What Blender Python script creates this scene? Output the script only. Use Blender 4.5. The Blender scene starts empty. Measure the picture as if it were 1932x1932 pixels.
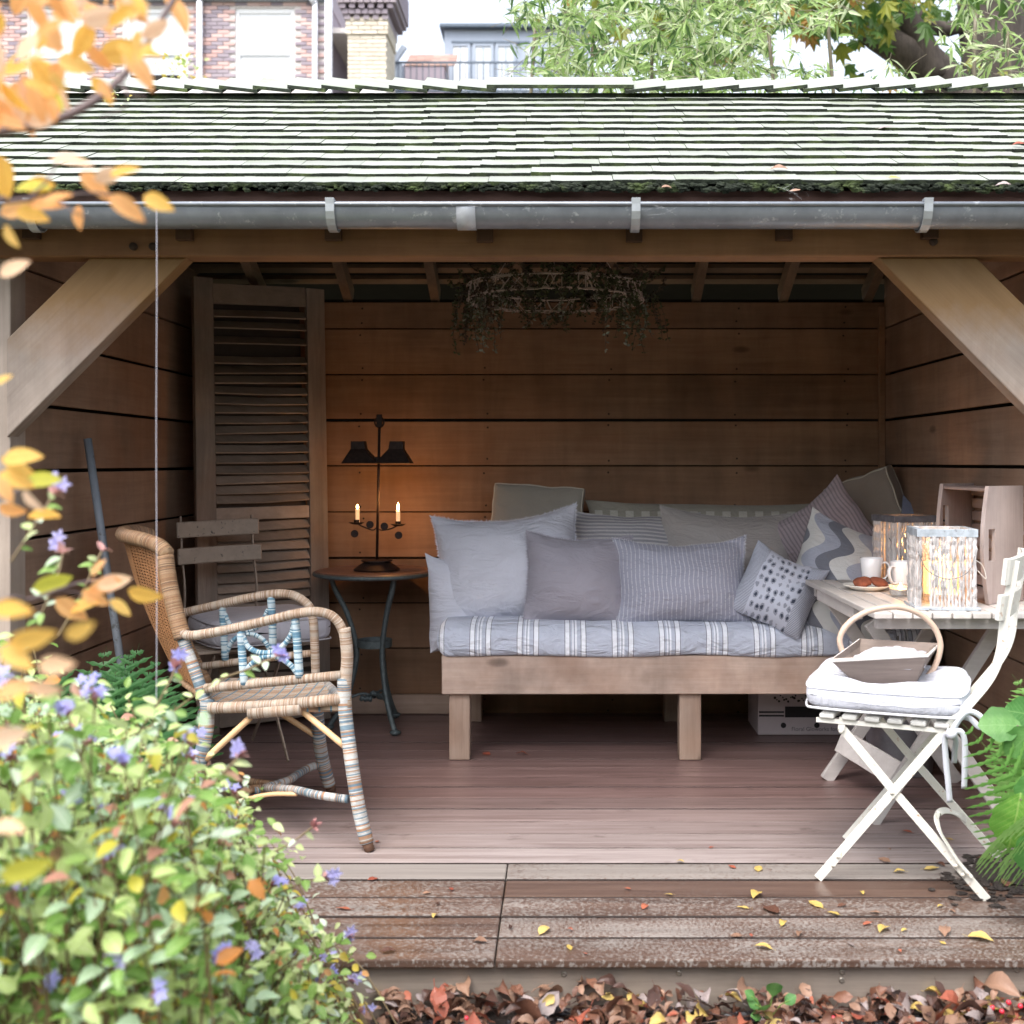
import bpy, math, random
from mathutils import Vector, Matrix, Euler, noise as mn
R = random.Random(7)
PI = math.pi
sc = bpy.context.scene
C = sc.collection
S = 0.8            # metres of real depth per unit of design depth
# ---------------------------------------------------------------- camera
cam_d = bpy.data.cameras.new('camera'); cam = bpy.data.objects.new('camera', cam_d); C.objects.link(cam)
cam.location = (0, 0, 1.15); cam.rotation_euler = (PI/2, 0, 0)
cam_d.sensor_width = 36; cam_d.lens = 36*2700*S/1932
cam_d.shift_x = -0.0487; cam_d.shift_y = -0.0487
cam_d.clip_start = 0.05; cam_d.clip_end = 500
cam_d.dof.use_dof = True; cam_d.dof.focus_distance = 4.0; cam_d.dof.aperture_fstop = 3.7
sc.camera = cam
# ---------------------------------------------------------------- sky, sun, exposure
EL, AZ = math.radians(60), math.radians(205)     # overcast: the brightest part of the sky is high behind the camera
w = bpy.data.worlds.new('World'); sc.world = w; w.use_nodes = True
nt = w.node_tree; nt.nodes.clear()
sky = nt.nodes.new('ShaderNodeTexSky'); sky.sky_type = 'NISHITA'; sky.sun_disc = False
sky.sun_elevation = EL; sky.sun_rotation = AZ; sky.dust_density = 4; sky.air_density = 1.0
hs = nt.nodes.new('ShaderNodeHueSaturation'); hs.inputs['Saturation'].default_value = 0.42
bg = nt.nodes.new('ShaderNodeBackground'); bg.inputs['Strength'].default_value = 0.15
wo = nt.nodes.new('ShaderNodeOutputWorld')
nt.links.new(sky.outputs[0], hs.inputs['Color']); nt.links.new(hs.outputs[0], bg.inputs[0]); nt.links.new(bg.outputs[0], wo.inputs[0])
sd = bpy.data.lights.new('sun', 'SUN'); so = bpy.data.objects.new('sun', sd); C.objects.link(so)
sd.energy = 0.7; sd.angle = math.radians(40); sd.color = (1, .97, .93)
_d = Vector((math.sin(AZ)*math.cos(EL), math.cos(AZ)*math.cos(EL), math.sin(EL)))
so.rotation_euler = _d.to_track_quat('Z', 'Y').to_euler(); so.location = (0, -5, 8)
sc.view_settings.view_transform = 'Standard'; sc.view_settings.look = 'None'
sc.view_settings.gamma = 1; sc.view_settings.use_curve_mapping = False
sc.view_settings.exposure = 1.78
sc.cycles.max_bounces = 8; sc.cycles.diffuse_bounces = 4; sc.cycles.transparent_max_bounces = 12
sc.cycles.sample_clamp_indirect = 6

def A(px, py, D):     # a point seen at (px, py) of a 1932-pixel picture at design depth D
    return Vector(((px-1060)/2700*D, D*S, 1.15-(py-872)/2700*D))
def XD(X, D, z): return Vector((X, D*S, z))
def FD(py): return 1.15*2700/(py-872)         # design depth of a point of the deck
# ---------------------------------------------------------------- materials
def nd(t, ty, ins=None, **kw):
    n = t.nodes.new(ty)
    for k, v in kw.items(): setattr(n, k, v)
    if ins:
        for k, v in ins.items():
            s = n.inputs[k]
            if isinstance(v, bpy.types.NodeSocket): t.links.new(v, s)
            else:
                if isinstance(v, tuple) and len(v) == 3 and s.type == 'RGBA': v = v+(1,)
                s.default_value = v
    return n
def mathn(t, op, a, b=0.0, c=0.0, clamp=False):
    n = t.nodes.new('ShaderNodeMath'); n.operation = op; n.use_clamp = clamp
    for i, v in enumerate((a, b, c)):
        if isinstance(v, bpy.types.NodeSocket): t.links.new(v, n.inputs[i])
        else: n.inputs[i].default_value = v
    return n.outputs[0]
def mixc(t, f, a, b, mode='MIX'):
    n = t.nodes.new('ShaderNodeMix'); n.data_type = 'RGBA'; n.blend_type = mode
    for i, v in ((0, f), (6, a), (7, b)):
        if isinstance(v, bpy.types.NodeSocket): t.links.new(v, n.inputs[i])
        else: n.inputs[i].default_value = v+(1,) if isinstance(v, tuple) and len(v) == 3 else v
    return n.outputs[2]
def ramp(t, f, stops, interp='LINEAR'):
    n = t.nodes.new('ShaderNodeValToRGB'); n.color_ramp.interpolation = interp
    e = n.color_ramp.elements
    while len(e) < len(stops): e.new(0.5)
    for x, (p, c) in zip(e, stops):
        x.position = p; x.color = (c, c, c, 1) if isinstance(c, (int, float)) else tuple(c)+(1,)
    t.links.new(f, n.inputs[0]); return n.outputs[0]
def newmat(name):
    m = bpy.data.materials.new(name); m.use_nodes = True; t = m.node_tree
    return m, t, t.nodes['Principled BSDF']
def setp(t, b, **kw):
    for k, v in kw.items():
        k = {'col': 'Base Color', 'rough': 'Roughness', 'metal': 'Metallic', 'nor': 'Normal', 'spec': 'Specular IOR Level', 'emc': 'Emission Color', 'ems': 'Emission Strength', 'alpha': 'Alpha', 'trans': 'Transmission Weight', 'sheen': 'Sheen Weight', 'coat': 'Coat Weight', 'sss': 'Subsurface Weight'}[k]
        s = b.inputs[k]
        if isinstance(v, bpy.types.NodeSocket): t.links.new(v, s)
        else: s.default_value = v+(1,) if isinstance(v, tuple) and len(v) == 3 else v
def coords(t, scale=(1, 1, 1), rot=(0, 0, 0), rnd=True, uv=False):
    tc = t.nodes.new('ShaderNodeTexCoord'); out = tc.outputs['UV' if uv else 'Object']
    if rnd:
        oi = t.nodes.new('ShaderNodeObjectInfo')
        r = mathn(t, 'MULTIPLY', oi.outputs['Random'], 47.0)
        cb = nd(t, 'ShaderNodeCombineXYZ', {0: r, 1: r, 2: r})
        out = nd(t, 'ShaderNodeVectorMath', {0: out, 1: cb.outputs[0]}, operation='ADD').outputs[0]
    if rot != (0, 0, 0): out = nd(t, 'ShaderNodeMapping', {'Vector': out, 'Rotation': rot}).outputs[0]
    return nd(t, 'ShaderNodeMapping', {'Vector': out, 'Scale': scale}).outputs[0]
def noi(t, vec, scale, detail=4, rough=.6, dist=0.0):
    return nd(t, 'ShaderNodeTexNoise', {'Vector': vec, 'Scale': scale, 'Detail': detail, 'Roughness': rough, 'Distortion': dist}).outputs['Fac']
def bumpn(t, h, s, d=.01, normal=None):
    ins = {'Height': h, 'Strength': s, 'Distance': d}
    if normal: ins['Normal'] = normal
    return nd(t, 'ShaderNodeBump', ins).outputs[0]
def rgb(r, g, b):     # sRGB 0-255 to linear
    return tuple(((c/255+.055)/1.055)**2.4 if c > 10 else c/3294.6 for c in (r, g, b))

def wood(name, ca, cb, axis='X', rough=.65, rot=(0, 0, 0), knots=True, bump=.35, grain=1.0, tint=False, blotch=.5, var=.22, stain=0, top=None):
    m, t, b = newmat(name)
    lo, hi = 1.3*grain, 26*grain
    s = {'X': (lo, hi, hi), 'Y': (hi, lo, hi), 'Z': (hi, hi, lo)}[axis]
    v = coords(t, s, rot); vi = coords(t, (1, 1, 1), rot)
    g = noi(t, v, 1.0, 6, .65, .6); g2 = noi(t, v, 4.0, 4, .7)
    gm = mathn(t, 'ADD', mathn(t, 'MULTIPLY', g, .7), mathn(t, 'MULTIPLY', g2, .3))
    c = mixc(t, ramp(t, gm, [(.22, 0), (.78, 1)]), ca, cb)
    bl = ramp(t, noi(t, vi, 3.0, 5, .6), [(.3, 1-blotch*.6), (.7, 1+blotch*.25)])
    c = mixc(t, 1.0, c, bl, 'MULTIPLY')
    if knots:
        kv = coords(t, {'X': (1, 2.4, 2.4), 'Y': (2.4, 1, 2.4), 'Z': (2.4, 2.4, 1)}[axis], rot)
        vo = nd(t, 'ShaderNodeTexVoronoi', {'Vector': kv, 'Scale': 2.3}).outputs['Distance']
        k = ramp(t, vo, [(.0, .22), (.07, .45), (.12, 1)])
        c = mixc(t, .8, c, k, 'MULTIPLY')
    oi = t.nodes.new('ShaderNodeObjectInfo')
    rv = nd(t, 'ShaderNodeMapRange', {'Value': oi.outputs['Random'], 'To Min': 1-var, 'To Max': 1+var*.6}).outputs[0]
    c = mixc(t, 1.0, c, nd(t, 'ShaderNodeCombineColor', {0: rv, 1: rv, 2: rv}).outputs[0], 'MULTIPLY')
    if stain:
        sv = noi(t, coords(t, (7, 7, .9), rnd=False), 1.0, 5, .65, .5); sf = ramp(t, sv, [(.38, 1-stain), (.62, 1+stain*.35)])
        c = mixc(t, 1.0, c, sf, 'MULTIPLY'); c = mixc(t, ramp(t, noi(t, coords(t, rnd=False), 2.1, 4), [(.45, 0), (.7, .35)]), c, (.30, .13, .06))
    if top:      # wood sheltered from the rain has kept its golden colour
        zc = nd(t, 'ShaderNodeSeparateXYZ', {0: t.nodes.new('ShaderNodeTexCoord').outputs['Object']}).outputs[2]
        f = mathn(t, 'ADD', zc, mathn(t, 'MULTIPLY', noi(t, coords(t, rnd=False), 5, 5, .7), .25))
        f = nd(t, 'ShaderNodeMapRange', {'Value': f, 'From Min': top[0], 'From Max': top[0]+.16}).outputs[0]; c = mixc(t, mathn(t, 'MULTIPLY', f, .85), c, mixc(t, gm, tuple(x*.6 for x in top[1]), top[1]))
    if tint: c = mixc(t, 1.0, c, oi.outputs['Color'], 'MULTIPLY')
    setp(t, b, col=c, rough=rough, spec=.3, nor=bumpn(t, gm, bump, .004))
    return m
def plain(name, col, rough=.5, metal=0.0, var=.15, nscale=20, bump=.15, spec=.5, dirt=None):
    m, t, b = newmat(name); v = coords(t)
    n = noi(t, v, nscale, 5, .6)
    c = mixc(t, ramp(t, n, [(.3, 0), (.7, 1)]), tuple(x*(1-var) for x in col), tuple(min(1, x*(1+var)) for x in col))
    if dirt:
        d = ramp(t, noi(t, v, nscale*2.2, 5, .7), [(.60, 0), (.68, 1)])
        c = mixc(t, d, c, dirt)
    setp(t, b, col=c, rough=rough, metal=metal, spec=spec, nor=bumpn(t, n, bump, .004))
    return m
def leafm(name, c1, c2, rough=.45, trans=.35, spec=.4, vein=None, spots=0):
    m, t, b = newmat(name)
    v = coords(t, rnd=True); n = noi(t, v, 25, 3); oi = t.nodes.new('ShaderNodeObjectInfo')
    f = mathn(t, 'ADD', mathn(t, 'MULTIPLY', n, .9), mathn(t, 'SUBTRACT', mathn(t, 'MULTIPLY', oi.outputs['Random'], .8), .4), clamp=True)
    c = mixc(t, f, c1, c2); hgt = noi(t, v, 120, 2)
    if vein:      # midrib and side veins from the leaf's own uv (x along, y across)
        sp = nd(t, 'ShaderNodeSeparateXYZ', {0: nd(t, 'ShaderNodeTexCoord').outputs['UV']}); ay = mathn(t, 'ABSOLUTE', sp.outputs[1])
        fr = mathn(t, 'FRACT', mathn(t, 'MULTIPLY', mathn(t, 'SUBTRACT', sp.outputs[0], mathn(t, 'MULTIPLY', ay, .9)), 9.0))
        sv = mathn(t, 'MULTIPLY', mathn(t, 'LESS_THAN', mathn(t, 'ABSOLUTE', mathn(t, 'SUBTRACT', fr, .5)), .09), .45)
        mv = mathn(t, 'MAXIMUM', sv, mathn(t, 'LESS_THAN', ay, .014)); c = mixc(t, mathn(t, 'MULTIPLY', mv, .7), c, vein); hgt = mathn(t, 'ADD', hgt, mathn(t, 'ABSOLUTE', mathn(t, 'SUBTRACT', fr, .5)))
        eg = ramp(t, ay, [(.14, 0), (.28, .55)]); c = mixc(t, eg, c, tuple(x*.8 for x in c1))
    if spots: c = mixc(t, ramp(t, noi(t, coords(t), 9/.05*.05, 5, .7), [(.60, 0), (.68, spots)]), c, (.20, .07, .03))
    setp(t, b, col=c, rough=rough, spec=spec, nor=bumpn(t, hgt, .25, .002))
    tr = nd(t, 'ShaderNodeBsdfTranslucent', {'Color': c})
    mx = nd(t, 'ShaderNodeMixShader', {0: trans, 1: b.outputs[0], 2: tr.outputs[0]})
    t.links.new(mx.outputs[0], t.nodes['Material Output'].inputs['Surface'])
    return m
def fabric(name, col, pat=None, col2=(.8, .8, .8), rough=.9, wr=1.0):
    m, t, b = newmat(name)
    uv = t.nodes.new('ShaderNodeTexCoord').outputs['UV']
    sp = nd(t, 'ShaderNodeSeparateXYZ', {0: uv}); u, v = sp.outputs[0], sp.outputs[1]
    c = mixc(t, noi(t, uv, 7, 4), tuple(x*.86 for x in col), tuple(min(1, x*1.08) for x in col))
    if pat == 'pin':
        f = mathn(t, 'FRACT', mathn(t, 'MULTIPLY', u, 58)); f = mathn(t, 'LESS_THAN', f, .2)
        br = mathn(t, 'GREATER_THAN', noi(t, uv, 160, 1), .42)
        c = mixc(t, mathn(t, 'MULTIPLY', f, mathn(t, 'MULTIPLY', br, .75)), c, col2)
    elif pat == 'hstripe':
        f = mathn(t, 'LESS_THAN', mathn(t, 'FRACT', mathn(t, 'MULTIPLY', v, 52)), .42); c = mixc(t, f, c, col2)
    elif pat == 'vrib':
        w_ = mathn(t, 'ADD', u, mathn(t, 'MULTIPLY', noi(t, uv, 5, 2), .03))
        f = mathn(t, 'LESS_THAN', mathn(t, 'FRACT', mathn(t, 'MULTIPLY', w_, 60)), .4); c = mixc(t, mathn(t, 'MULTIPLY', f, .7), c, col2)
    elif pat == 'wave':
        w_ = mathn(t, 'ADD', mathn(t, 'MULTIPLY', u, 5.2), mathn(t, 'MULTIPLY', mathn(t, 'SINE', mathn(t, 'MULTIPLY', v, 33.0)), .20))
        f = mathn(t, 'FRACT', w_)
        c = mixc(t, mathn(t, 'LESS_THAN', f, .36), c, col2)
        c = mixc(t, mathn(t, 'GREATER_THAN', f, .70), c, tuple(x*.45 for x in col))
    elif pat == 'ikat':
        cell = nd(t, 'ShaderNodeTexVoronoi', {'Vector': nd(t, 'ShaderNodeMapping', {'Vector': uv, 'Scale': (40, 27, 1)}).outputs[0], 'Scale': 1.0, 'Randomness': .35}).outputs['Distance']
        jag = mathn(t, 'ADD', cell, mathn(t, 'MULTIPLY', noi(t, uv, 130, 2), .35))
        f = mathn(t, 'LESS_THAN', jag, .40); ik = mixc(t, f, c, col2)
        f2 = mathn(t, 'LESS_THAN', jag, .56); ik = mixc(t, mathn(t, 'MULTIPLY', mathn(t, 'SUBTRACT', f2, f), .5), ik, col2)
        st = mathn(t, 'LESS_THAN', mathn(t, 'FRACT', mathn(t, 'MULTIPLY', v, 190)), .5); sc_ = mixc(t, mathn(t, 'MULTIPLY', st, .6), c, col2)
        c = mixc(t, mathn(t, 'GREATER_THAN', mathn(t, 'ABSOLUTE', u), .085), ik, sc_)
    elif pat == 'check':
        f = mathn(t, 'LESS_THAN', mathn(t, 'FRACT', mathn(t, 'MULTIPLY', u, 14)), .5)
        g = mathn(t, 'LESS_THAN', mathn(t, 'FRACT', mathn(t, 'MULTIPLY', v, 7)), .6)
        c = mixc(t, mathn(t, 'MULTIPLY', mathn(t, 'MULTIPLY', f, g), .8), c, col2)
    elif pat == 'ticking':    # the mattress: groups of white stripes with thin dark edges
        p = mathn(t, 'FRACT', mathn(t, 'MULTIPLY', mathn(t, 'ADD', u, mathn(t, 'MULTIPLY', noi(t, uv, 3.0, 2), .012)), 1/.181))
        white = ramp(t, p, [(0, 0), (.10, 1), (.19, 0), (.245, .8), (.28, 0), (.305, 1), (.345, 0), (.44, 1), (.53, 0)], 'CONSTANT')
        dark = ramp(t, p, [(0, 0), (.085, 1), (.10, 0), (.19, 1), (.205, 0), (.29, 1), (.30, 0), (.425, 1), (.44, 0), (.53, 1), (.545, 0)], 'CONSTANT')
        c = mixc(t, white, c, col2); c = mixc(t, mathn(t, 'MULTIPLY', dark, .75), c, tuple(x*.22 for x in col))
    uvw = nd(t, 'ShaderNodeMapping', {'Vector': uv, 'Scale': (900, 900, 1)}).outputs[0]
    we = nd(t, 'ShaderNodeTexChecker', {'Vector': uvw, 'Scale': 1.0}).outputs['Fac']
    big = noi(t, nd(t, 'ShaderNodeMapping', {'Vector': uv, 'Scale': (1, 1.8, 1), 'Rotation': (0, 0, .6)}).outputs[0], 7, 5, .55, 1.6)
    nn = bumpn(t, big, .58*wr, .03); nn = bumpn(t, noi(t, uv, 260, 2), .25, .002, nn)
    setp(t, b, col=c, rough=rough, spec=.15, sheen=.15, nor=nn)
    return m
def wicker(name, cols, per=.0042, blotch=6.0):
    m, t, b = newmat(name)
    uv = t.nodes.new('ShaderNodeTexCoord').outputs['UV']
    sp = nd(t, 'ShaderNodeSeparateXYZ', {0: uv}); u, v = sp.outputs[0], sp.outputs[1]
    vv = mathn(t, 'ADD', mathn(t, 'MULTIPLY', v, 1/per), mathn(t, 'MULTIPLY', u, .8))
    cell = mathn(t, 'FLOOR', vv)
    wn = nd(t, 'ShaderNodeTexWhiteNoise', {'W': cell}, noise_dimensions='1D').outputs['Value']
    st = [(i/len(cols), c) for i, c in enumerate(cols)]
    c = ramp(t, wn, st, 'CONSTANT')
    fr = mathn(t, 'FRACT', vv)
    prof = mathn(t, 'SINE', mathn(t, 'MULTIPLY', fr, PI))
    dk = ramp(t, prof, [(0, .3), (.5, 1)])
    c = mixc(t, 1, c, dk, 'MULTIPLY')
    c = mixc(t, 1, c, ramp(t, noi(t, coords(t), blotch*3, 4), [(.3, .75), (.65, 1.1)]), 'MULTIPLY')
    setp(t, b, col=c, rough=.5, spec=.4, nor=bumpn(t, prof, .7, .004))
    return m

# ---------------------------------------------------------------- mesh building
WM = {}
class MB:
    def __init__(s): s.v = []; s.f = []; s.mi = []; s.uv = []; s.hasuv = False
    def add(s, vs, fs, mi=0, uvs=None, M=None):
        k = len(s.v)
        s.v += [(M @ Vector(p)) if M else Vector(p) for p in vs]
        for j, f in enumerate(fs):
            s.f.append([k+i for i in f]); s.mi.append(mi)
            if uvs: s.uv.append([uvs[i] for i in f]) ; s.hasuv = True
            else: s.uv.append([(0, 0)]*len(f))
        return s
    def box(s, lo, hi, mi=0, M=None, jit=0):
        x0, y0, z0 = lo; x1, y1, z1 = hi
        vs = [Vector((x, y, z)) for z in (z0, z1) for y in (y0, y1) for x in (x0, x1)]
        if jit: vs = [p+Vector((R.uniform(-jit, jit), R.uniform(-jit, jit), R.uniform(-jit, jit))) for p in vs]
        return s.add(vs, [(0, 2, 3, 1), (4, 5, 7, 6), (0, 1, 5, 4), (2, 6, 7, 3), (0, 4, 6, 2), (1, 3, 7, 5)], mi, None, M)
    def bar(s, a, b, wid, thk, nrm=(0, 1, 0), mi=0, ext=0):     # straight bar of rectangular section; thk along nrm
        a, b = Vector(a), Vector(b); d = (b-a).normalized(); a = a-d*ext; b = b+d*ext
        n = Vector(nrm); n = (n-d*n.dot(d)).normalized(); q = d.cross(n)
        vs = [p+n*i*thk/2+q*j*wid/2 for p in (a, b) for i, j in ((-1, -1), (1, -1), (1, 1), (-1, 1))]
        return s.add(vs, [(0, 1, 2, 3), (7, 6, 5, 4), (0, 4, 5, 1), (1, 5, 6, 2), (2, 6, 7, 3), (3, 7, 4, 0)], mi)
    def strap(s, pts, wid, thk, nrm=(0, 1, 0), mi=0, wdir=None):
        pts = [Vector(p) for p in pts]; vs = []; n0 = Vector(nrm)
        for i, p in enumerate(pts):
            d = (pts[min(i+1, len(pts)-1)]-pts[max(i-1, 0)]).normalized()
            if wdir: q = Vector(wdir); q = (q-d*q.dot(d)).normalized(); n = q.cross(d)
            else: n = (n0-d*n0.dot(d)).normalized(); q = d.cross(n)
            vs += [p+n*a*thk/2+q*b*wid/2 for a, b in ((-1, -1), (1, -1), (1, 1), (-1, 1))]
        fs = [(0, 1, 2, 3)]+[(i*4+j, i*4+4+j, i*4+4+(j+1) % 4, i*4+(j+1) % 4) for i in range(len(pts)-1) for j in range(4)]
        e = (len(pts)-1)*4; fs.append((e+3, e+2, e+1, e))
        return s.add(vs, fs, mi)
    def tube(s, pts, r, n=8, mi=0, caps=True, closed=False, rnd=0):
        pts = [Vector(p) for p in pts]; m = len(pts)
        rs = r if isinstance(r, (list, tuple)) else [r]*m
        vs = []; uvs = []; L = 0; ref = None
        for i, p in enumerate(pts):
            if closed: d = pts[(i+1) % m]-pts[i-1]
            else: d = pts[min(i+1, m-1)]-pts[max(i-1, 0)]
            d.normalize()
            if ref is None: ref = Vector((0, 0, 1)) if abs(d.z) < .9 else Vector((0, 1, 0))
            a = ref-d*ref.dot(d)
            if a.length < 1e-4: a = Vector((1, 0, 0))
            a.normalize(); ref = a; bb = d.cross(a)
            if i: L += (p-pts[i-1]).length
            for k in range(n):
                t = 2*PI*k/n; rr = rs[i]*(1+R.uniform(-rnd, rnd))
                vs.append(p+a*math.cos(t)*rr+bb*math.sin(t)*rr); uvs.append((k/n, L))
        fs = []
        for i in range(m if closed else m-1):
            for k in range(n): fs.append((i*n+k, i*n+(k+1) % n, ((i+1) % m)*n+(k+1) % n, ((i+1) % m)*n+k))
        if caps and not closed: fs += [tuple(range(n))[::-1], tuple((m-1)*n+k for k in range(n))]
        return s.add(vs, fs, mi, uvs)
    def lathe(s, prof, n=24, M=None, mi=0, cap=False):
        vs = [(r*math.cos(2*PI*k/n), r*math.sin(2*PI*k/n), z) for r, z in prof for k in range(n)]
        fs = [(i*n+k, i*n+(k+1) % n, (i+1)*n+(k+1) % n, (i+1)*n+k) for i in range(len(prof)-1) for k in range(n)]
        if cap: fs += [tuple(range(n))[::-1], tuple((len(prof)-1)*n+k for k in range(n))]
        return s.add(vs, fs, mi, None, M)
    def prism(s, out, o, ux, uy, un, t, mi=0):      # outline (2-D) in the plane ux,uy at o, thickness t along un
        o, ux, uy, un = map(Vector, (o, ux, uy, un)); n = len(out)
        vs = [o+ux*x+uy*y for x, y in out]+[o+ux*x+uy*y+un*t for x, y in out]
        fs = [tuple(range(n)), tuple(range(2*n-1, n-1, -1))]+[(i, i+n, (i+1) % n+n, (i+1) % n) for i in range(n)]
        return s.add(vs, fs, mi)
    def blob(s, c, r, mi=0, k=0.25, sq=(1, 1, 1), sub=None):
        c = Vector(c); n, m = 8, 6; vs = []
        for i in range(m+1):
            th = PI*i/m
            for j in range(n):
                ph = 2*PI*j/n; rr = r*(1+R.uniform(-k, k))
                vs.append(c+Vector((math.sin(th)*math.cos(ph)*sq[0], math.sin(th)*math.sin(ph)*sq[1], math.cos(th)*sq[2]))*rr)
        return s.add(vs, [(i*n+j, (i+1)*n+j, (i+1)*n+(j+1) % n, i*n+(j+1) % n) for i in range(m) for j in range(n)], mi)
    def mesh(s, name, mats, smooth=False):
        me = bpy.data.meshes.new(name); me.from_pydata([tuple(p) for p in s.v], [], s.f)
        for m in (mats if isinstance(mats, (list, tuple)) else [mats]): me.materials.append(m)
        me.polygons.foreach_set('material_index', s.mi)
        if smooth: me.polygons.foreach_set('use_smooth', [True]*len(s.f))
        if s.hasuv:
            l = me.uv_layers.new(name='UVMap'); l.data.foreach_set('uv', [c for f in s.uv for q in f for c in q])
        me.update(); return me
    def build(s, name, mats, parent=None, smooth=False, bevel=0, local=False, label=None, cat=None, group=None, kind=None, fix=False, auto=0, subd=0):
        if not local:
            if parent is not None:
                inv = WM[parent.name].inverted(); s.v = [inv @ p for p in s.v]; off = None
            else:
                xs = [p.x for p in s.v]; ys = [p.y for p in s.v]; zs = [p.z for p in s.v]
                off = Vector(((min(xs)+max(xs))/2, (min(ys)+max(ys))/2, min(zs)))
                s.v = [p-off for p in s.v]
        else: off = None
        me = s.mesh(name, mats, smooth or auto)
        if fix:
            import bmesh
            bm = bmesh.new(); bm.from_mesh(me); bmesh.ops.recalc_face_normals(bm, faces=bm.faces); bm.to_mesh(me); bm.free()
        if auto: me.set_sharp_from_angle(angle=math.radians(auto))
        o = bpy.data.objects.new(name, me); C.objects.link(o)
        if parent is not None: o.parent = parent; WM[o.name] = WM[parent.name]
        else:
            if off: o.location = off
            WM[o.name] = Matrix.Translation(off or Vector())
        if bevel:
            b = o.modifiers.new('Bevel', 'BEVEL'); b.width = bevel; b.segments = 2; b.limit_method = 'ANGLE'; b.angle_limit = .6
        if subd:
            b = o.modifiers.new('Subdivision', 'SUBSURF'); b.levels = b.render_levels = subd
        tag(o, label, cat, group, kind); return o
def tag(o, label=None, cat=None, group=None, kind=None):
    if label: o['label'] = label
    if cat: o['category'] = cat
    if group: o['group'] = group
    if kind: o['kind'] = kind
    return o
def thing(name, label, cat, loc=(0, 0, 0), rz=0, group=None, kind=None):
    o = bpy.data.objects.new(name, None); C.objects.link(o); o.empty_display_size = .1
    o.location = loc; o.rotation_euler = (0, 0, rz); WM[o.name] = Matrix.Translation(Vector(loc)) @ Matrix.Rotation(rz, 4, 'Z')
    return tag(o, label, cat, group, kind)
def inst(name, me, parent, M=None, loc=None, rot=None, scl=None, col=None):    # one more object of a shared mesh; M in world space when given
    o = bpy.data.objects.new(name, me); C.objects.link(o)
    if parent is not None: o.parent = parent
    if M is not None:
        l, q, s_ = ((WM[parent.name].inverted() @ M) if parent is not None else M).decompose()
        o.location = l; o.rotation_euler = q.to_euler(); o.scale = s_
    else: o.location = loc
    if col: o.color = tuple(col)+(1,)
    return o
def curve(ps, n=6):       # Catmull-Rom through points
    ps = [Vector(p) for p in ps]; q = [ps[0]*2-ps[1]]+ps+[ps[-1]*2-ps[-2]]; out = []
    for i in range(1, len(q)-2):
        for k in range(n):
            t = k/n; a, b, c, d = q[i-1:i+3]
            out.append(.5*((2*b)+(c-a)*t+(2*a-5*b+4*c-d)*t*t+(3*b-a-3*c+d)*t**3))
    out.append(ps[-1]); return out
def frame(o, d, up=(0, 0, 1), roll=0.0, scl=1.0):       # x along d, z near up
    d = Vector(d).normalized(); u = Vector(up)
    if abs(d.dot(u)) > .97: u = Vector((0, 1, 0))
    z = (u-d*u.dot(d)).normalized(); y = z.cross(d)
    M = Matrix((d, y, z)).transposed().to_4x4() @ Matrix.Rotation(roll, 4, 'X') @ Matrix.Scale(scl, 4)
    M.translation = Vector(o); return M
def leafmesh(kind='ovate', n=5, fold=.18, droop=.25, L=1.0, Wd=.5):
    vs = []; fs = []
    for i in range(n+1):
        t = i/n
        if kind == 'ovate': h = math.sin(PI*min(1, t**.8))**.8
        elif kind == 'lance': h = math.sin(PI*t**.7)**.9
        else: h = math.sin(PI*t**1.2)**.7
        h = max(h, 0)*Wd/2*L
        if i == n: h = 0
        zc = -droop*t*t*L
        vs += [(t*L, -h, zc+fold*h*1.6), (t*L, 0, zc), (t*L, h, zc+fold*h*1.6)]
    for i in range(n):
        a = i*3; fs += [(a, a+3, a+4, a+1), (a+1, a+4, a+5, a+2)]
    return vs, fs
# ================================================================ SETTING
def dark_soil():
    m, t, b = newmat('soil'); v = coords(t, rnd=False)
    n = noi(t, v, 30, 6, .7)
    setp(t, b, col=mixc(t, n, (.012, .009, .008), (.07, .05, .04)), rough=.75, nor=bumpn(t, n, 1, .03)); return m
def lawn():
    m, t, b = newmat('garden_ground'); v = coords(t, rnd=False)
    n = noi(t, v, 1.2, 6, .7)
    setp(t, b, col=mixc(t, n, (.05, .06, .025), (.12, .10, .06)), rough=.9, nor=bumpn(t, noi(t, v, 40, 4), .6, .03)); return m
mb = MB(); mb.box((-150, -150, -.9), (150, 150, -.19)); mb.build('ground', lawn(), kind='structure')
mb = MB(); nx_, nz_ = 70, 12      # unseen leafy screen added behind the camera to shade the low sky
vs = []
for j in range(nz_+1):
    for i in range(nx_+1): vs.append((-9+18*i/nx_, -4.2+.25*mn.noise(Vector((i*.7, j*.7, 0)))-(.5 if j == nz_ else 0), -.2+3.1*j/nz_+.15*mn.noise(Vector((i*.5, j*.5, 4)))))
mb.add(vs, [(j*(nx_+1)+i, j*(nx_+1)+i+1, (j+1)*(nx_+1)+i+1, (j+1)*(nx_+1)+i) for j in range(nz_) for i in range(nx_)]); mb.box((-9, -5.6, -.2), (9, -4.7, 2.85))
hm, t, b = newmat('sky_block_leaves'); n = noi(t, coords(t), 22, 5, .7); setp(t, b, col=mixc(t, n, (.015, .03, .01), (.07, .12, .035)), rough=.7, nor=bumpn(t, n, 1, .06))
mb.build('sky_block_hedge', hm, None, smooth=False, label='unseen green leafy screen added behind the camera to shade the low sky', cat='sky_block_hedge')
mb = MB()      # bumpy soil strip before the deck
nx, ny = 90, 26
vs = []
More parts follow.
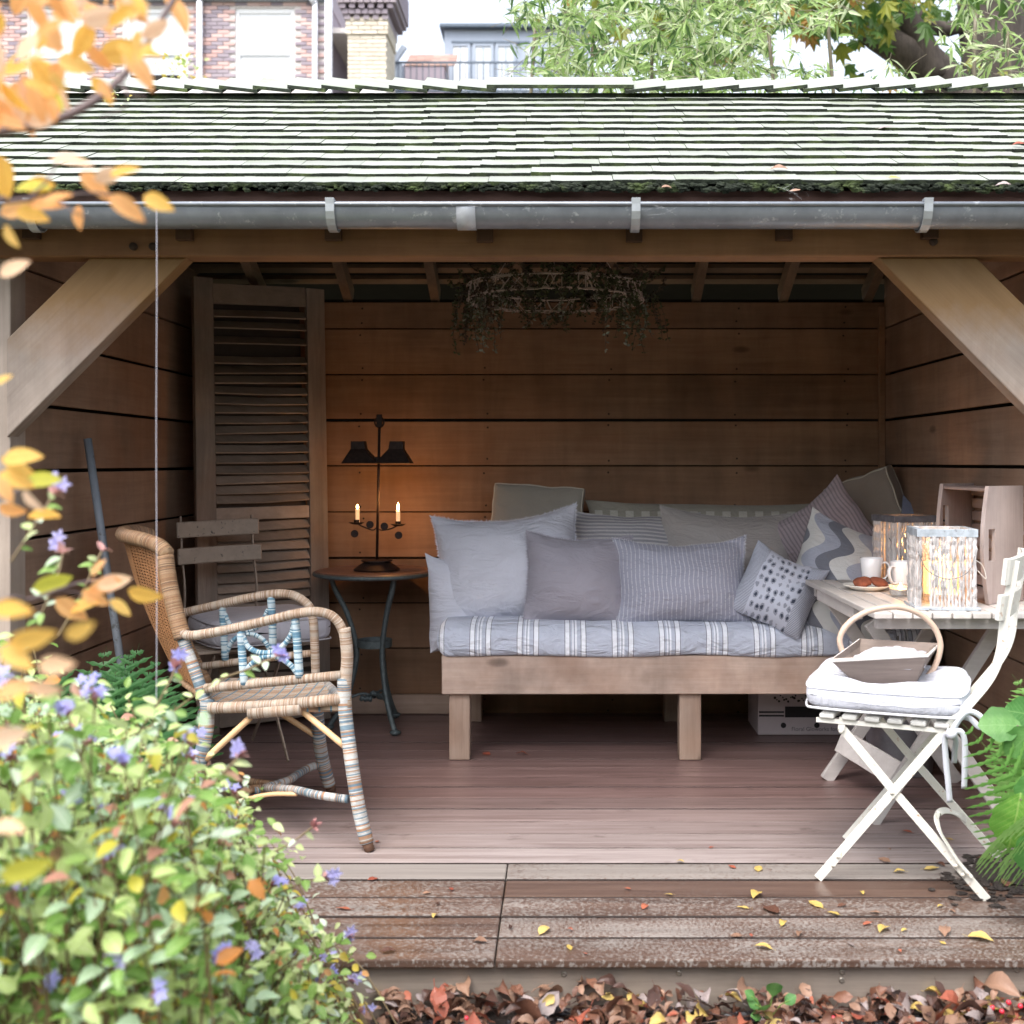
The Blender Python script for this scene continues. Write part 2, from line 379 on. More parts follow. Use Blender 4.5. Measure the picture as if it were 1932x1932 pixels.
for j in range(ny+1):
    for i in range(nx+1):
        x = -2.6+5.2*i/nx; y = 2.672*0+1.2+(2.665-1.2)*j/ny
        z = -.150+.02*mn.noise(Vector((x*3, y*3, 0)))+.02*mn.noise(Vector((x*14, y*14, 1)))+ (.012 if j == ny else 0)
        vs.append((x, y, z))
mb.add(vs, [(j*(nx+1)+i, j*(nx+1)+i+1, (j+1)*(nx+1)+i+1, (j+1)*(nx+1)+i) for j in range(ny) for i in range(nx)])
soil = mb.build('soil_bed', dark_soil(), kind='structure', smooth=True)

# ---------------------------------------------------------------- deck
def deck_wet():
    m, t, b = newmat('wet_deck_wood')
    g = noi(t, coords(t, (1.2, 30, 30)), 1.0, 6, .65, .5)
    base = mixc(t, ramp(t, g, [(.3, 0), (.7, 1)]), (.055, .032, .024), (.13, .082, .062))
    dry = mixc(t, ramp(t, g, [(.3, 0), (.7, 1)]), (.155, .135, .122), (.26, .23, .21))
    sp = noi(t, coords(t, (44, 88, 30)), 2.7, 3, .6, .2)      # rain flecks drawn out along the board
    low = noi(t, coords(t, (2.2, 5.0, 4)), 1.0, 4, .6)
    oi = t.nodes.new('ShaderNodeObjectInfo')
    sepc = nd(t, 'ShaderNodeSeparateColor', {0: oi.outputs['Color']})      # red: how dry the board is
    th = mathn(t, 'ADD', mathn(t, 'SUBTRACT', 1.22, sepc.outputs[0]), mathn(t, 'MULTIPLY', mathn(t, 'SUBTRACT', low, .5), .50))
    f = nd(t, 'ShaderNodeMapRange', {'Value': mathn(t, 'SUBTRACT', sp, th), 'From Min': -.03, 'From Max': .03}).outputs[0]
    c = mixc(t, f, base, dry)
    setp(t, b, col=c, rough=nd(t, 'ShaderNodeMapRange', {'Value': f, 'To Min': .30, 'To Max': .75}).outputs[0], spec=.35, nor=bumpn(t, g, .25, .003))
    return m
def deck_dry():
    m, t, b = newmat('worn_deck_wood')
    g = noi(t, coords(t, (1.0, 34, 34)), 1.0, 7, .7, .8); g2 = noi(t, coords(t, (3, 60, 60)), 1.6, 4, .7)
    oi = t.nodes.new('ShaderNodeObjectInfo')
    k = mathn(t, 'ADD', mathn(t, 'MULTIPLY', g, .65), mathn(t, 'MULTIPLY', g2, .35))
    c = mixc(t, ramp(t, k, [(.35, 0), (.65, 1)]), (.55, .45, .42), (1.25, 1.15, 1.12))
    c = mixc(t, 1, c, oi.outputs['Color'], 'MULTIPLY')
    c = mixc(t, ramp(t, noi(t, coords(t, (5, 9, 9)), 1.5, 5, .7), [(.60, 0), (.72, .75)]), c, (.07, .045, .04))
    setp(t, b, col=c, rough=.38, spec=.55, nor=bumpn(t, k, .35, .004)); return m
M_wet, M_dry = deck_wet(), deck_dry()
M_fascia = wood('fascia_wood', (.17, .135, .11), (.34, .29, .245), 'X', .6, knots=False, bump=.4, var=.05)
deck = thing('deck', 'weathered timber deck under and in front of the garden shed, wet along its front boards', 'deck', (0, FD(1810)*S, 0)); del deck['category']; del deck['label']; deck['kind'] = 'structure'
M_side = plain('gap_shade_edge', (.022, .012, .009), .7)  # board sides coloured near black, painting shade into the gaps
bw = .128; gap = .0065; y0 = 1.15*2700/938*S; XL, XR, XJ = -1.95, 1.30, -.155
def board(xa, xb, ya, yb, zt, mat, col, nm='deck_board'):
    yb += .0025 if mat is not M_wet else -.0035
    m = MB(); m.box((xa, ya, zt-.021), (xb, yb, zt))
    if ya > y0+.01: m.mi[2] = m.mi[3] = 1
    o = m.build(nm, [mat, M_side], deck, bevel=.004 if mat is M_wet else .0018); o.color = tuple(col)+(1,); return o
DRY = [(.80, .86), (.62, .66), (.60, .72), (.84, .42)]
for i in range(26):
    ya, yb = y0+i*(bw), y0+(i+1)*bw-gap
    if ya > 6.56*S: break
    zt = R.uniform(-.0012, .0012)
    if i < 4:
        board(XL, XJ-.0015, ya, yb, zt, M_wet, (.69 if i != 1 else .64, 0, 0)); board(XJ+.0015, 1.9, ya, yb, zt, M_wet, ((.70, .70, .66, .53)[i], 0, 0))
    elif i == 4:
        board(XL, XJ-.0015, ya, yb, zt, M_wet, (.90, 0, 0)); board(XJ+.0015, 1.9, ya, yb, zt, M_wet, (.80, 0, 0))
    else:
        k = min(1, max(0, (i-4)/6.0))
        a = (.37, .352, .35); bcol = (.205, .146, .140)
        col = [a[q]*(1-k)+bcol[q]*k for q in range(3)]; j = R.uniform(.88, 1.1); col = [q*j for q in col]
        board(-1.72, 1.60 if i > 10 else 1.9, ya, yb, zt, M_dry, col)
m = MB(); m.box((XL, y0+.022, -.26), (1.9, y0+.047, -.0235)); m.build('fascia_board', M_fascia, deck, bevel=.003)
m = MB()
for x in (-1.6, -1.0, -.4, .2, .8, 1.4): m.box((x-.02, y0+.05, -.13), (x+.02, 5.3, -.022))
for k in range(6): m = m
m.build('joist', M_fascia, deck)
M_screw = plain('screw_metal', (.35, .32, .28), .4, .8)
scr = MB(); scr.lathe([(.0065, 0), (.0065, .002), (.004, .003), (.001, .0015)], 10); scr_me = scr.mesh('screw', M_screw, True)
for px, py in ((632, 1839), (1064, 1838), (1281, 1836), (1589, 1834), (1588, 1849), (1918, 1830)):
    p = A(px, py, 1); D = (y0+.022)/S; p = A(px, py, D)
    inst('screw', scr_me, deck, M=Matrix.Translation(p) @ Matrix.Rotation(PI/2, 4, 'X'))

# ---------------------------------------------------------------- shed
M_oakX = wood('oak_planks', (.22, .120, .068), (.37, .22, .132), 'X', .7, var=.30, stain=.16)
M_oakY = wood('oak_side_planks', (.25, .155, .108), (.43, .29, .205), 'Y', .7, var=.18, stain=.14)
M_beam = wood('oak_beam', (.25, .125, .055), (.42, .235, .125), 'X', .65, var=.05, stain=.12)
M_post = wood('oak_post', (.30, .235, .19), (.46, .39, .33), 'Z', .65)
M_braceL = wood('oak_brace_left', (.31, .245, .20), (.49, .41, .35), 'X', .65, rot=(0, math.radians(45), 0), stain=.2, top=(1.60, (.30, .165, .055)))
M_braceR = wood('oak_brace_right', (.31, .245, .20), (.49, .41, .35), 'X', .65, rot=(0, math.radians(-45), 0), stain=.2, top=(1.60, (.30, .165, .055)))
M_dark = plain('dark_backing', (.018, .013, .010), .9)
M_raf = wood('rafter_wood', (.16, .11, .075), (.30, .21, .14), 'Y', .75)
M_bat = wood('batten_wood', (.15, .10, .07), (.26, .18, .12), 'X', .75)
M_base = wood('baseboard_wood', (.36, .25, .19), (.55, .41, .33), 'X', .6, var=.05)
YB = 6.56*S; YF = 4.31*S; XWL, XWR = -1.665, 1.477
shed = thing('garden_shed', 'open-fronted oak garden shelter with a mossy shingle roof and a grey metal gutter', 'garden shelter', (0, 5.43*S, 0))
zl = [1.884, 1.762, 1.551, 1.342, 1.133, .922, .710, .504, .297, .086, -.02]
gp = [.004, .007, .014, .007, .006, .009, .006, .005, .005, .004]
for i in range(10):
    m = MB(); m.box((XWL-.03, YB, zl[i+1]+gp[i]/2), (XWR+.03, YB+.022, zl[i]-(gp[i-1]/2 if i else 0)), jit=.0022)
    m.build('wall_plank', M_oakX, shed, bevel=.002)
    for sx, x in ((-1, XWL), (1, XWR)):
        g2 = max(.004, R.uniform(.003, .012)) if i not in (2, 3) else .013
        dz = -.012 if sx < 0 else 0.0
        if i == 0:
            zt = 2.02
        else: zt = zl[i]-g2/2+dz
        m = MB(); m.box((min(x, x+sx*.022), YF+.03, zl[i+1]+g2/2+dz), (max(x, x+sx*.022), YB-.002, zt), jit=.001)
        m.build('wall_plank', M_oakY, shed, bevel=.002)
for sx, x in ((-1, XWL), (1, XWR)):      # gable boards above the side walls
    for (za, zb, ya, yb) in ():
        m = MB(); m.box((min(x, x+sx*.022), ya, za), (max(x, x+sx*.022), yb, zb)); m.build('wall_plank', M_oakY, shed, bevel=.002)
nl = MB(); nl.lathe([(.0045, 0), (.004, .0015), (.0005, .002)], 8); nlm = nl.mesh('nail', M_dark)
for i in range(10):
    for x in (-1.35, -.92, -.35, .22, .80, 1.30):
        for dz in (.028, -.028): inst('nail', nlm, shed, M=Matrix.Translation((x+R.uniform(-.012, .012), YB-.001, (zl[i+1] if dz > 0 else zl[i])+dz+R.uniform(-.006, .006))) @ Matrix.Rotation(PI/2, 4, 'X'))
m = MB(); m.box((XWL-.08, YB+.03, -.1), (XWR+.08, YB+.045, 1.90)); m.box((XWL-.075, YF, -.1), (XWL-.060, YB+.03, 2.0)); m.box((XWR+.060, YF, -.1), (XWR+.075, YB+.03, 2.0))
m.build('wall_backing', M_dark, shed)
for a, b_ in (((XWR-.028, YB-.028, .0), (XWR-.002, YB-.002, 1.86)), ((XWL+.002, YB-.028, .0), (XWL+.028, YB-.002, 1.86))):
    m = MB(); m.box(a, b_); m.build('corner_batten', M_oakX, shed, bevel=.002)
m = MB(); m.box((XWL+.03, YB-.027, .002), ((892-1060)/2700*6.53, YB-.001, .088)); m.build('baseboard', M_base, shed, bevel=.003)
m = MB(); m.box((XWL-.13, YF, -.12), (XWL+.004, YF+.10, 1.765)); m.build('post', M_post, shed, bevel=.004)
m = MB(); m.box((XWR-.004, YF, -.12), (XWR+.13, YF+.10, 1.765)); m.build('post', M_post, shed, bevel=.004)
yb0 = 4.27*S
zb = A(0, 484, 4.27).z
m = MB(); m.box((-2.1, yb0, zb), (2.0, yb0+.09, zb+.135), jit=.002); m.build('beam', M_beam, shed, bevel=.005)
# arched chamfer strip under the beam
def brace(pts, mat, thk=.07, y=4.29):
    out = [(A(px, py, y).x, A(px, py, y).z) for px, py in pts]
    m = MB(); m.prism(out, (0, y*S, 0), (1, 0, 0), (0, 0, 1), (0, 1, 0), thk); return m.build('brace', mat, shed, bevel=.004, fix=True)
brace([(352, 486), (170, 486), (12, 640), (12, 826)], M_braceL)
brace([(1656, 486), (1842, 486), (2002, 645), (2002, 836)], M_braceR)
M_peg = plain('dark_peg', (.05, .03, .02), .8)
pg = MB(); pg.lathe([(.0115, 0), (.0115, .012), (.006, .016), (.0005, .016)], 12); pgm = pg.mesh('peg', M_peg, True)
for px, py in ((253, 466), (290, 466), (1760, 457)):
    inst('peg', pgm, shed, M=Matrix.Translation(A(px, py, 4.268)) @ Matrix.Rotation(PI/2, 4, 'X'))
M_end = wood('rafter_foot_wood', (.07, .035, .02), (.13, .07, .04), 'Z', .8, knots=False)
for px, py0 in ((350, 455), (630, 455), (915, 458), (1196, 458), (1478, 455), (1752, 452), (62, 452)):
    c = A(px, 425, 4.262); d = A(px, py0, 4.262); m = MB(); m.box((c.x-.024, c.z*0+4.236*S, d.z), (c.x+.024, 4.2695*S, c.z+.05)); m.build('rafter_foot', M_end, shed, bevel=.002)
# roof: two slopes, ridge at design depth 5.3
DE, ZE, DR, ZR = 4.03, A(0, 352, 4.03).z, 5.3, A(0, 186, 5.3).z
ye, yr = DE*S, DR*S; n_c = 13
sl = math.atan2(ZR-ZE, yr-ye); e = math.hypot(yr-ye, ZR-ZE)/n_c
yb2 = 6.72*S; zb2 = 1.884+.03-(6.72-6.56)*S*math.tan(sl)*0-.08
slb = math.atan2(ZR-zb2, yb2-yr)
for px in (320, 490, 655, 820, 980, 1150, 1315, 1480, 1640, 1800, 1960):
    x = (px-1060)/2700*6.56
    if abs(x) > 1.95: continue
    if XWL-.2 < x < XWR+.2:
        m = MB(); m.bar((x, YB+.05, 1.884+.035), (x, yr, ZR-.075), .042, .075, (0, 0, 1)); m.build('rafter', M_raf, shed, bevel=.003)
        m = MB(); m.bar((x, YF-.02, 1.80+.12), (x, yr, ZR-.075), .042, .075, (0, 0, 1)); m.build('rafter', M_raf, shed, bevel=.003)
dirb = Vector((0, YB+.05-yr, 1.884+.035-ZR+.075)).normalized()
nb = Vector((0, -dirb.z, dirb.y))
for k in range(14):
    p = Vector((0, yr, ZR-.075))+nb*.050+dirb*(.05+k*.0885)
    if p.y > YB+.08: break
    m = MB(); m.bar((-1.8, p.y, p.z), (1.65, p.y, p.z), .040, .022, nb); m.build('roof_batten', M_bat, shed)
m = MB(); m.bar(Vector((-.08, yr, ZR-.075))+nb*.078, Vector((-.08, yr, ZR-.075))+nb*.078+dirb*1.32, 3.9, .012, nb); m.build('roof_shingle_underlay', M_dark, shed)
dirf = Vector((0, YF-.02-yr, 1.92-ZR+.075)).normalized(); nf = Vector((0, dirf.z, -dirf.y)); 
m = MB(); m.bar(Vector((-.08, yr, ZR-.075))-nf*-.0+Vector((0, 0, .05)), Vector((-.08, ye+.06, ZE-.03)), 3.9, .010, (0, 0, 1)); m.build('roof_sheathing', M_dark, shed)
M_sh, t, b = newmat('shingle_top')
v = coords(t, (4, 30, 4)); n = noi(t, v, 1, 5, .65); g_ = noi(t, coords(t), 9, 4)
oi = t.nodes.new('ShaderNodeObjectInfo')
c = mixc(t, n, (.21, .225, .195), (.35, .37, .33)); rv = nd(t, 'ShaderNodeMapRange', {'Value': oi.outputs['Random'], 'To Min': .82, 'To Max': 1.1}).outputs[0]
c = mixc(t, 1, c, nd(t, 'ShaderNodeCombineColor', {0: rv, 1: rv, 2: rv}).outputs[0], 'MULTIPLY')
c = mixc(t, ramp(t, g_, [(.50, 0), (.76, .5)]), c, (.16, .21, .09))
setp(t, b, col=c, rough=.55, spec=.4, nor=bumpn(t, n, .35, .004))
M_moss, t, b = newmat('shingle_moss'); n = noi(t, coords(t), 60, 4); n2 = noi(t, coords(t), 11, 4)
setp(t, b, col=mixc(t, ramp(t, n2, [(.5, 0), (.75, 1)]), mixc(t, n, (.004, .006, .004), (.02, .03, .014)), (.07, .10, .025)), rough=.95, nor=bumpn(t, n, 1, .01))
def shingle_mesh(wid, ln, th):
    m = MB(); nseg = 5; vs = []
    for k in range(nseg+1):
        x = -wid/2+wid*k/nseg; j = R.uniform(-.0022, .0022); z = R.uniform(-.001, .001)
        vs += [(x, j, z), (x, j, th+z), (x, ln, th), (x, ln, 0)]
    m.add(vs, [(k*4, k*4+4, k*4+5, k*4+1) for k in range(nseg)]+[(0, 1, 2, 3), (nseg*4+3, nseg*4+2, nseg*4+1, nseg*4)]+[(k*4+3, k*4+7, k*4+4, k*4) for k in range(nseg)], 1)
    m.add(vs, [(k*4+1, k*4+5, k*4+6, k*4+2) for k in range(nseg)]+[(k*4+2, k*4+6, k*4+7, k*4+3) for k in range(nseg)], 0)
    return m
WID = .176
sh = [shingle_mesh(WID-.0007, e*1.55, .0122).mesh('roof_shingle', [M_sh, M_moss]) for _ in range(5)]
tilt = sl-.105; cnt = 0; rest = MB()
for i in range(n_c):
    y = ye+i*e*math.cos(sl); z = ZE+i*e*math.sin(sl)+.004
    x0 = -2.35+R.uniform(0, WID); k = 0; x = x0
    while x < 2.1:
        wv = .004*math.sin(x*2.2+i*.06)+.0012*math.sin(x*6+i*.3)
        Mx = Matrix.Translation((x, y+R.uniform(-.0006, .0006), z+wv+R.uniform(-.0003, .0003))) @ Matrix.Rotation(tilt+R.uniform(-.002, .002), 4, 'X') @ Matrix.Rotation(R.uniform(-.004, .004), 4, 'Y')
        vis = abs(1060+x/(y/S)*2700-966) < 1020
        if vis and cnt < 299: inst('roof_shingle', sh[(i*3+k) % 5], shed, M=Mx); cnt += 1
        else:
            me = sh[(i+k) % 5]
            for poly in me.polygons: rest.add([me.vertices[q].co for q in poly.vertices], [tuple(range(len(poly.vertices)))], poly.material_index, None, Mx)
        x += WID+R.uniform(-.0005, .001); k += 1
# back slope, out of sight from the front
for i in range(10):
    f = i/12; p = Vector((0, yb2+(yr-yb2)*f, zb2+(ZR-zb2)*f+.16*(1-f)+.01))
    rest.add([(-2.3, p.y, p.z+.02), (2.1, p.y, p.z+.02), (2.1, p.y-.16, p.z+.02+.16*math.tan(slb)-.012), (-2.3, p.y-.16, p.z+.02+.16*math.tan(slb)-.012)], [(3, 2, 1, 0)], 0)
    rest.add([(-2.3, p.y, p.z), (2.1, p.y, p.z), (2.1, p.y, p.z+.02), (-2.3, p.y, p.z+.02)], [(3, 2, 1, 0)], 1)
rest.build('far_roof_shingles', [M_sh, M_moss], shed, kind='stuff')
# ridge caps: stepped boards that rise away from the long middle piece
def cap(cx0, cx1, y0p, y1p, d, th=9, tiltz=0):
    pass
xm = (1055-1060)/2700*DR
def ridge_cap(px0, px1, ytop0, ytop1, thick=.016, depth=.15):
    a = A(px0, ytop0, DR-.10); b_ = A(px1, ytop1, DR-.10)
    m = MB(); d = (b_-a); vs = []
    for p in (a, b_):
        vs += [p, p+Vector((0, 0, thick)), p+Vector((0, depth, thick+.078)), p+Vector((0, depth, .078))]
    m.add(vs, [(0, 4, 5, 1), (0, 1, 2, 3), (7, 6, 5, 4), (3, 7, 4, 0)], 1); m.add(vs, [(1, 5, 6, 2), (2, 6, 7, 3)], 0)
    return m.build('ridge_shingle', [M_sh, M_moss], shed, fix=True)
ridge_cap(918, 1196, 167, 167, .014)
xs = 935
i = 0
while xs > -120:      # to the left each piece starts lower on its right end
    yl = 165+2.5*math.sin(i*.9)-max(0, (300-xs))*.0; ridge_cap(xs-72, xs, 167+R.uniform(-1, 1)+max(0, 160-xs)*.07, 175+R.uniform(-1, 1)+max(0, 160-xs)*.07, .013)
    xs -= 65+R.uniform(-2, 2); i += 1
xs = 1180; i = 0
while xs < 2060:
    ridge_cap(xs, xs+76, 176-i*.35+R.uniform(-1, 1), 168-i*.5+R.uniform(-1, 1), .013); xs += 66+R.uniform(-2, 4); i += 1
m = MB()
for k, (dy, dz) in enumerate(((.040, .012), (.034, .004), (.028, -.004), (.018, -.016), (.008, -.028))):
    m.box((-2.3, (DR-.10)*S+dy-.01*0, A(0, 176, DR-.1).z+dz-.008), (2.1, (DR-.10)*S+dy+.1, A(0, 176, DR-.1).z+dz+.002))
m.build('ridge_under_board', M_moss, shed)
# moss hanging off the eave
m = MB()
for k in range(900):
    x = R.uniform(-1.75, 1.55); px = 1060+x/DE*2700
    m.blob((x, ye-.002+R.uniform(-.006, .008), ZE+R.uniform(-.012, .006)), R.uniform(.003, .009)*(1.2 if px > 1000 else .8), k=.4, sq=(1.5, .7, .7))
m.build('eave_moss', M_moss, shed, kind='stuff')
m = MB(); m.box((-2.3, ye+.035, ZE-.075), (2.1, ye+.055, ZE-.004)); m.build('eave_board', wood('eave_board_wood', (.06, .03, .022), (.12, .06, .045), 'X'), shed)
# gutter, half round
M_zinc = plain('gutter_metal', (.25, .27, .30), .38, .55, var=.18, nscale=12, bump=.12, dirt=(.5, .52, .55))
gy, gz, gr = 3.97*S, A(0, 383, 3.92).z-.005, .049
m = MB(); N_ = 14
prof = [(-gr*math.cos(PI*k/N_), -gr*math.sin(PI*k/N_)*1.18) for k in range(N_+1)]
inner = [(p[0]*.95, p[1]*.95) for p in prof[::-1]]
out = [(gy+a, gz+b_) for a, b_ in prof+inner]
vs = [(-2.25, a, b_) for a, b_ in out]+[(2.1, a, b_) for a, b_ in out]; q = len(out)
m.add(vs, [(k, (k+1) % q, (k+1) % q+q, k+q) for k in range(q)])
gut = m.build('gutter', M_zinc, shed, auto=50, fix=True)
m = MB(); m.tube([(-2.25, gy-gr-.003, gz), (2.1, gy-gr-.003, gz)], .0062, 10); m.build('gutter_bead', M_zinc, gut, smooth=True)
for px in (52, 622, 1200, 1752):
    x = A(px, 400, 3.9).x; m = MB()
    pts = [(x, gy-(gr+.008)*math.cos(PI*k/10), gz-(gr+.007)*1.18*math.sin(PI*k/10)) for k in range(11)]
    pts = [(x, gy-gr+.012, gz+.012), (x, gy-gr-.012, gz+.013)]+pts
    m.strap([(p[0]+.0*i, p[1], p[2]) for i, p in enumerate(pts)], .024, .004, wdir=(1, 0, 0)); m.build('gutter_bracket', plain('bracket_zinc', (.45, .48, .50), .45, .6), gut, bevel=.001)
x = A(878, 400, 3.9).x; m = MB()
for dx in (-.026, .026):
    pts = [(x+dx, gy-(gr+.003)*math.cos(PI*k/14), gz-(gr+.003)*1.18*math.sin(PI*k/14)) for k in range(15)]
    for p in pts: m.v.append(Vector(p))
for k in range(14): m.f.append([k, k+15, k+16, k+1]); m.mi.append(0); m.uv.append([(0, 0)]*4)
u = m.build('gutter_union', plain('union_zinc', (.5, .52, .56), .5, .4, dirt=(.75, .77, .8)), gut, smooth=True); sm = u.modifiers.new('Solidify', 'SOLIDIFY'); sm.thickness = .003; sm.offset = 1
# ================================================================ HOUSES AND TREES BEHIND
DH = 27.0
def brick_mat(name, ca, cb):
    m, t, b = newmat(name); oi = t.nodes.new('ShaderNodeObjectInfo'); n = noi(t, coords(t), 12, 4)
    c = mixc(t, mathn(t, 'ADD', mathn(t, 'MULTIPLY', oi.outputs['Random'], .75), mathn(t, 'MULTIPLY', n, .25)), ca, cb)
    setp(t, b, col=c, rough=.85, nor=bumpn(t, n, .4, .01)); return m
M_br = brick_mat('pink_red_brick', (.44, .27, .25), (.62, .46, .43)); M_brd = brick_mat('purple_brick', (.24, .20, .24), (.36, .31, .34)); M_bry = brick_mat('yellow_brick', (.52, .46, .37), (.68, .62, .52))  # brick colours paled to stand in for lens haze
M_mort = plain('mortar', (.62, .58, .56), .9); M_wf = plain('white_window_paint', (.78, .79, .80), .5, var=.03)
M_gl, t, b = newmat('window_glass'); setp(t, b, col=(.50, .53, .56), rough=.08, spec=.8)
M_blind = plain('pale_blind', (.70, .72, .74), .8, var=.03); M_pipe2 = plain('pale_pipe', (.62, .64, .68), .5)
bb = MB(); bb.box((0, 0, 0), (.213, .10, .062)); me_b = {}
for k_, m_ in (('r', M_br), ('d', M_brd), ('y', M_bry)):
    q_ = MB(); q_.box((0, 0, 0), (.213, .10, .062)); me_b[k_] = q_.mesh('brick', m_)
def hz(py, D=DH): return 1.15-(py-872)/2700*D
def hx(px, D=DH): return (px-1060)/2700*D
house = thing('brick_house', 'pink and purple brick house with white sash windows beyond the roof on the left', 'house', (hx(250), DH*S, -.1))
x0, x1, yF = hx(-260), hx(612), DH*S
wins = [(hx(55), hx(158)), (hx(236), hx(345)), (hx(443), hx(554))]
zT, zB = hz(14), hz(166)
# wall core: piers and bands around the openings
m = MB(); cy0, cy1 = yF+.03, yF+.32
edges = [x0]+[v for w_ in wins for v in w_]+[x1]
for i in range(0, len(edges), 2): m.box((edges[i], cy0, -.1), (edges[i+1], cy1, hz(2)))
for a, b_ in wins: m.box((a, cy0, -.1), (b_, cy1, zB)); m.box((a, cy0, zT), (b_, cy1, hz(2)))
m.build('wall', M_mort, house)
m = MB(); m.box((x1-.3, yF+.33, -.1), (x1-.02, yF+6, hz(60)+1.0)); m.build('side_wall', M_brd, house)
# lean roof slope seen along the right side
m = MB(); m.prism([(0, hz(50)), (6, hz(50)), (6, hz(50)+.1), (0, hz(50)+.1)], (x1+.0, yF+.33, 0), (0, 1, 0), (0, 0, 1), (1, 0, 0), .9); m.build('roof_verge', M_mort, house, fix=True)
cnt = 0; row = 0; z = hz(160)
stuffb = MB()
while z < hz(4):
    x = hx(-6)-(.11 if row % 2 else 0)
    while x < x1-.2:
        xe = x+.213; hit = None
        for a, b_ in wins:
            if z+.03 < zT+.03 and xe > a+.02 and x < b_-.02: hit = (a, b_)
        near = any((abs(xe-a) < .34 or abs(x-b_) < .34 or (x < b_ and xe > a)) for a, b_ in wins) or x > x1-.55
        if not hit:
            k_ = 'd' if near and (row//2+int(x*3)) % 2 == 0 and R.random() < .85 else ('d' if R.random() < .10 else 'r')
            if cnt < 300: inst('brick', me_b[k_], house, M=Matrix.Translation((x, yF-.002+R.uniform(0, .006), z))); cnt += 1
            else: stuffb.box((x, yF, z), (xe, yF+.1, z+.062), 0 if k_ == 'r' else 1)
        x += .225
    z += .075; row += 1
if stuffb.f: stuffb.build('more_bricks', [M_br, M_brd], house, kind='stuff')
for i, (a, b_) in enumerate(wins):
    wm = MB(); f = .07
    for lo, hi in (((a, yF+.06, zB), (a+f, yF+.13, zT)), ((b_-f, yF+.06, zB), (b_, yF+.13, zT)), ((a+f, yF+.06, zT-.09), (b_-f, yF+.13, zT)), ((a+f, yF+.06, zB), (b_-f, yF+.13, zB+.08))): wm.box(lo, hi)
    ms = hz(98) if i != 0 else hz(104); wm.box((a+f, yF+.07, ms-.03), (b_-f, yF+.11, ms+.02))
    wn_ = wm.build('window', M_wf, house, bevel=.006)
    g_ = MB(); g_.box((a+f, yF+.115, zB+.08), (b_-f, yF+.125, ms-.03)); g_.build('pane', M_blind if i == 2 else M_gl, wn_); g_ = MB(); g_.box((a+f, yF+.085, ms+.02), (b_-f, yF+.095, zT-.09)); g_.build('pane', M_blind, wn_)
    if i == 1: g_ = MB(); g_.box((a+f, yF+.10, zB+.08), (b_-f, yF+.112, hz(138))); g_.build('dark_opening', M_dark, wn_)
m = MB(); m.box((x0, yF-.14, hz(3)), (x1+.05, yF+.3, hz(-14))); m.build('eave_gutter', plain('blue_grey_eave', (.30, .36, .40), .5), house, bevel=.02)
m = MB(); m.prism([(x0, hz(-12)), (x1, hz(-12)), (x1, hz(-60)), (x0, hz(-60))], (0, yF+.2, 0), (1, 0, 0), (0, 0, 1), (0, 1, 0), 3); m.build('roof', M_brd, house, fix=True)
for px, w_ in ((379, .055), (596, .05)):
    m = MB(); m.tube([(hx(px), yF-.08, -.1), (hx(px), yF-.08, hz(6))], w_, 12); m.build('drain_pipe', M_pipe2, house, smooth=True)
m = MB(); m.tube([(hx(588), yF-.16, hz(-2)), (hx(591), yF-.14, hz(5)), (hx(596), yF-.08, hz(12))], .05, 10); m.build('drain_pipe', M_pipe2, house, smooth=True)
m = MB(); m.tube([(hx(620, 26.6), 26.6*S, -.1), (hx(620, 26.6), 26.6*S, hz(-30, 26.6))], .07, 12)
m.build('vent_pipe', M_pipe2, None, smooth=True, label='tall pale vent pipe between the brick house and the chimney', cat='pipe')
# chimney
DC = 25.0; chx0, chx1 = hx(656, DC), hx(729, DC); yC = DC*S; chd = .75
chim = thing('chimney_stack', 'yellow brick chimney stack with a dark corbelled top', 'chimney', ((chx0+chx1)/2, yC+.4, -.1))
m = MB(); m.box((chx0+.01, yC+.02, -.1), (chx1-.01, yC+1.1, hz(30, DC))); m.build('core', M_mort, chim)
row = 0; z = hz(162, DC)
while z < hz(36, DC):
    out = .03 if z > hz(66, DC) else 0
    x = chx0-out-(.0 if row % 2 else .0); off = 0 if row % 2 else .11; x -= 0
    first = True
    while x < chx1+out-.05:
        ln = (.213 if not (first and off) else .10); ln = min(ln, chx1+out-x)
        Mx = Matrix.Translation((x, yC-out, z)) @ Matrix.Diagonal((ln/.213, 1, 1, 1)); inst('brick', me_b['y'], chim, M=Mx); x += ln+.012; first = False
    y = yC+.10
    while y < yC+1.0:
        Mx = Matrix.Translation((chx1+out, y, z)) @ Matrix.Rotation(PI/2, 4, 'Z') @ Matrix.Translation((0, 0, 0)); inst('brick', me_b['y'], chim, M=Mx); y += .225
    z += .075; row += 1
for k in range(5):
    z = hz(38, DC)+k*.085; o_ = .05+k*.035; m = MB(); x = chx0-o_; 
    while x < chx1+o_-.05: m.box((x, yC-o_, z), (x+.10, yC+1.05+o_, z+.078)); x += .115+(.0 if k % 2 else .05)
    m.build('corbel_course', M_brd, chim)
m = MB(); m.box((chx0-.2, yC-.2, z+.08), (chx1+.22, yC+1.3, z+.5)); m.build('cap', M_brd, chim, bevel=.02)
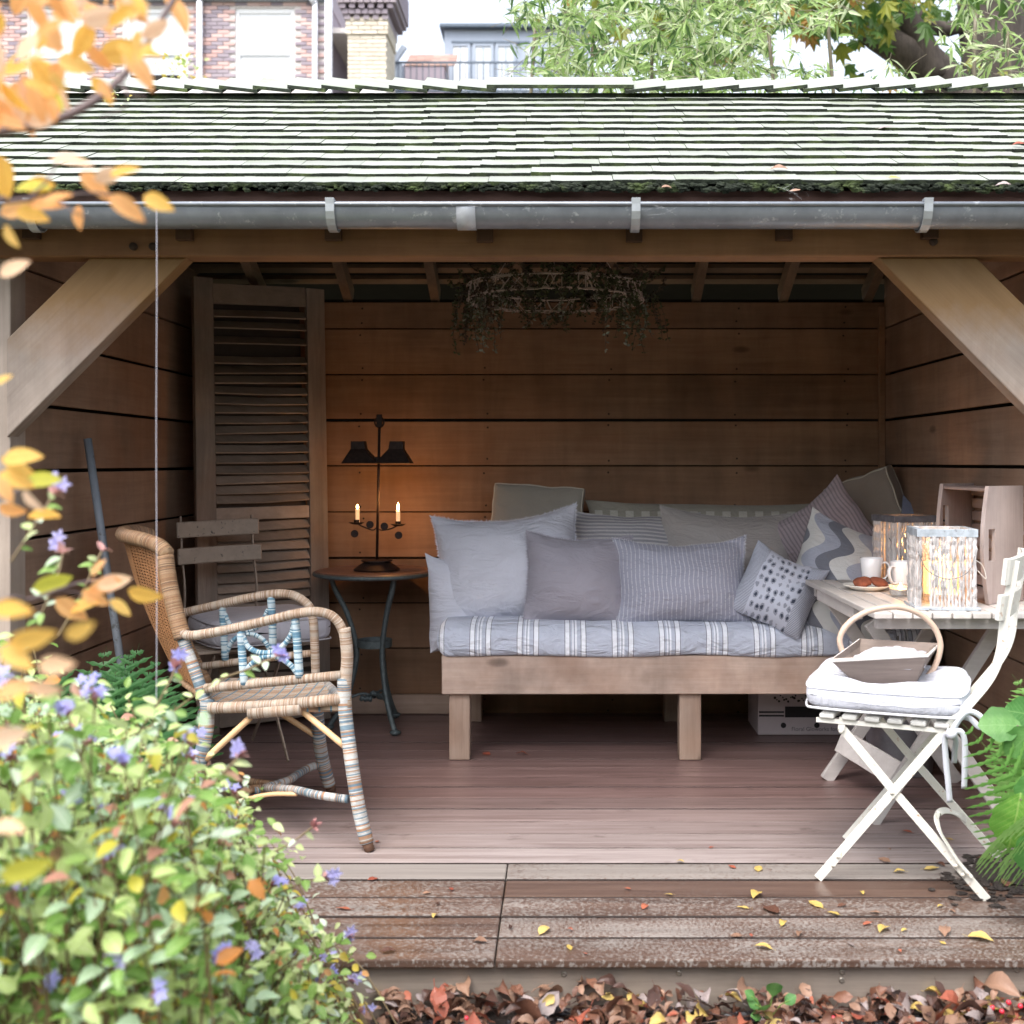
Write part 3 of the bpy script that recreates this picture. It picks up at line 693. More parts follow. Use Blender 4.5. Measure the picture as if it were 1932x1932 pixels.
# blue-grey dormer with tall windows, low tiled roof, railing
DD = 30.0
M_bg = plain('blue_grey_paint', (.30, .345, .42), .6, var=.06, nscale=3); M_bgd = plain('dark_blue_trim', (.09, .12, .16), .6)
dor = thing('dormer_building', 'blue grey dormer with glazed doors and a dark flat cornice', 'dormer', (hx(960, DD), DD*S, 0))
m = MB(); m.box((hx(838, DD), DD*S, -.1), (hx(1120, DD), DD*S+3, hz(56, DD))); m.build('wall', M_bg, dor)
m = MB(); m.box((hx(830, DD), DD*S-.15, hz(56, DD)), (hx(1125, DD), DD*S+3.1, hz(48, DD))); m.build('cornice', M_bgd, dor, bevel=.02)
m = MB(); m.box((hx(852, DD), DD*S-.05, hz(83, DD)), (hx(1000, DD), DD*S, hz(79, DD))); m.build('lintel', M_bgd, dor)
for a, b_ in ((855, 882), (897, 926), (940, 968), (990, 1020)):
    m = MB(); A_, B_ = hx(a, DD), hx(b_, DD); zt_, zb_ = hz(88, DD), hz(175, DD); y_ = DD*S
    for lo, hi in (((A_-.06, y_-.04, zb_), (A_, y_+.01, zt_)), ((B_, y_-.04, zb_), (B_+.06, y_+.01, zt_)), ((A_-.06, y_-.04, zt_), (B_+.06, y_+.01, zt_+.06)), (((A_+B_)/2-.015, y_-.03, zb_), ((A_+B_)/2+.015, y_+.01, zt_))): m.box(lo, hi)
    wn_ = m.build('window', M_bg, dor)
    m = MB(); m.box((A_, y_-.015, zb_), (B_, y_-.003, zt_)); m.build('pane', M_blind if a < 897 else M_gl, wn_)
m = MB(); m.box((hx(1000, DD), DD*S-.03, hz(75, DD)), (hx(1118, DD), DD*S-.001, hz(170, DD)))
m.build('cladding', M_bg, dor)
M_tile = brick_mat('brown_roof_tile', (.20, .12, .10), (.38, .26, .22))
low = thing('tiled_house', 'low brown tiled roof between the chimney and the blue grey dormer', 'house', (hx(800, 28.5), 28.5*S, 0))
m = MB(); m.box((hx(742, 28.5), 28.5*S, -.1), (hx(838, 28.5), 28.5*S+2.5, hz(123, 28.5))); m.build('wall', M_brd, low)
me_t = MB().box((0, 0, 0), (.16, .02, .10)).mesh('roof_tile', M_tile)
for r_ in range(6):
    for k in range(6):
        p = Vector((hx(765, 28.5)+k*.165, 28.5*S-.02+r_*.12, hz(124, 28.5)+r_*.075)); inst('roof_tile', me_t, low, M=Matrix.Translation(p) @ Matrix.Rotation(-.7, 4, 'X'))
m = MB(); m.prism([(hx(742, 28.5), hz(128, 28.5)), (hx(838, 28.5), hz(128, 28.5)), (hx(838, 28.5), hz(95, 28.5)), (hx(760, 28.5), hz(97, 28.5))], (0, 28.5*S+.6, 0), (1, 0, 0), (0, 0, 1), (0, 1, 0), .3); m.build('roof', M_tile, low, fix=True)
m = MB(); m.box((hx(740, 27.5), 27.5*S, hz(180, 27.5)), (hx(758, 27.5), 27.5*S+.3, hz(118, 27.5))); m.bar((hx(742, 27.5), 27.5*S, hz(118, 27.5)), (hx(763, 27.5), 27.5*S, hz(88, 27.5)), .1, .1); m.build('flashing', M_bg, low)
rail = thing('balcony_railing', 'thin dark metal railing running before the dormer windows', 'railing', (hx(850, 27), 27*S, hz(170)))
m = MB(); m.bar((hx(738), 27*S, hz(118)), (hx(1060), 27*S, hz(118)), .035, .03); m.build('top_rail', M_bgd, rail)
m = MB(); m.bar((hx(738), 27*S, hz(172)), (hx(1060), 27*S, hz(172)), .035, .03); m.build('bottom_rail', M_bgd, rail)
me_r = MB().box((-.008, -.008, 0), (.008, .008, hz(118)-hz(172))).mesh('baluster', M_bgd)
for k in range(28): inst('baluster', me_r, rail, M=Matrix.Translation((hx(740)+k*.115, 27*S, hz(172))))
# ---- sycamore behind, with thick grey limbs
M_trunk = wood('tree_bark', (.035, .028, .024), (.14, .115, .10), 'Z', .9, knots=False, bump=1.2, blotch=.8)
LY = [leafm('sycamore_green', (.045, .11, .02), (.10, .19, .035), .45, .45), leafm('sycamore_yellow_green', (.16, .22, .03), (.28, .28, .04), .45, .5), leafm('sycamore_orange', (.30, .16, .03), (.38, .22, .05), .5, .4)]
syc = thing('sycamore_tree', 'big sycamore with thick dark limbs and broad green yellow leaves behind the bamboo', 'tree', ((1880-1060)/2700*15, 15*S, -.1))
def trunk(nm, seq, rs, D=15, nn=12):
    m = MB(); pts = [A(x, y, D+(d if len(q) > 2 else 0)) for q in seq for x, y, d in [(q[0], q[1], q[2] if len(q) > 2 else 0)]]
    c_ = curve(pts, 4); n_ = len(c_); rr = [rs[min(len(rs)-1, int(i/(n_-1)*(len(rs)-1)))]*(1-((i/(n_-1)*(len(rs)-1)) % 1))+rs[min(len(rs)-1, int(i/(n_-1)*(len(rs)-1))+1)]*((i/(n_-1)*(len(rs)-1)) % 1) for i in range(n_)]
    m.tube(c_, rr, nn, rnd=.05); return m.build(nm, M_trunk, syc, smooth=True)
trunk('trunk', [(1890, 1000), (1885, 400), (1880, 160), (1872, 60), (1862, -40), (1850, -200)], [.5, .42, .36, .34, .32, .25])
trunk('limb', [(1830, 260, -.3), (1790, 170, -.3), (1740, 118, -.3), (1690, 88, -.3), (1640, 60, -.2), (1580, 10, 0), (1500, -60, 0)], [.24, .22, .20, .16, .13, .12, .10])
trunk('limb', [(1765, 150, -.4), (1740, 80, -.4), (1715, 40, -.4), (1690, 0, -.4), (1675, -60, -.4)], [.15, .13, .11, .10, .09])
trunk('limb', [(1725, 20, -.2), (1750, 45, -.2), (1790, 55, -.1), (1850, 30, 0)], [.09, .08, .08, .07])
trunk('limb', [(1480, -30, 1), (1400, 0, 1), (1330, 5, 1), (1270, 20, 1), (1180, 60, 1)], [.10, .08, .06, .04, .03])
def palmate():
    tips = [(0, 1.0), (38, .86), (82, .72), (130, .42), (165, .22)]; out = []
    for i, (a, r_) in enumerate(tips):
        out.append((a, r_)); 
        if i < len(tips)-1: out.append(((a+tips[i+1][0])/2, .42*min(r_, tips[i+1][1])+.12))
    full = [(a, r_) for a, r_ in out]+[(-a, r_) for a, r_ in out[:0:-1]]
    vs = [(0, 0, 0)]+[(r_*math.cos(math.radians(a))*.62+.30, r_*math.sin(math.radians(a))*.62, -.18*r_*r_) for a, r_ in full]
    return vs, [(0, i, i % (len(vs)-1)+1) for i in range(1, len(vs))]
pv, pf = palmate(); pm_ = [MB().add(pv, pf).mesh('leaf', LY[i]) for i in range(3)]
st_ = MB(); n_ind = 0
def inframe(p): 
    D = p.y/S; px = 1060+p.x/D*2700; py = 872-(p.z-1.15)/D*2700; return px, py
for k in range(1150):
    D = R.uniform(12.0, 15.5); px = R.choice((R.gauss(1330, 130), R.gauss(1560, 60), R.gauss(1640, 60), R.uniform(1000, 2080))); py = R.choice((R.gauss(15, 40), R.uniform(-140, 150), R.uniform(-160, 20)))
    if px < 1010 and py > 60 or px < 960: continue
    if 1445 < px < 1620 and 55 < py < 150 and R.random() < .93: continue      # gap where the sky shows
    if 1665 < px < 1830 and py > 50 and R.random() < .8: continue
    if 1840 < px and R.random() < .6: continue
    p = A(px, py, D); d = Vector((R.uniform(-1, 1), R.uniform(-1, .4), R.uniform(-1.2, .1))); sc_ = R.uniform(.13, .26); mi = R.choices((0, 1, 2), (6, 4, .6))[0]
    Mx = frame(p, d, up=(R.uniform(-.5, .5), -1, .6), roll=R.uniform(-.6, .6), scl=sc_)
    if -20 < px < 1950 and -20 < py < 160 and n_ind < 290: inst('leaf', pm_[mi], syc, M=Mx); n_ind += 1
    else: st_.add(pv, pf, mi, None, Mx)
st_.build('crown', LY, syc, kind='stuff')
# ---- bamboo just behind the shelter
LB = [leafm('bamboo_leaf', (.28, .42, .13), (.46, .60, .24), .4, .5), leafm('bamboo_leaf_pale', (.54, .64, .36), (.70, .76, .50), .4, .5), leafm('bamboo_leaf_dark', (.06, .13, .035), (.12, .20, .06), .4, .45)]
M_cane2 = plain('bamboo_cane', (.12, .10, .06), .5)
bvv, bff = leafmesh('lance', 3, .25, .25, 1, .17); bmm = [MB().add(bvv, bff).mesh('leaf', LB[i]) for i in range(3)]
def bamboo(label, culms, nleaf, D0, D1, box, seed, dens):
    rr = random.Random(seed); c_ = thing('bamboo_plant', label, 'bamboo', XD(culms[0][0], D0+.3, -.1), 0, 'bamboo behind the shelter roof'); sf = MB(); ni = 0
    for (x_, tx_, ty_) in culms:
        top = A(tx_, ty_, (D0+D1)/2); m = MB(); b0 = XD(x_, (D0+D1)/2, -.12); m.tube(curve([b0, b0.lerp(top, .6)+Vector((0, 0, .4)), top], 8), [.011]*17, 6); m.build('cane', M_cane2, c_, smooth=True)
    for k in range(nleaf//7):
        px, py = rr.uniform(box[0], box[1]), rr.uniform(box[2], box[3])
        if not dens(px, py, rr): continue
        D = rr.uniform(D0, D1); p = A(px, py, D); q = p+Vector((rr.uniform(-.22, .22), rr.uniform(-.12, .12), rr.uniform(-.10, .14))); sf.tube([q, p.lerp(q, .5)+Vector((0, 0, .02)), p], .0016, 3, 3, caps=False)
        for j in range(rr.randrange(5, 11)):
            o_ = q.lerp(p, rr.random()**.6); d = (p-q).normalized()*.7+Vector((rr.uniform(-.9, .9), rr.uniform(-.7, .7), rr.uniform(-.9, .5))); mi = rr.choices((0, 1, 2), (5, 3.2, 2))[0]
            Mx = frame(o_, d, up=(rr.uniform(-.4, .4), -.7, .8), roll=rr.uniform(-1.0, 1.0), scl=rr.uniform(.06, .125))
            if ni < 280 and j < 3 and 900 < px < 1940 and 0 < py < 155: inst('leaf', bmm[mi], c_, M=Mx); ni += 1
            else: sf.add(bvv, bff, mi, None, Mx)
    sf.build('foliage', LB+[M_cane2], c_, kind='stuff')
def d1(px, py, rr):
    edge = 955+max(0, py-10)*.25+(25 if 40 < py < 80 else 0); return px > edge+rr.uniform(-8, 30) and not (1250 < px < 1400 and py < 35 and rr.random() < .4)
def d2(px, py, rr): return not (1450 < px < 1640 and 60 < py < 130 and rr.random() < .85) and not (1380 < px < 1520 and py < 90 and rr.random() < .45)
def d3(px, py, rr): return rr.random() < (.42 if px > 1790 else .02 if py < 130 else .45)
bamboo('dense pale green bamboo spray at the left, beside the dormer', [(-.3, 1010, 40), (.1, 1120, 20), (.5, 1230, 60)], 2700, 7.2, 9.0, (940, 1300, -70, 175), 3, d1)
bamboo('pale green bamboo in the middle, before the bright gap of sky', [(1.0, 1340, 10), (1.4, 1450, 60), (1.7, 1560, 20)], 2300, 7.2, 9.0, (1260, 1570, -70, 175), 4, d2)
bamboo('sparser bamboo at the right, in front of the dark tree limbs', [(2.3, 1840, 20), (2.7, 1900, 60)], 2200, 7.4, 8.8, (1640, 2060, -70, 175), 5, d3)
# ================================================================ FURNITURE
def P3(seq, D=None):
    return [A(*(p if len(p) == 3 else (p[0], p[1], D))) for p in seq]
# ---------------------------------------------------------------- rattan armchair
TAN = [rgb(176, 138, 104), rgb(158, 120, 90), rgb(188, 156, 124), rgb(134, 106, 84), rgb(172, 138, 108)]
PALE = [rgb(196, 174, 154), rgb(184, 158, 136), rgb(206, 190, 174), rgb(168, 138, 114), rgb(200, 184, 168)]
MIX = [rgb(208, 204, 198), rgb(128, 152, 166), rgb(184, 140, 108), rgb(212, 208, 202), rgb(112, 136, 152), rgb(180, 148, 122), rgb(206, 210, 212), rgb(196, 186, 176)]
BLUE = [rgb(208, 222, 226), rgb(96, 142, 168), rgb(200, 216, 224), rgb(120, 160, 182)]
W_tan, W_pale, W_mix, W_blue = wicker('rattan_tan', TAN, .0034), wicker('rattan_pale', PALE, .0036), wicker('rattan_striped', MIX, .0036), wicker('rattan_blue', BLUE, .0038)
M_cane = plain('bare_cane', rgb(224, 184, 138), .4, var=.12)
ac = thing('rattan_armchair', 'rattan armchair with blue and white bound legs, its back to the left shrubs', 'armchair', XD(-.70, 4.65, 0))
def tb(nm, pts, r, mat, n=12, seg=7, D=None, par=None):
    m = MB(); m.tube(curve(P3(pts, D), seg), r, n); return m.build(nm, mat, par or ac, smooth=True)
# front legs run on into the arms: the arm and the leg are separate bound lengths
tb('leg', [(649, 1280, 4.32), (651, 1340, 4.31), (662, 1430, 4.28), (676, 1520, 4.25), (692, 1590, 4.235)], .021, W_mix)
m = MB(); m.tube(P3([(690, 1582, 4.236), (698, 1606, 4.23)]), [.017, .015], 10); m.build('foot', plain('bare_wood_foot', (.12, .06, .035), .7), ac, smooth=True)
m = MB(); m.tube(P3([(622, 1480, 4.96), (625, 1494, 4.965)]), [.018, .016], 10); m.build('foot', bpy.data.materials['bare_wood_foot'], ac, smooth=True)
tb('leg', [(596, 1290, 4.87), (598, 1345, 4.88), (606, 1420, 4.92), (621, 1482, 4.96)], .023, W_mix)
tb('leg', [(391, 1320, 4.36), (389, 1381, 4.35), (371, 1458, 4.33), (357, 1540, 4.30), (348, 1600, 4.26)], .022, W_mix)
tb('leg', [(398, 1300, 4.86), (378, 1370, 4.88), (355, 1440, 4.90), (340, 1492, 4.98)], .022, W_mix)
tb('arm', [(341, 1193, 4.36), (362, 1199, 4.35), (420, 1190, 4.33), (500, 1172, 4.32), (570, 1156, 4.31), (610, 1156, 4.31), (635, 1170, 4.31), (650, 1200, 4.32), (655, 1240, 4.32), (654, 1283, 4.32)], .0145, W_pale)
tb('arm', [(338, 1158, 4.88), (400, 1144, 4.87), (480, 1126, 4.86), (530, 1120, 4.86), (560, 1126, 4.86), (583, 1144, 4.86), (591, 1172, 4.86), (594, 1225, 4.86), (596, 1290, 4.87)], .0150, W_pale)
tb('leg_wrap_upper', [(650, 1185, 4.315), (655, 1240, 4.318), (651, 1300, 4.318), (653, 1335, 4.31)], .0185, W_pale)
tb('back_post', [(312, 1050, 4.42), (318, 1095, 4.40), (330, 1150, 4.38), (345, 1205, 4.37)], .0255, W_tan)
tb('back_post', [(345, 1205, 4.37), (360, 1245, 4.37), (380, 1300, 4.36), (392, 1335, 4.36)], .018, W_mix)
tb('back_post', [(288, 1016, 5.0), (296, 1070, 4.98), (316, 1130, 4.93), (352, 1210, 4.90), (398, 1300, 4.86)], .016, W_tan)
UT = [(315, 1045, 4.41), (300, 1030, 4.44), (268, 1018, 4.50), (240, 1012, 4.60), (231, 1008, 4.72), (238, 1004, 4.84), (262, 1004, 4.96), (284, 1010, 5.02)]
m = MB()
pts = curve(P3(UT), 6); m.tube(pts, .024, 12)
m.build('top_rail', W_tan, ac, smooth=True)
tb('side_rail', [(387, 1299, 4.345), (500, 1288, 4.33), (645, 1274, 4.32)], .0145, W_pale)
tb('side_rail', [(375, 1258, 4.87), (470, 1246, 4.87), (592, 1232, 4.87)], .0125, W_pale)
tb('arm_upright', [(454, 1186, 4.33), (457, 1235, 4.33), (461, 1292, 4.33)], .0125, W_blue)
tb('arm_upright', [(556, 1162, 4.32), (561, 1215, 4.32), (565, 1278, 4.32)], .013, W_blue)
tb('arm_scroll', [(458, 1200, 4.33), (470, 1222, 4.33), (495, 1232, 4.33), (525, 1226, 4.33), (548, 1200, 4.33), (554, 1178, 4.33)], .0085, W_blue)
tb('arm_scroll', [(462, 1278, 4.33), (470, 1258, 4.33), (495, 1240, 4.33), (525, 1240, 4.33), (548, 1255, 4.33), (562, 1272, 4.33)], .0085, W_blue)
tb('arm_upright', [(419, 1138, 4.87), (422, 1190, 4.87), (425, 1246, 4.87)], .0125, W_blue)
tb('arm_upright', [(511, 1124, 4.86), (514, 1180, 4.86), (515, 1240, 4.86)], .0135, W_blue)
tb('arm_scroll', [(424, 1158, 4.87), (434, 1178, 4.87), (462, 1190, 4.87), (490, 1180, 4.87), (506, 1150, 4.87)], .0085, W_blue)
tb('arm_scroll', [(427, 1232, 4.87), (440, 1208, 4.87), (468, 1196, 4.87), (495, 1206, 4.87), (512, 1230, 4.87)], .0085, W_blue)
for a, b_ in (((566, 1338, 4.34), (650, 1408, 4.30)), ((472, 1354, 4.34), (388, 1432, 4.335)), ((505, 1330, 4.86), (606, 1395, 4.9)), ((382, 1360, 4.36), (368, 1440, 4.8))):
    tb('brace_cane', [a, b_], .010, M_cane, 8)
tb('stretcher', [(656, 1508, 4.26), (600, 1500, 4.30), (555, 1490, 4.4), (500, 1486, 4.55)], .0125, W_mix)
tb('stretcher', [(616, 1440, 4.93), (585, 1448, 4.9), (560, 1462, 4.8), (540, 1474, 4.7), (480, 1492, 4.6)], .0135, W_mix)
tb('stretcher', [(520, 1487, 4.62), (470, 1490, 4.6), (430, 1512, 4.5), (365, 1536, 4.32)], .013, W_tan)
tb('stretcher', [(530, 1482, 4.66), (470, 1474, 4.75), (400, 1460, 4.9), (350, 1455, 4.92)], .012, W_tan)
tb('stretcher_cane', [(560, 1498, 4.38), (500, 1500, 4.42), (430, 1520, 4.42), (372, 1550, 4.32)], .007, M_cane, 8)
# seat
M_seat, t, b = newmat('woven_seat')
tc = nd(t, 'ShaderNodeTexCoord').outputs['Object']; sp = nd(t, 'ShaderNodeSeparateXYZ', {0: tc})
fy = mathn(t, 'FRACT', mathn(t, 'MULTIPLY', sp.outputs[1], 130)); fx = mathn(t, 'FRACT', mathn(t, 'MULTIPLY', sp.outputs[0], 28))
wn = nd(t, 'ShaderNodeTexWhiteNoise', {'W': mathn(t, 'FLOOR', mathn(t, 'MULTIPLY', sp.outputs[1], 130))}, noise_dimensions='1D').outputs['Value']
c = ramp(t, wn, [(0, rgb(180, 144, 116)), (.4, rgb(200, 176, 152)), (.7, rgb(196, 190, 182))], 'CONSTANT')
c = mixc(t, mathn(t, 'LESS_THAN', fx, .16), c, rgb(96, 138, 160))
pr = mathn(t, 'SINE', mathn(t, 'MULTIPLY', fy, PI)); c = mixc(t, 1, c, ramp(t, pr, [(0, .25), (.6, 1)]), 'MULTIPLY')
setp(t, b, col=c, rough=.5, nor=bumpn(t, pr, .8, .004))
sx0, sx1 = A(398, 0, 4.34).x, A(640, 0, 4.32).x; z = .41
m = MB(); q = [A(396, 1330, 4.34), A(642, 1316, 4.32), A(606, 1287, 4.85), A(404, 1300, 4.86)]
nn_ = 10; vs = []
for j in range(nn_+1):
    for i in range(nn_+1):
        u, v = i/nn_, j/nn_; p = q[0].lerp(q[1], u).lerp(q[3].lerp(q[2], u), v); p.z = .418-.018*math.sin(PI*u)*math.sin(PI*v)+.008*u; vs.append(p)
k0 = len(vs); vs += [p-Vector((0, 0, .03)) for p in vs]
fs = [(j*11+i, j*11+i+1, j*11+i+12, j*11+i+11) for j in range(10) for i in range(10)]
fs2 = [tuple(k0+x for x in f[::-1]) for f in fs]
edge = [i for i in range(11)]+[11*j+10 for j in range(1, 11)]+[110+i for i in range(9, -1, -1)]+[11*j for j in range(9, 0, -1)]
fs3 = [(edge[i], k0+edge[i], k0+edge[(i+1) % len(edge)], edge[(i+1) % len(edge)]) for i in range(len(edge))]
m.add(vs, fs+fs2+fs3); m.build('seat', M_seat, ac, fix=True, bevel=.006)
tb('seat_edge', [(394, 1336, 4.33), (500, 1332, 4.315), (643, 1319, 4.31)], .0175, W_pale)
tb('seat_edge', [(643, 1319, 4.31), (625, 1300, 4.6), (606, 1284, 4.86)], .015, W_mix)
tb('seat_binding', [(470, 1344, 4.315), (520, 1340, 4.31), (568, 1336, 4.31)], .021, W_pale)
# woven back: crossing strips on the curved back
def backpt(u, v):       # u along the U of the back, v down
    top = P3(UT); i = min(len(top)-2, int(u*(len(top)-1))); f = u*(len(top)-1)-i
    a = top[i].lerp(top[i+1], f)
    bot = [A(388, 1318, 4.37), A(372, 1300, 4.42), A(350, 1285, 4.52), A(335, 1275, 4.64), A(332, 1270, 4.74), A(340, 1266, 4.82), A(365, 1268, 4.86), A(392, 1275, 4.88)]
    c_ = bot[i].lerp(bot[i+1], f); p = a.lerp(c_, v); p.x -= .018*math.sin(PI*v); return p
m = MB()
for k in range(44):
    v = .02+.96*k/43; m.strap([backpt(u/20, v) for u in range(21)], .0048, .0022, wdir=(0, 0, 1))
for k in range(34):
    u = .01+.98*k/33; m.strap([backpt(u, v/12) for v in range(13)], .0075, .0026, wdir=((0, 1, 0) if .2 < u < .85 else (1, 0, 0)))
m.build('woven_back', W_weave if 0 else plain('dark_cane_weave', rgb(140, 98, 62), .6), ac, kind='stuff')
tb('back_edge', [(300, 1062, 4.41), (322, 1130, 4.38), (350, 1215, 4.37), (384, 1300, 4.36)], .006, W_tan)
tb('back_edge', [(388, 1318, 4.37), (360, 1300, 4.46), (335, 1280, 4.62), (332, 1270, 4.74), (345, 1266, 4.83)], .009, W_tan)

# ---------------------------------------------------------------- round metal table and candle stand
M_iron = plain('green_grey_iron', rgb(88, 98, 100), .55, .3, var=.25, nscale=40, dirt=(.03, .03, .03))
M_rust = plain('rusty_iron', (.035, .02, .016), .6, .5, var=.4, nscale=50, bump=.4)
bt = thing('round_side_table', 'small round metal table with curved grey green legs under the candle stand', 'table', XD((706-1060)/2700*6.2, 6.2, 0))
tz = A(706, 1077, 6.2).z; tx, ty = (706-1060)/2700*6.2, 6.2*S
T = Matrix.Translation((tx, ty, 0))
m = MB(); m.lathe([(.0, tz+.002), (.235, tz+.001), (.247, tz+.004), (.254, tz), (.254, tz-.018), (.246, tz-.02), (.0, tz-.006)], 48, T)
m.build('table_top', [plain('rusted_table_top', rgb(112, 90, 86), .45, .2, var=.35, nscale=18, dirt=rgb(70, 66, 66))], bt, auto=40)
m = MB(); m.tube([(tx+.2545*math.cos(a*PI/24), ty+.2545*math.sin(a*PI/24), tz-.009) for a in range(48)], .0085, 8, closed=True); m.build('table_rim', M_iron, bt, smooth=True)
def leg_rad(ang):
    prof = [(.19, tz-.012), (.165, tz-.08), (.12, tz-.17), (.085, .40), (.075, .33), (.085, .25), (.11, .16), (.15, .08), (.185, .03), (.195, .004)]
    return curve([(tx+r_*math.cos(ang), ty+r_*math.sin(ang), z_) for r_, z_ in prof], 4)
for ang in (-PI/2+.62, PI/2-.35, PI+.28):
    m = MB(); m.tube(leg_rad(ang), .0115, 8); p = leg_rad(ang)[-1]; m.blob(p+Vector((0, 0, .012)), .020, k=.1, sq=(1.2, 1.2, .6)); m.build('leg', M_iron, bt, smooth=True)
m = MB(); m.lathe([(.072, .352), (.077, .352), (.077, .382), (.072, .382), (.072, .352)], 24, T); m.build('ring', M_iron, bt, auto=40)
m = MB()
for ang in (-PI/2+.62, PI/2-.35, PI+.28):
    m.tube(curve([(tx, ty, .13), (tx+.05*math.cos(ang), ty+.05*math.sin(ang), .15), (tx+.12*math.cos(ang), ty+.12*math.sin(ang), .13)], 5), .006, 6)
for k in range(9): m.blob((tx-.05+.012*k, ty-.02, .14+R.uniform(-.012, .014)), .012, k=.3)
m.build('cast_ornament', M_iron, bt, smooth=True)
# candle stand
CD = 6.2; cs = thing('candle_stand', 'tall black iron candle stand with two shades on the round table', 'candle holder', (tx+.01, ty, tz+.004))
m = MB(); m.lathe([(.001, tz+.004), (.098, tz+.004), (.100, tz+.008), (.075, tz+.026), (.055, tz+.040), (.067, tz+.042), (.067, tz+.047), (.001, tz+.05)], 28, Matrix.Translation((A(711, 0, CD).x, ty, 0))); m.build('base', M_rust, cs, auto=35)
m = MB(); m.tube([A(711, 1058, CD), A(714, 900, CD), A(716, 790, CD)], .0062, 10); m.build('pole', M_rust, cs, smooth=True)
m = MB(); c0 = A(715.5, 795, CD)
m.tube([c0+Vector((.020*math.cos(a*PI/8), 0, .022*math.sin(a*PI/8)-.004)) for a in range(16)], .004, 6, closed=True); m.box(c0+Vector((-.012, -.008, -.025)), c0+Vector((.012, .008, .03))); m.build('handle', M_rust, cs, bevel=.003)
def frus(m, cx, zt, zb_, wt, wb, dt, db, lean):
    c_ = Vector((cx, ty-.03, 0)); vs = []
    for z_, w_, d_, l_ in ((zb_, wb, db, 0), (zt-(zt-zb_)*.35, wt*1.08, dt*1.1, lean*.8), (zt, wt, dt, lean)):
        vs += [c_+Vector((l_+i*w_/2, j*d_/2, z_)) for i, j in ((-1, -1), (1, -1), (1, 1), (-1, 1))]
    m.add(vs, [(k*4+i, k*4+(i+1) % 4, k*4+4+(i+1) % 4, k*4+4+i) for k in range(2) for i in range(4)])
for cx, s_ in ((684, -1), (746, 1)):
    m = MB(); x = A(cx, 0, CD).x; zt, zb_ = A(0, 833, CD).z, A(0, 874, CD).z
    frus(m, x, zt, zb_, .058, .150, .058, .13, s_*.012); o = m.build('lamp_shade', M_rust, cs, bevel=.001)
    sm = o.modifiers.new('Solidify', 'SOLIDIFY'); sm.thickness = .002
m = MB(); m.box((A(684, 0, CD).x, ty-.036, A(0, 873, CD).z), (A(746, 0, CD).x, ty-.024, A(0, 862, CD).z)); m.build('shade_arm', M_rust, cs, bevel=.002)
for s_, px0, py0 in ((-1, 673, 990), (1, 751, 993)):
    m = MB(); x = A(px0, py0, CD); j = A(711, 995, CD)
    m.tube(curve([j, j+Vector((s_*.018, 0, -.012)), x+Vector((-s_*.035, 0, -.012)), x+Vector((-s_*.005, 0, .002))], 6), .003, 6); m.build('arm', M_rust, cs, smooth=True)
    m = MB(); m.lathe([(.004, 0), (.02, .002), (.034, .010), (.033, .011), (.012, .006), (.012, .022), (.010, .022), (.009, .004)], 20, Matrix.Translation(x)); m.build('drip_pan', M_rust, cs, auto=40)
    for dx, dy in ((-4 if s_ < 0 else 1, 17), (25 if s_ < 0 else -26, 0)):
        d = A(px0+dx, py0+dy, CD-.02); m = MB(); m.tube([d+Vector((0, -.002, 0)), d+Vector((0, .002, 0))], .0165, 16); m.build('disc', M_rust, cs)
M_wax, t, b = newmat('candle_wax'); setp(t, b, col=(.8, .72, .6), rough=.5, emc=(1, .45, .15), ems=.25)
def flame_mat(name, s_):
    m, t, b = newmat(name); setp(t, b, col=(0, 0, 0), emc=(1.0, .62, .22), ems=s_); return m
M_fl = flame_mat('flame', 22.0)
def lamp_light(name, loc, e, par_r=.02, col=(1, .45, .14)):
    l = bpy.data.lights.new(name, 'POINT'); l.energy = e; l.color = col; l.shadow_soft_size = par_r; o = bpy.data.objects.new(name, l); C.objects.link(o); o.location = loc; return o
for lb, px, y1, y0, fy_, fh, en in (('left candle of the iron stand, burning low with a tiny flame', 674.5, 982, 961, 957, 8, .18), ('right candle of the iron stand, burning with a tall bright flame', 751, 986, 964, 957, 14, .9)):
    x = A(px, y1, CD); top = A(px, y0, CD).z
    cn = thing('candle', lb, 'candle', (x.x, ty, x.z-.008), 0, 'candles on the iron stand')
    m = MB(); m.lathe([(.0005, x.z-.008), (.0088, x.z-.008), (.0088, top), (.006, top-.001), (.0005, top-.001)], 14, Matrix.Translation((x.x, ty, 0))); m.build('wax', M_wax, cn, auto=40)
    h = fh/2700*CD*1.1; m = MB(); m.lathe([(.0004, 0), (.0030, h*.15), (.0052, h*.4), (.0042, h*.65), (.0018, h*.88), (.0003, h)], 12, Matrix.Translation((x.x, ty, top+.001))); m.build('flame', M_fl, cn, smooth=True)
    l = lamp_light('candle_light', (0, 0, top+h*.6-(x.z-.008)), en, .012); l.parent = cn

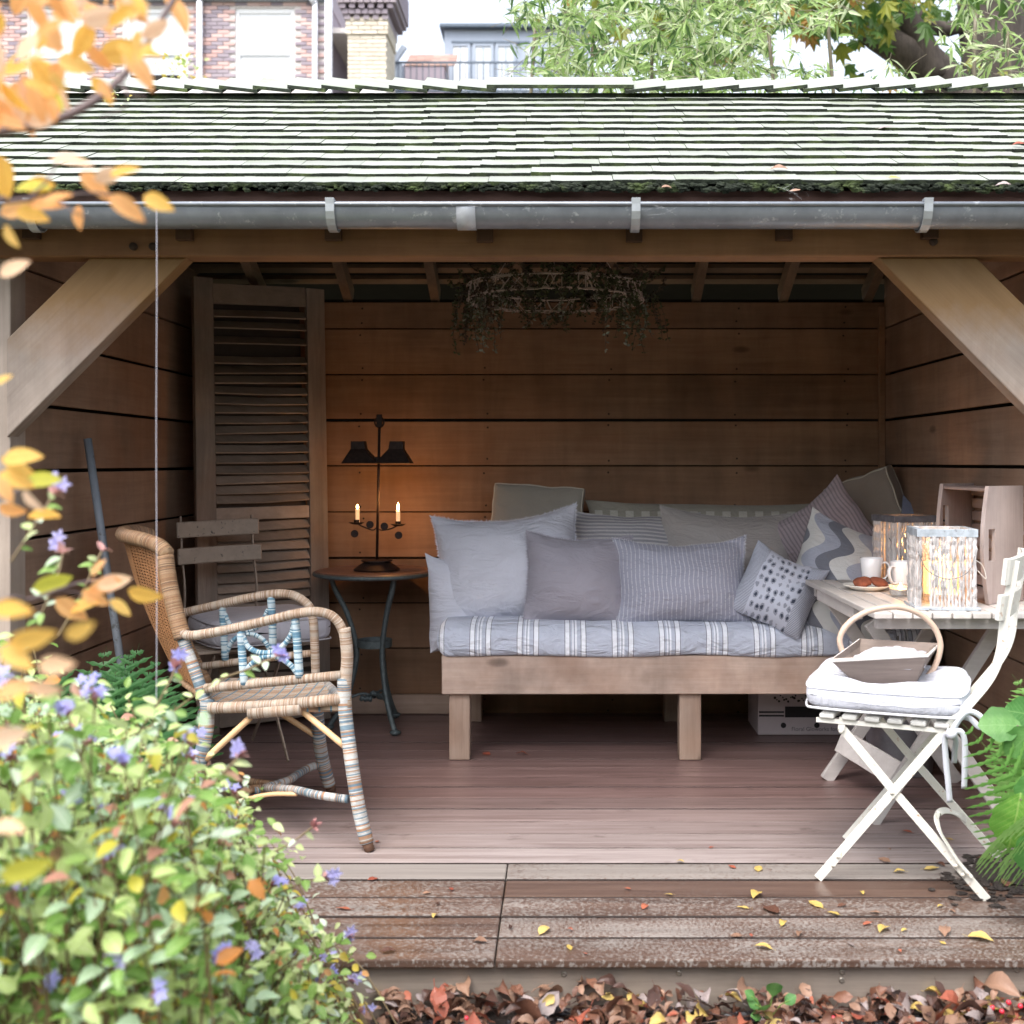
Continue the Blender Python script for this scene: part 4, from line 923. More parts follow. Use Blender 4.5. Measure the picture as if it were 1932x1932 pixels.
# ---------------------------------------------------------------- day bed
M_bed = wood('bed_wood', (.45, .315, .245), (.68, .53, .45), 'X', .65, var=.04, bump=.35, blotch=.8, stain=.12)
M_bedleg = wood('bed_leg_wood', (.24, .165, .125), (.48, .37, .30), 'Z', .7, var=.08, stain=.25, bump=.5)
bx0, bx1, byf, byb = A(833, 0, 5.49).x, 1.42, 5.49*S, 6.48*S
bzt, bzb = A(0, 1237, 5.49).z, A(0, 1310, 5.49).z
bed = thing('day_bed', 'low wooden day bed along the back wall, heaped with grey pillows', 'day bed', ((bx0+bx1)/2, (byf+byb)/2, 0))
m = MB(); m.box((bx0, byf, bzb), (bx1, byf+.035, bzt), jit=.001); m.build('front_board', M_bed, bed, bevel=.004)
m = MB(); m.box((bx0, byf+.036, bzb), (bx0+.03, byb, bzt)); m.build('side_board', M_bed, bed, bevel=.004)
m = MB(); m.box((bx1-.03, byf+.036, bzb), (bx1, byb, bzt)); m.build('side_board', M_bed, bed, bevel=.004)
for k in range(8):
    y = byf+.04+k*(byb-byf-.06)/8; m = MB(); m.box((bx0+.032, y, bzt-.03), (bx1-.032, y+.07, bzt-.008)); m.build('bed_slat', M_bed, bed)
for px0, px1 in ((847, 886), (1282, 1323)):
    a, c_ = A(px0, 0, 5.515).x, A(px1, 0, 5.515).x
    for y in (byf+.02, byb-.12):
        m = MB(); m.box((a, y+.002, .001), (c_, y+.08, bzb-.001)); m.build('leg', M_bedleg, bed, bevel=.004)
for y in (byf+.02, byb-.12):
    m = MB(); m.box((bx1-.1, y+.002, .001), (bx1-.02, y+.08, bzb-.001)); m.build('leg', M_bedleg, bed, bevel=.004)
# mattress: a soft slab whose cover hangs a little over the front board
M_tick = fabric('striped_mattress_cover', rgb(190, 195, 210), 'ticking', rgb(236, 238, 246), wr=1.8)
m = MB(); mx0, mx1 = A(822, 0, 5.45).x, 1.445; zt_ = A(0, 1172, 5.56).z
nu = 150; prof = [(.03, bzt+.004), (-.012, bzt-.010), (-.020, bzt+.03), (-.018, bzt+.07), (-.004, zt_-.025), (.03, zt_-.006), (.08, zt_), (.2, zt_+.004), (.5, zt_+.004), (.78, zt_), (.79, bzt+.02)]
L = [0]
for i in range(1, len(prof)): L.append(L[-1]+math.hypot(prof[i][0]-prof[i-1][0], prof[i][1]-prof[i-1][1]))
vs = []; uvs = []
for i in range(nu+1):
    u = i/nu; x = mx0+(mx1-mx0)*u; endf = min(1, u/.018, (1-u)/.01); endf = math.sin(endf*PI/2)
    for k, (dy, z_) in enumerate(prof):
        f = mn.noise(Vector((x*4, k*.35, 0))); g = mn.noise(Vector((x*11, k*.9, 5)))
        yy = byf+dy+(.014*f+.006*g if k in (2, 3, 4, 5) else 0)+.03*(1-endf)*(1 if k < 6 else 0)
        zz = z_+(.012*f+.004*g if k not in (0, 10) else 0)
        if k in (0, 1): zz = z_+.009*mn.noise(Vector((x*3, 0, 9)))+.006*g
        zc = (bzt+zt_)/2; zz = zc+(zz-zc)*(.55+.45*endf)
        vs.append((x, yy, zz)); uvs.append((x, L[k]))
q = len(prof)
fs = [(i*q+k, (i+1)*q+k, (i+1)*q+k+1, i*q+k+1) for i in range(nu) for k in range(q-1)]
m.add(vs, fs+[tuple(range(q))[::-1], tuple(nu*q+k for k in range(q))], 0, uvs)
mat_o = m.build('mattress', M_tick, None, smooth=True, label='thin mattress in a pale grey cover with white stripes on the day bed', cat='mattress', subd=1)

# ---------------------------------------------------------------- pillows
def pillow(label, mat, px, py, D, w_, h_, th, rx=15, ry=0, rz=0, seed=0, fringe=0, pinch=.07, n=34, name='pillow', box=0, piping=None, group='pillows heaped on the day bed', sag=.02, uvoff=(0, 0)):
    rr = random.Random(seed*31+5); M = Matrix.Translation(A(px, py, D)) @ Euler((-math.radians(rx), math.radians(ry), math.radians(rz)), 'ZXY').to_matrix().to_4x4()
    # ry: roll in the picture plane, rx: lean of the top away from the camera, rz: turn about the vertical
    m = MB()
    def pt(u, v, side):
        au, av = abs(u), abs(v)
        if box:
            x = u*w_/2; z = v*h_/2; k = ((1-au**14)*(1-av**14)); y = side*th/2*(max(k, 0)**.25)
            y += side*.012*math.cos(u*PI/2)*math.cos(v*PI/2)
        else:
            x = u*w_/2*(1-pinch*(1-v*v)*au**3-.0*au); z = v*h_/2*(1-pinch*(1-u*u)*av**3)
            k = (1-au**2.3)*(1-av**2.3); y = side*th*.60*max(k, 0)**.62*(1-.22*v)
        p = Vector((x*3.3+seed, z*3.3, side*.8)); amp = .010+.05*th
        if not box or 1:
            q_ = Vector((x*5+z*3+seed, (z-x)*1.6, side*.8)); wr = mn.noise(p)*.8-.8*abs(mn.noise(q_*1.6))-.55*abs(mn.noise(q_*3.4+Vector((3, 1, 0))))*(.4+au*av)+.12*mn.noise(p*6)
            env = min(1, (1-au**6)*(1-av**6)*3+.12)
            y += side*wr*amp*env*(.35 if box else 1)
        z -= sag*(1-v)*0+sag*max(0, v)*math.cos(u*PI/2)*(0 if box else 1)
        x += .006*mn.noise(Vector((v*2.5, seed, u))); z += .008*mn.noise(Vector((u*2.2, seed+3, v)))
        return Vector((x, y, z))
    for side in (-1, 1):
        vs = []; uvs = []
        for j in range(n+1):
            for i in range(n+1):
                u, v = math.sin((i/n*2-1)*PI/2), math.sin((j/n*2-1)*PI/2)
                vs.append(M @ pt(u, v, side)); uvs.append((u*w_/2+uvoff[0], v*h_/2+uvoff[1]))
        fs = [(j*(n+1)+i, j*(n+1)+i+1, (j+1)*(n+1)+i+1, (j+1)*(n+1)+i) for j in range(n) for i in range(n)]
        if side > 0: fs = [f[::-1] for f in fs]
        m.add(vs, fs, 0, uvs)
    if fringe or piping:
        loop = []
        for a, b_, c_, d_ in ((-1, -1, 1, -1), (1, -1, 1, 1), (1, 1, -1, 1), (-1, 1, -1, -1)):
            for k in range(40):
                f = k/40; loop.append(((a+(c_-a)*f), (b_+(d_-b_)*f)))
    th_ = thing(name, label, 'pillow' if not box else 'cushion', A(px, py, D)-Vector((0, 0, h_/2)), 0, group)
    cov = m.build('cover', mat, th_, smooth=True, subd=0)
    import bmesh
    bm = bmesh.new(); bm.from_mesh(cov.data); bmesh.ops.remove_doubles(bm, verts=bm.verts, dist=.0004); bm.to_mesh(cov.data); bm.free()
    if fringe:
        f = MB(); cen = Vector((0, 0, 0))
        for k in range(len(loop)):
            for dd in range(2):
                u, v = loop[k]; u2, v2 = loop[(k+1) % len(loop)]; ff = dd/2; u = u+(u2-u)*ff; v = v+(v2-v)*ff
                p = (pt(u, v, -1)+pt(u, v, 1))/2; o_ = Vector((u if abs(u) > .99 else 0, 0, v if abs(v) > .99 else 0)).normalized()
                tdir = Vector((-o_.z, 0, o_.x)); ln = fringe*rr.uniform(.6, 1.2)
                a = p-tdir*fringe*.45-o_*.004; b_ = p+tdir*fringe*.45-o_*.004; c_ = p+o_*ln+tdir*rr.uniform(-.4, .4)*fringe+Vector((0, rr.uniform(-.004, .004), 0))
                f.add([M @ a, M @ b_, M @ c_], [(0, 1, 2)])
        f.build('fringe', mat, th_, kind='stuff')
    if piping:
        for side in (-1, 1):
            f = MB(); f.tube([M @ (pt(u*.975, v*.975, side)+Vector((0, 0, 0))) for u, v in loop[::2]], .0035, 6, closed=True); f.build('piping', piping, th_, smooth=True)
    return th_
F_grey = fabric('light_grey_linen', rgb(202, 203, 214)); F_taupe = fabric('taupe_linen', rgb(158, 154, 164)); F_sand = fabric('sand_linen', rgb(166, 161, 158))
F_olive = fabric('olive_grey_canvas', rgb(150, 145, 136), wr=.5); F_pin = fabric('pinstripe_linen', rgb(158, 159, 174), 'pin', rgb(205, 205, 212))
F_hs = fabric('horizontal_stripe', rgb(150, 148, 154), 'hstripe', rgb(188, 186, 186)); F_mv = fabric('mauve_rib', rgb(164, 152, 156), 'vrib', rgb(124, 114, 122))
F_wave = fabric('wave_print', rgb(168, 172, 186), 'wave', rgb(206, 206, 204), wr=.8); F_ikat = fabric('ikat_print', rgb(196, 200, 214), 'ikat', rgb(62, 68, 84), wr=.6)
F_check = fabric('checked_bolster', rgb(156, 152, 140), 'check', rgb(196, 193, 184)); F_blue = fabric('blue_grey_linen', rgb(112, 116, 134))
M_pipe = plain('pale_piping', rgb(190, 184, 170), .8)
pillow('long checked olive and cream bolster lying against the back wall', F_check, 1390, 1000, 6.36, 1.34, .27, .16, rx=12, seed=2, pinch=.03, n=34)
pillow('boxy olive grey cushion with pale piping, highest at the left back of the day bed', F_olive, 1012, 990, 6.28, .40, .34, .10, rx=14, ry=5, rz=-6, seed=3, box=1, piping=M_pipe, name='cushion')
pillow('grey pillow with fine horizontal stripes, wedged behind the pinstripe pillow', F_hs, 1190, 1040, 6.10, .60, .36, .16, rx=14, ry=2, seed=4)
pillow('plain sand grey pillow with drooping left corner behind the pinstripe pillow', F_sand, 1372, 1052, 6.04, .58, .42, .19, rx=15, ry=3, seed=5, fringe=.006)
pillow('boxy taupe cushion in the back right corner of the day bed', fabric('grey_brown_canvas', rgb(140, 130, 120), wr=.5), 1650, 985, 6.22, .30, .42, .13, rx=6, ry=-20, rz=-34, seed=6, box=1, piping=M_pipe, name='cushion')
pillow('mauve pillow with narrow ribs leaning to the right behind the wave print', F_mv, 1562, 1024, 5.98, .40, .42, .17, rx=14, ry=-34+90*0, rz=-15, seed=7)
pillow('dark blue grey pillow tip showing between the far lantern and the crate', F_blue, 1735, 1010, 6.0, .24, .30, .10, rx=5, ry=20, rz=-30, seed=8, pinch=.2)
pillow('crumpled taupe pillow hanging over the left end of the day bed', F_grey, 872, 1134, 5.84, .30, .40, .17, rx=6, ry=-3, rz=26, seed=9, pinch=.08)
pillow('largest light grey pillow with a fringe, leaning at the left end of the bed', F_grey, 960, 1068, 5.86, .60, .48, .23, rx=18, ry=-6, rz=4, seed=10, fringe=.010, sag=.035)
pillow('plain taupe square pillow with frayed left edge, in front of the large grey pillow', F_taupe, 1090, 1092, 5.68, .42, .37, .20, rx=16, ry=2, rz=2, seed=11, fringe=.010)
pillow('grey linen pillow with white vertical pinstripes in the middle of the bed', F_pin, 1286, 1094, 5.64, .53, .35, .19, rx=16, ry=-1, seed=12, fringe=.006, sag=.03)
pillow('large pillow with grey and cream waves, half behind the slatted table', F_wave, 1596, 1108, 5.64, .46, .54, .20, rx=15, ry=24, rz=-18, seed=13, uvoff=(.05, .0))
pillow('small square cushion with dark woven marks, tipped on its corner', F_ikat, 1468, 1112, 5.54, .30, .30, .15, rx=12, ry=27, rz=-16, seed=14, pinch=.05)
pillow('folded blue grey pillow low at the right end of the mattress', fabric('blue_rib', rgb(150, 156, 172), 'vrib', rgb(120, 126, 142)), 1640, 1205, 5.56, .26, .15, .12, rx=20, ry=-10, seed=15)
# ---------------------------------------------------------------- carton below the bed
M_card = plain('white_carton', rgb(196, 184, 186), .8, var=.06, nscale=5); M_ink = plain('black_ink', (.012, .01, .012), .7)
cb0, cb1 = A(1430, 1386, 6.02), A(1700, 1386, 6.02)
cx = thing('carton', 'white cardboard carton with a black printed panel under the day bed', 'carton', ((cb0.x+cb1.x)/2, 6.02*S+.1, 0))
m = MB(); m.box((cb0.x, 6.02*S, .002), (cb1.x, 6.02*S+.26, .235)); m.build('box', M_card, cx, bevel=.004)
def cpt(px, py): return A(px, py, 6.02)
def flat(nm, a, b_, par, mat, y, th=.0015):
    m = MB(); m.box((min(a.x, b_.x), y-th, min(a.z, b_.z)), (max(a.x, b_.x), y, max(a.z, b_.z))); return m.build(nm, mat, par)
for (a, b_) in (((1432, 1342), (1479, 1345)), ((1432, 1349), (1479, 1352))): flat('printed_line', cpt(*a), cpt(*b_), cx, M_ink, 6.02*S)
flat('printed_panel', cpt(1481, 1333), cpt(1640, 1353.5), cx, M_ink, 6.02*S)
m = MB()
for k in range(34):
    p = cpt(1462+k*3.6+R.uniform(-1, 1), 1318+R.uniform(-6, 7)); m.tube([p+Vector((0, -.0015, 0)), p], R.uniform(.003, .006), 8)
m.build('printed_scroll_pattern', M_ink, cx, kind='stuff')
for px in (1478, 1541): p = cpt(px, 1374-5.5); m = MB(); m.tube([p+Vector((0, -.0018, 0)), p], .0115, 16); m.build('hole', M_ink, cx)
def text(s_, loc, size, mat, par, rot=(PI/2, 0, 0), nm='printed_text', cut=True):
    cu = bpy.data.curves.new(nm, 'FONT'); cu.body = s_; cu.size = size; cu.extrude = .0004; cu.materials.append(mat)
    o = bpy.data.objects.new(nm, cu); C.objects.link(o); dg = bpy.context.evaluated_depsgraph_get(); me = bpy.data.meshes.new_from_object(o.evaluated_get(dg)); bpy.data.objects.remove(o)
    o = bpy.data.objects.new(nm, me); C.objects.link(o); o.parent = par; l = WM[par.name].inverted() @ Vector(loc); o.location = l; o.rotation_euler = rot
    if not me.materials: me.materials.append(mat)
    return o
text('Floral Gloworks for the', cpt(1493, 1379)+Vector((0, -.001, 0)), .024, plain('grey_ink', (.16, .14, .15), .8), cx)
text('G', cpt(1570, 1350)+Vector((0, -.003, 0)), .05, plain('light_ink', (.4, .38, .38), .8), cx)
# ---------------------------------------------------------------- louvred shutter leaning in the left corner
M_shut = wood('shutter_wood', (.17, .135, .11), (.33, .265, .22), 'Z', .8, var=.1, bump=.8, stain=.25)
M_slat = wood('shutter_slat_wood', (.24, .18, .14), (.40, .31, .25), 'X', .8, var=.2, bump=.5)
BL, BR, TL, TR = A(378, 1389, 6.0), A(624, 1345, 6.5), A(366, 523, 6.14), A(606, 534, 6.46)
BL.z = BR.z = .002
BR.y = min(BR.y, 6.42*S)
shu = thing('louvred_shutter', 'tall weathered wooden shutter with worn louvres leaning in the left back corner', 'shutter', (BL+BR)/2)
def sp_(u, v): return BL.lerp(BR, u).lerp(TL.lerp(TR, u), v)
ux = (BR-BL).normalized(); uz = (TL-BL).normalized(); un = ux.cross(uz).normalized()   # un points away from camera or towards; fixed below
if un.y > 0: un = -un
def sbar(nm, u0, v0, u1, v1, wid, thk, mat, off=0, bev=.003, jit=0):
    m = MB(); a, b_ = sp_(u0, v0)+un*off, sp_(u1, v1)+un*off
    if jit: a.z += R.uniform(-jit, jit); b_.z += R.uniform(-jit, jit)
    m.bar(a, b_, wid, thk, un); return m.build(nm, mat, shu, bevel=bev)
sbar('stile', .06, 0, .06, 1, .085, .034, M_shut); sbar('stile', .94, 0, .94, .985, .085, .034, M_shut)
for v, wd in ((.965, .085), (.475, .055), (.045, .13)): sbar('rail', .135, v, .865, v, wd, .028, M_slat)
rows = [.922, .895]+[.862-k*.0222 for k in range(16)]+[.510]+[.447-k*.0222 for k in range(16)]
for v in rows:
    if v in rows[:2] or R.random() > .04:
        a, b_ = sp_(.138, v), sp_(.862, v); a.z += R.uniform(-.004, .004); b_.z += R.uniform(-.005, .005)
        mid = (a+b_)/2+Vector((0, 0, R.uniform(-.005, .002)))
        n2 = (un*.80+Vector((0, 0, 1))*.60).normalized() if v < .44 else (un*.66+Vector((0, 0, 1))*.75).normalized()
        m = MB(); m.strap([a, (a+mid)/2, mid, (mid+b_)/2, b_], .050, .007, n2); m.build('louvre', M_slat, shu, bevel=.001)
m = MB(); m.bar(sp_(.14, .5)-un*.022, sp_(.86, .5)-un*.022, 1.78, .004, un); m.build('back_panel', plain('shutter_back', (.05, .035, .028), .9), shu)
# ---------------------------------------------------------------- long pole leaning on the left wall
m = MB(); pa, pb = A(165, 828, 4.86), A(268, 1518, 4.78); pb.z = .002; pb.x = max(pb.x, -1.5)
pa.x = max(pa.x, XWL+.016)
m.tube([pa, pa.lerp(pb, .5), pb], .0135, 12); pole = m.build('tool_handle', plain('grey_blue_handle', rgb(122, 128, 136), .5, nscale=9, dirt=(.1, .1, .1)), None, smooth=True, label='long grey blue round handle of a garden tool leaning on the left wall', cat='tool handle')
# ---------------------------------------------------------------- folding chairs
M_white = plain('chipped_white_paint', rgb(214, 212, 204), .4, .0, var=.04, nscale=30, dirt=rgb(170, 130, 100)); M_wslat = wood('white_slat_paint', (.55, .55, .52), (.68, .67, .64), 'X', .5, knots=False, bump=.15, var=.03)
wc = thing('folding_chair', 'white metal folding chair at the right front with a white tied cushion', 'chair', XD(.99, 4.05, 0))
def Dn(px): return 4.284/(1+.49*(px-1060)/2700)
def Df(px): return 4.753/(1+.469*(px-1060)/2700)
NN = Vector((.157, .328, 0)).normalized()
def npts(seq): return [A(x, y, Dn(x)) for x, y in seq]
def fpts(seq): return [A(x, y, Df(x)) for x, y in seq]
near_long = npts([(1543, 1659), (1684, 1495), (1780, 1384), (1802, 1358), (1833, 1323), (1862, 1288), (1880, 1255), (1889, 1222), (1893, 1185), (1899, 1145), (1908, 1100), (1915, 1058)])
sh_n = Vector((.157, .328, 0))
far_long = [p+sh_n for p in near_long]
near_short = npts([(1587, 1374), (1684, 1492), (1862, 1703)]); far_short = [p+sh_n for p in near_short]
for p in (near_long, far_long, near_short, far_short):
    e_ = p[0] if p in (near_long, far_long) else p[-1]; e_.z = .004
for nm, pts, off in (('leg', near_long, 0), ('leg', near_short, .006), ('leg', far_long, 0), ('leg', far_short, -.006)):
    m = MB(); m.strap([p+NN*off for p in (curve(pts, 5) if len(pts) > 3 else pts)], .0235, .0048, NN); m.build(nm, M_white, wc, bevel=.001)
seat0, seat1 = near_short[0], near_long[2]


s_a = A(1540, 1352, Dn(1540)); s_b = A(1792, 1374, Dn(1792))
for o_ in (Vector(), sh_n):
    m = MB(); m.bar(s_a+o_-Vector((0, 0, .008)), s_b+o_-Vector((0, 0, .008)), .012, .006, NN); m.build('seat_rail', M_white, wc)
    m = MB(); m.bar(seat0+o_-Vector((0, 0, .004)), seat0+o_+Vector((.004, 0, .030)), .018, .004, NN); m.build('hinge_tab', M_white, wc)
for k in range(6):
    p = s_a.lerp(s_b, (k+.5)/6*1.03)+Vector((0, 0, .006)); m = MB(); m.bar(p-NN*.012, p+sh_n+NN*.012, .040, .013, (0, 0, 1)); m.build('seat_slat', M_wslat, wc, bevel=.004)
for i0, y0_, y1_ in ((10, 1053, 1102), (8, 1121, 1168)):
    px = {10: 1905, 8: 1894}[i0]; a, b_ = A(px, y0_, Dn(px)), A(px-9, y1_, Dn(px-9)); c_ = (a+b_)/2
    pts = [c_-NN*.03+Vector((-.006, 0, 0)), c_+Vector((.010, 0, 0)), c_+sh_n*.5+Vector((.026, 0, 0)), c_+sh_n+Vector((.010, 0, 0)), c_+sh_n+NN*.03]
    m = MB(); m.strap(curve(pts, 4), (a-b_).length, .012, wdir=(a-b_).normalized()); m.build('back_slat', M_white, wc, bevel=.005)
for px, py in ((1587, 1380), (1684, 1495), (1785, 1390), (1582, 1615), (1573, 1632), (1803, 1633), (1817, 1650), (1903, 1100), (1891, 1150)):
    m = MB(); p = A(px, py, Dn(px)); m.tube([p-NN*.007, p], .0055, 10); m.build('rivet', plain('rivet_paint', rgb(214, 210, 200), .4) if 'rivet_paint' not in bpy.data.materials else bpy.data.materials['rivet_paint'], wc, smooth=True)
lp = npts([(1834, 1655), (1812, 1630), (1792, 1600), (1773, 1568)])+[A(1767, 1543, 3.86), A(1775, 1531, 3.93), A(1790, 1530, 4.0), A(1810, 1539, 4.05)]; rp = []
m = MB(); far_e = far_short[0].lerp(far_short[-1], .76)
m.strap(curve(lp+[far_e], 5), .018, .003, wdir=(.45, .9, .0)); m.build('foot_brace', M_white, wc)

# white cushion with ties
def cushion_local(wx, wy, th, dent=0, seed=1, n=22, rnd=1.0):
    m = MB()
    for side in (-1, 1):
        vs = []; uvs = []
        for j in range(n+1):
            for i in range(n+1):
                u, v = math.sin((i/n*2-1)*PI/2), math.sin((j/n*2-1)*PI/2)
                cr = 1-.09*(abs(u*v))**3*rnd
                k = max(0, (1-abs(u)**8)*(1-abs(v)**8))**.32
                z = side*th/2*k
                if side > 0: z += -dent*math.exp(-(u*u*2.2+v*v*1.6))+.012*mn.noise(Vector((u*2.2, v*2.2, seed)))+.006*mn.noise(Vector((u*5, v*5, seed)))
                else: z *= .9
                if side > 0: z += dent*.25*k
                vs.append((u*wx/2*cr, v*wy/2*cr, z+th/2)); uvs.append((u*wx/2, v*wy/2))
        fs = [(j*(n+1)+i, j*(n+1)+i+1, (j+1)*(n+1)+i+1, (j+1)*(n+1)+i) for j in range(n) for i in range(n)]
        if side < 0: fs = [f[::-1] for f in fs]
        m.add(vs, fs, 0, uvs)
    return m
def weld(o, d=.0006):
    import bmesh
    bm = bmesh.new(); bm.from_mesh(o.data); bmesh.ops.remove_doubles(bm, verts=bm.verts, dist=d); bm.to_mesh(o.data); bm.free()
F_white = fabric('white_cotton', rgb(200, 202, 212), wr=1.1)
scen = (s_a+s_b)/2+sh_n*.5; ang = math.atan2(-.16, .408)
cu = thing('seat_cushion', 'plump white seat cushion with tie strings on the white folding chair', 'cushion', scen+Vector((-.012, .0, .016)), ang)
m = cushion_local(.435, .40, 0.090, dent=.055, seed=3); o = m.build('cover', F_white, cu, smooth=True, local=True); weld(o)
def loop_(wx, wy, z_, n=24):
    pts = []
    for a, b_, c_, d_ in ((-1, -1, 1, -1), (1, -1, 1, 1), (1, 1, -1, 1), (-1, 1, -1, -1)):
        for k in range(n):
            u, v = a+(c_-a)*k/n, b_+(d_-b_)*k/n; cr = 1-.09*(abs(u*v))**3; pts.append((u*wx/2*cr, v*wy/2*cr, z_))
    return pts
M_pw = plain('white_piping', rgb(212, 214, 220), .8)
for z_, r_ in ((.012, .0035), (.066, .0016)): m = MB(); m.tube(loop_(.434, .399, z_), r_, 6, closed=True); m.build('piping', M_pw, cu, smooth=True, local=True)
tie = [[(1795, 1385), (1783, 1390), (1784, 1430), (1789, 1480), (1792, 1514)], [(1797, 1384), (1812, 1380), (1820, 1400), (1820, 1450), (1819, 1488)], [(1795, 1382), (1812, 1355), (1830, 1343), (1850, 1352), (1857, 1368), (1848, 1372), (1830, 1356), (1808, 1352)], [(1800, 1386), (1803, 1400), (1801, 1420), (1800, 1440)]]
for i, tp in enumerate(tie):
    m = MB(); m.strap(curve([A(x, y, Dn(x)-.04+(.12 if i == 3 else 0)+.01*k) for k, (x, y) in enumerate(tp)], 6), .015, .002, (0, 1, .05)); m.build('tie', F_white, cu, smooth=True)
m = MB(); m.blob(A(1794, 1384, Dn(1794)-.035), .014, k=.2); m.build('tie_knot', F_white, cu, smooth=True)
# trug on the cushion
M_trug = wood('trug_wood', (.15, .115, .095), (.33, .265, .23), 'X', .75, var=.12, bump=.4); M_trugp = plain('limed_trug_edge', rgb(222, 216, 210), .7)
tr0 = (A(1628, 1303, 4.02)+A(1722, 1301, 4.02))/2
trug = thing('wooden_trug', 'grey wooden garden trug with a bent hoop handle on the white cushion', 'basket', tr0+Vector((0, .08, 0)))
fb = [A(1628, 1303, 4.02), A(1722.5, 1301, 4.02)]; ft = [A(1567, 1247, 3.93), A(1750, 1237, 3.93)]
bb = [fb[0]+Vector((.012, .15, 0)), fb[1]+Vector((.02, .15, 0))]; bt_ = [A(1621, 1208, 4.33), A(1771, 1217, 4.25)]
def slab(nm, q, th, mat, par, mi=None, inner=None):
    m = MB(); q = [Vector(p) for p in q]; n = (q[1]-q[0]).cross(q[3]-q[0]).normalized()
    m.add(q+[p+n*th for p in q], [(0, 1, 2, 3), (7, 6, 5, 4)]+[(i, i+4, (i+1) % 4+4, (i+1) % 4) for i in range(4)]); return m.build(nm, mat, par, fix=True, bevel=.0015)
slab('front_side', [fb[0], fb[1], ft[1], ft[0]], -.010, M_trug, trug); slab('back_side', [bb[0], bb[1], bt_[1], bt_[0]], .010, M_trug, trug)
slab('end', [fb[0], bb[0], bt_[0], ft[0]], .010, M_trug, trug); slab('end', [fb[1], bb[1], bt_[1], ft[1]], -.010, M_trug, trug); slab('bottom', [fb[0], fb[1], bb[1], bb[0]], .008, M_trug, trug)
m = MB(); m.tube([ft[0], ft[1], bt_[1], bt_[0]], .0045, 6, closed=True); m.build('rim_edge', M_trugp, trug)
hn = [(1591, 1236), (1584, 1210), (1589, 1192), (1601, 1176), (1620, 1162), (1645, 1151), (1685, 1145), (1716, 1150), (1742, 1163), (1762, 1183), (1773, 1208), (1773, 1230), (1762, 1260), (1742, 1285)]
m = MB(); m.tube(curve([A(x, y, 4.12) for x, y in hn], 4), .0085, 10, rnd=.03); m.build('handle', plain('pale_hoop_wood', rgb(192, 168, 150), .5, nscale=8), trug, smooth=True)
# crumpled newspaper
M_news, t, b = newmat('newspaper'); v = coords(t)
tx_ = ramp(t, noi(t, coords(t, (60, 60, 400)), 1, 2), [(.52, 0), (.56, .25)]); setp(t, b, col=mixc(t, tx_, rgb(186, 184, 190), rgb(112, 110, 118)), rough=.9, nor=bumpn(t, noi(t, v, 25, 4), .6, .01))
m = MB(); nx = 26; vs = []
for j in range(nx+1):
    for i in range(nx+1):
        u, v_ = i/nx, j/nx; p = ft[0].lerp(ft[1], .07+.86*u).lerp(bt_[0].lerp(bt_[1], .07+.86*u), .10+.82*v_)
        p.z += -.034+.034*math.sin(PI*u)**.6*math.sin(PI*v_)**.6+.016*mn.noise(Vector((u*3+v_*2, v_*5, 2)))+.009*abs(mn.noise(Vector((u*7-v_*5, v_*3, 8))))+.003*mn.noise(Vector((u*13, v_*13, 2))); vs.append(p)
m.add(vs, [(j*(nx+1)+i, j*(nx+1)+i+1, (j+1)*(nx+1)+i+1, (j+1)*(nx+1)+i) for j in range(nx) for i in range(nx)])
m.build('newspaper', M_news, None, label='crumpled white newspaper filling the wooden trug', cat='newspaper', smooth=False)
# ---------------------------------------------------------------- grey folding chair at the back left, with its cushion
M_gchair = plain('putty_paint', rgb(150, 134, 120), .6, nscale=25, var=.12, dirt=(.05, .04, .035))
gc = thing('folding_chair', 'putty coloured folding chair standing behind the rattan armchair', 'chair', A(444, 1500, 5.6)*1.0, 0); gc.location.z = 0; WM[gc.name] = Matrix.Translation(gc.location)
G = Matrix.Translation(gc.location) @ Matrix.Rotation(math.radians(32), 4, 'Z')     # local: front is -y, width x
def g(x, y, z): return G @ Vector((x, y, z))
for sx in (-1, 1):
    x = sx*.145
    m = MB(); m.strap(curve([g(x, -.20, .003), g(x, .02, .24), g(x, .17, .42), g(x, .21, .52), g(x*1.0, .20, .64), g(x, .245, .78), g(x, .27, .93)], 5), .017, .006, wdir=None, nrm=(G.to_3x3() @ Vector((1, 0, 0)))); m.build('leg', M_gchair, gc, bevel=.001)
    m = MB(); m.strap([g(x*.9, .21, .003), g(x*.9, .0, .22), g(x*.9, -.18, .43)], .017, .006, nrm=(G.to_3x3() @ Vector((1, 0, 0)))); m.build('leg', M_gchair, gc, bevel=.001)
for z0, w2, yy in ((.88, .335, .268), (.775, .34, .240)):
    c_ = (z0)
    pts = [g(-w2/2, yy-.03, z0-.004), g(-w2/4, yy-.016, z0-.002), g(0, yy-.012, z0), g(w2/4, yy-.016, z0+.002), g(w2/2, yy-.03, z0+.004)]
    m = MB(); m.strap(curve(pts, 3), .066, .012, wdir=(0, 0, 1)); m.build('back_slat', M_gchair, gc, bevel=.006)
for k in range(6):
    y = -.18+k*.066; m = MB(); m.bar(g(-.2, y, .445), g(.2, y, .445), .036, .012, (0, 0, 1)); m.build('seat_slat', M_gchair, gc, bevel=.003)
gcu = thing('seat_cushion', 'thick grey square seat cushion behind the arms of the rattan chair', 'cushion', g(0.08, -.045, .452), math.radians(32))
o = cushion_local(.50, .46, .115, dent=0, seed=8, rnd=1.8).build('cover', fabric('grey_cotton', rgb(176, 174, 182)), gcu, smooth=True, local=True); weld(o)
for z_ in (.016, .098): m = MB(); m.tube(loop_(.48, .44, z_), .003, 6, closed=True); m.build('piping', plain('grey_piping', rgb(158, 156, 160), .8), gcu, smooth=True, local=True)

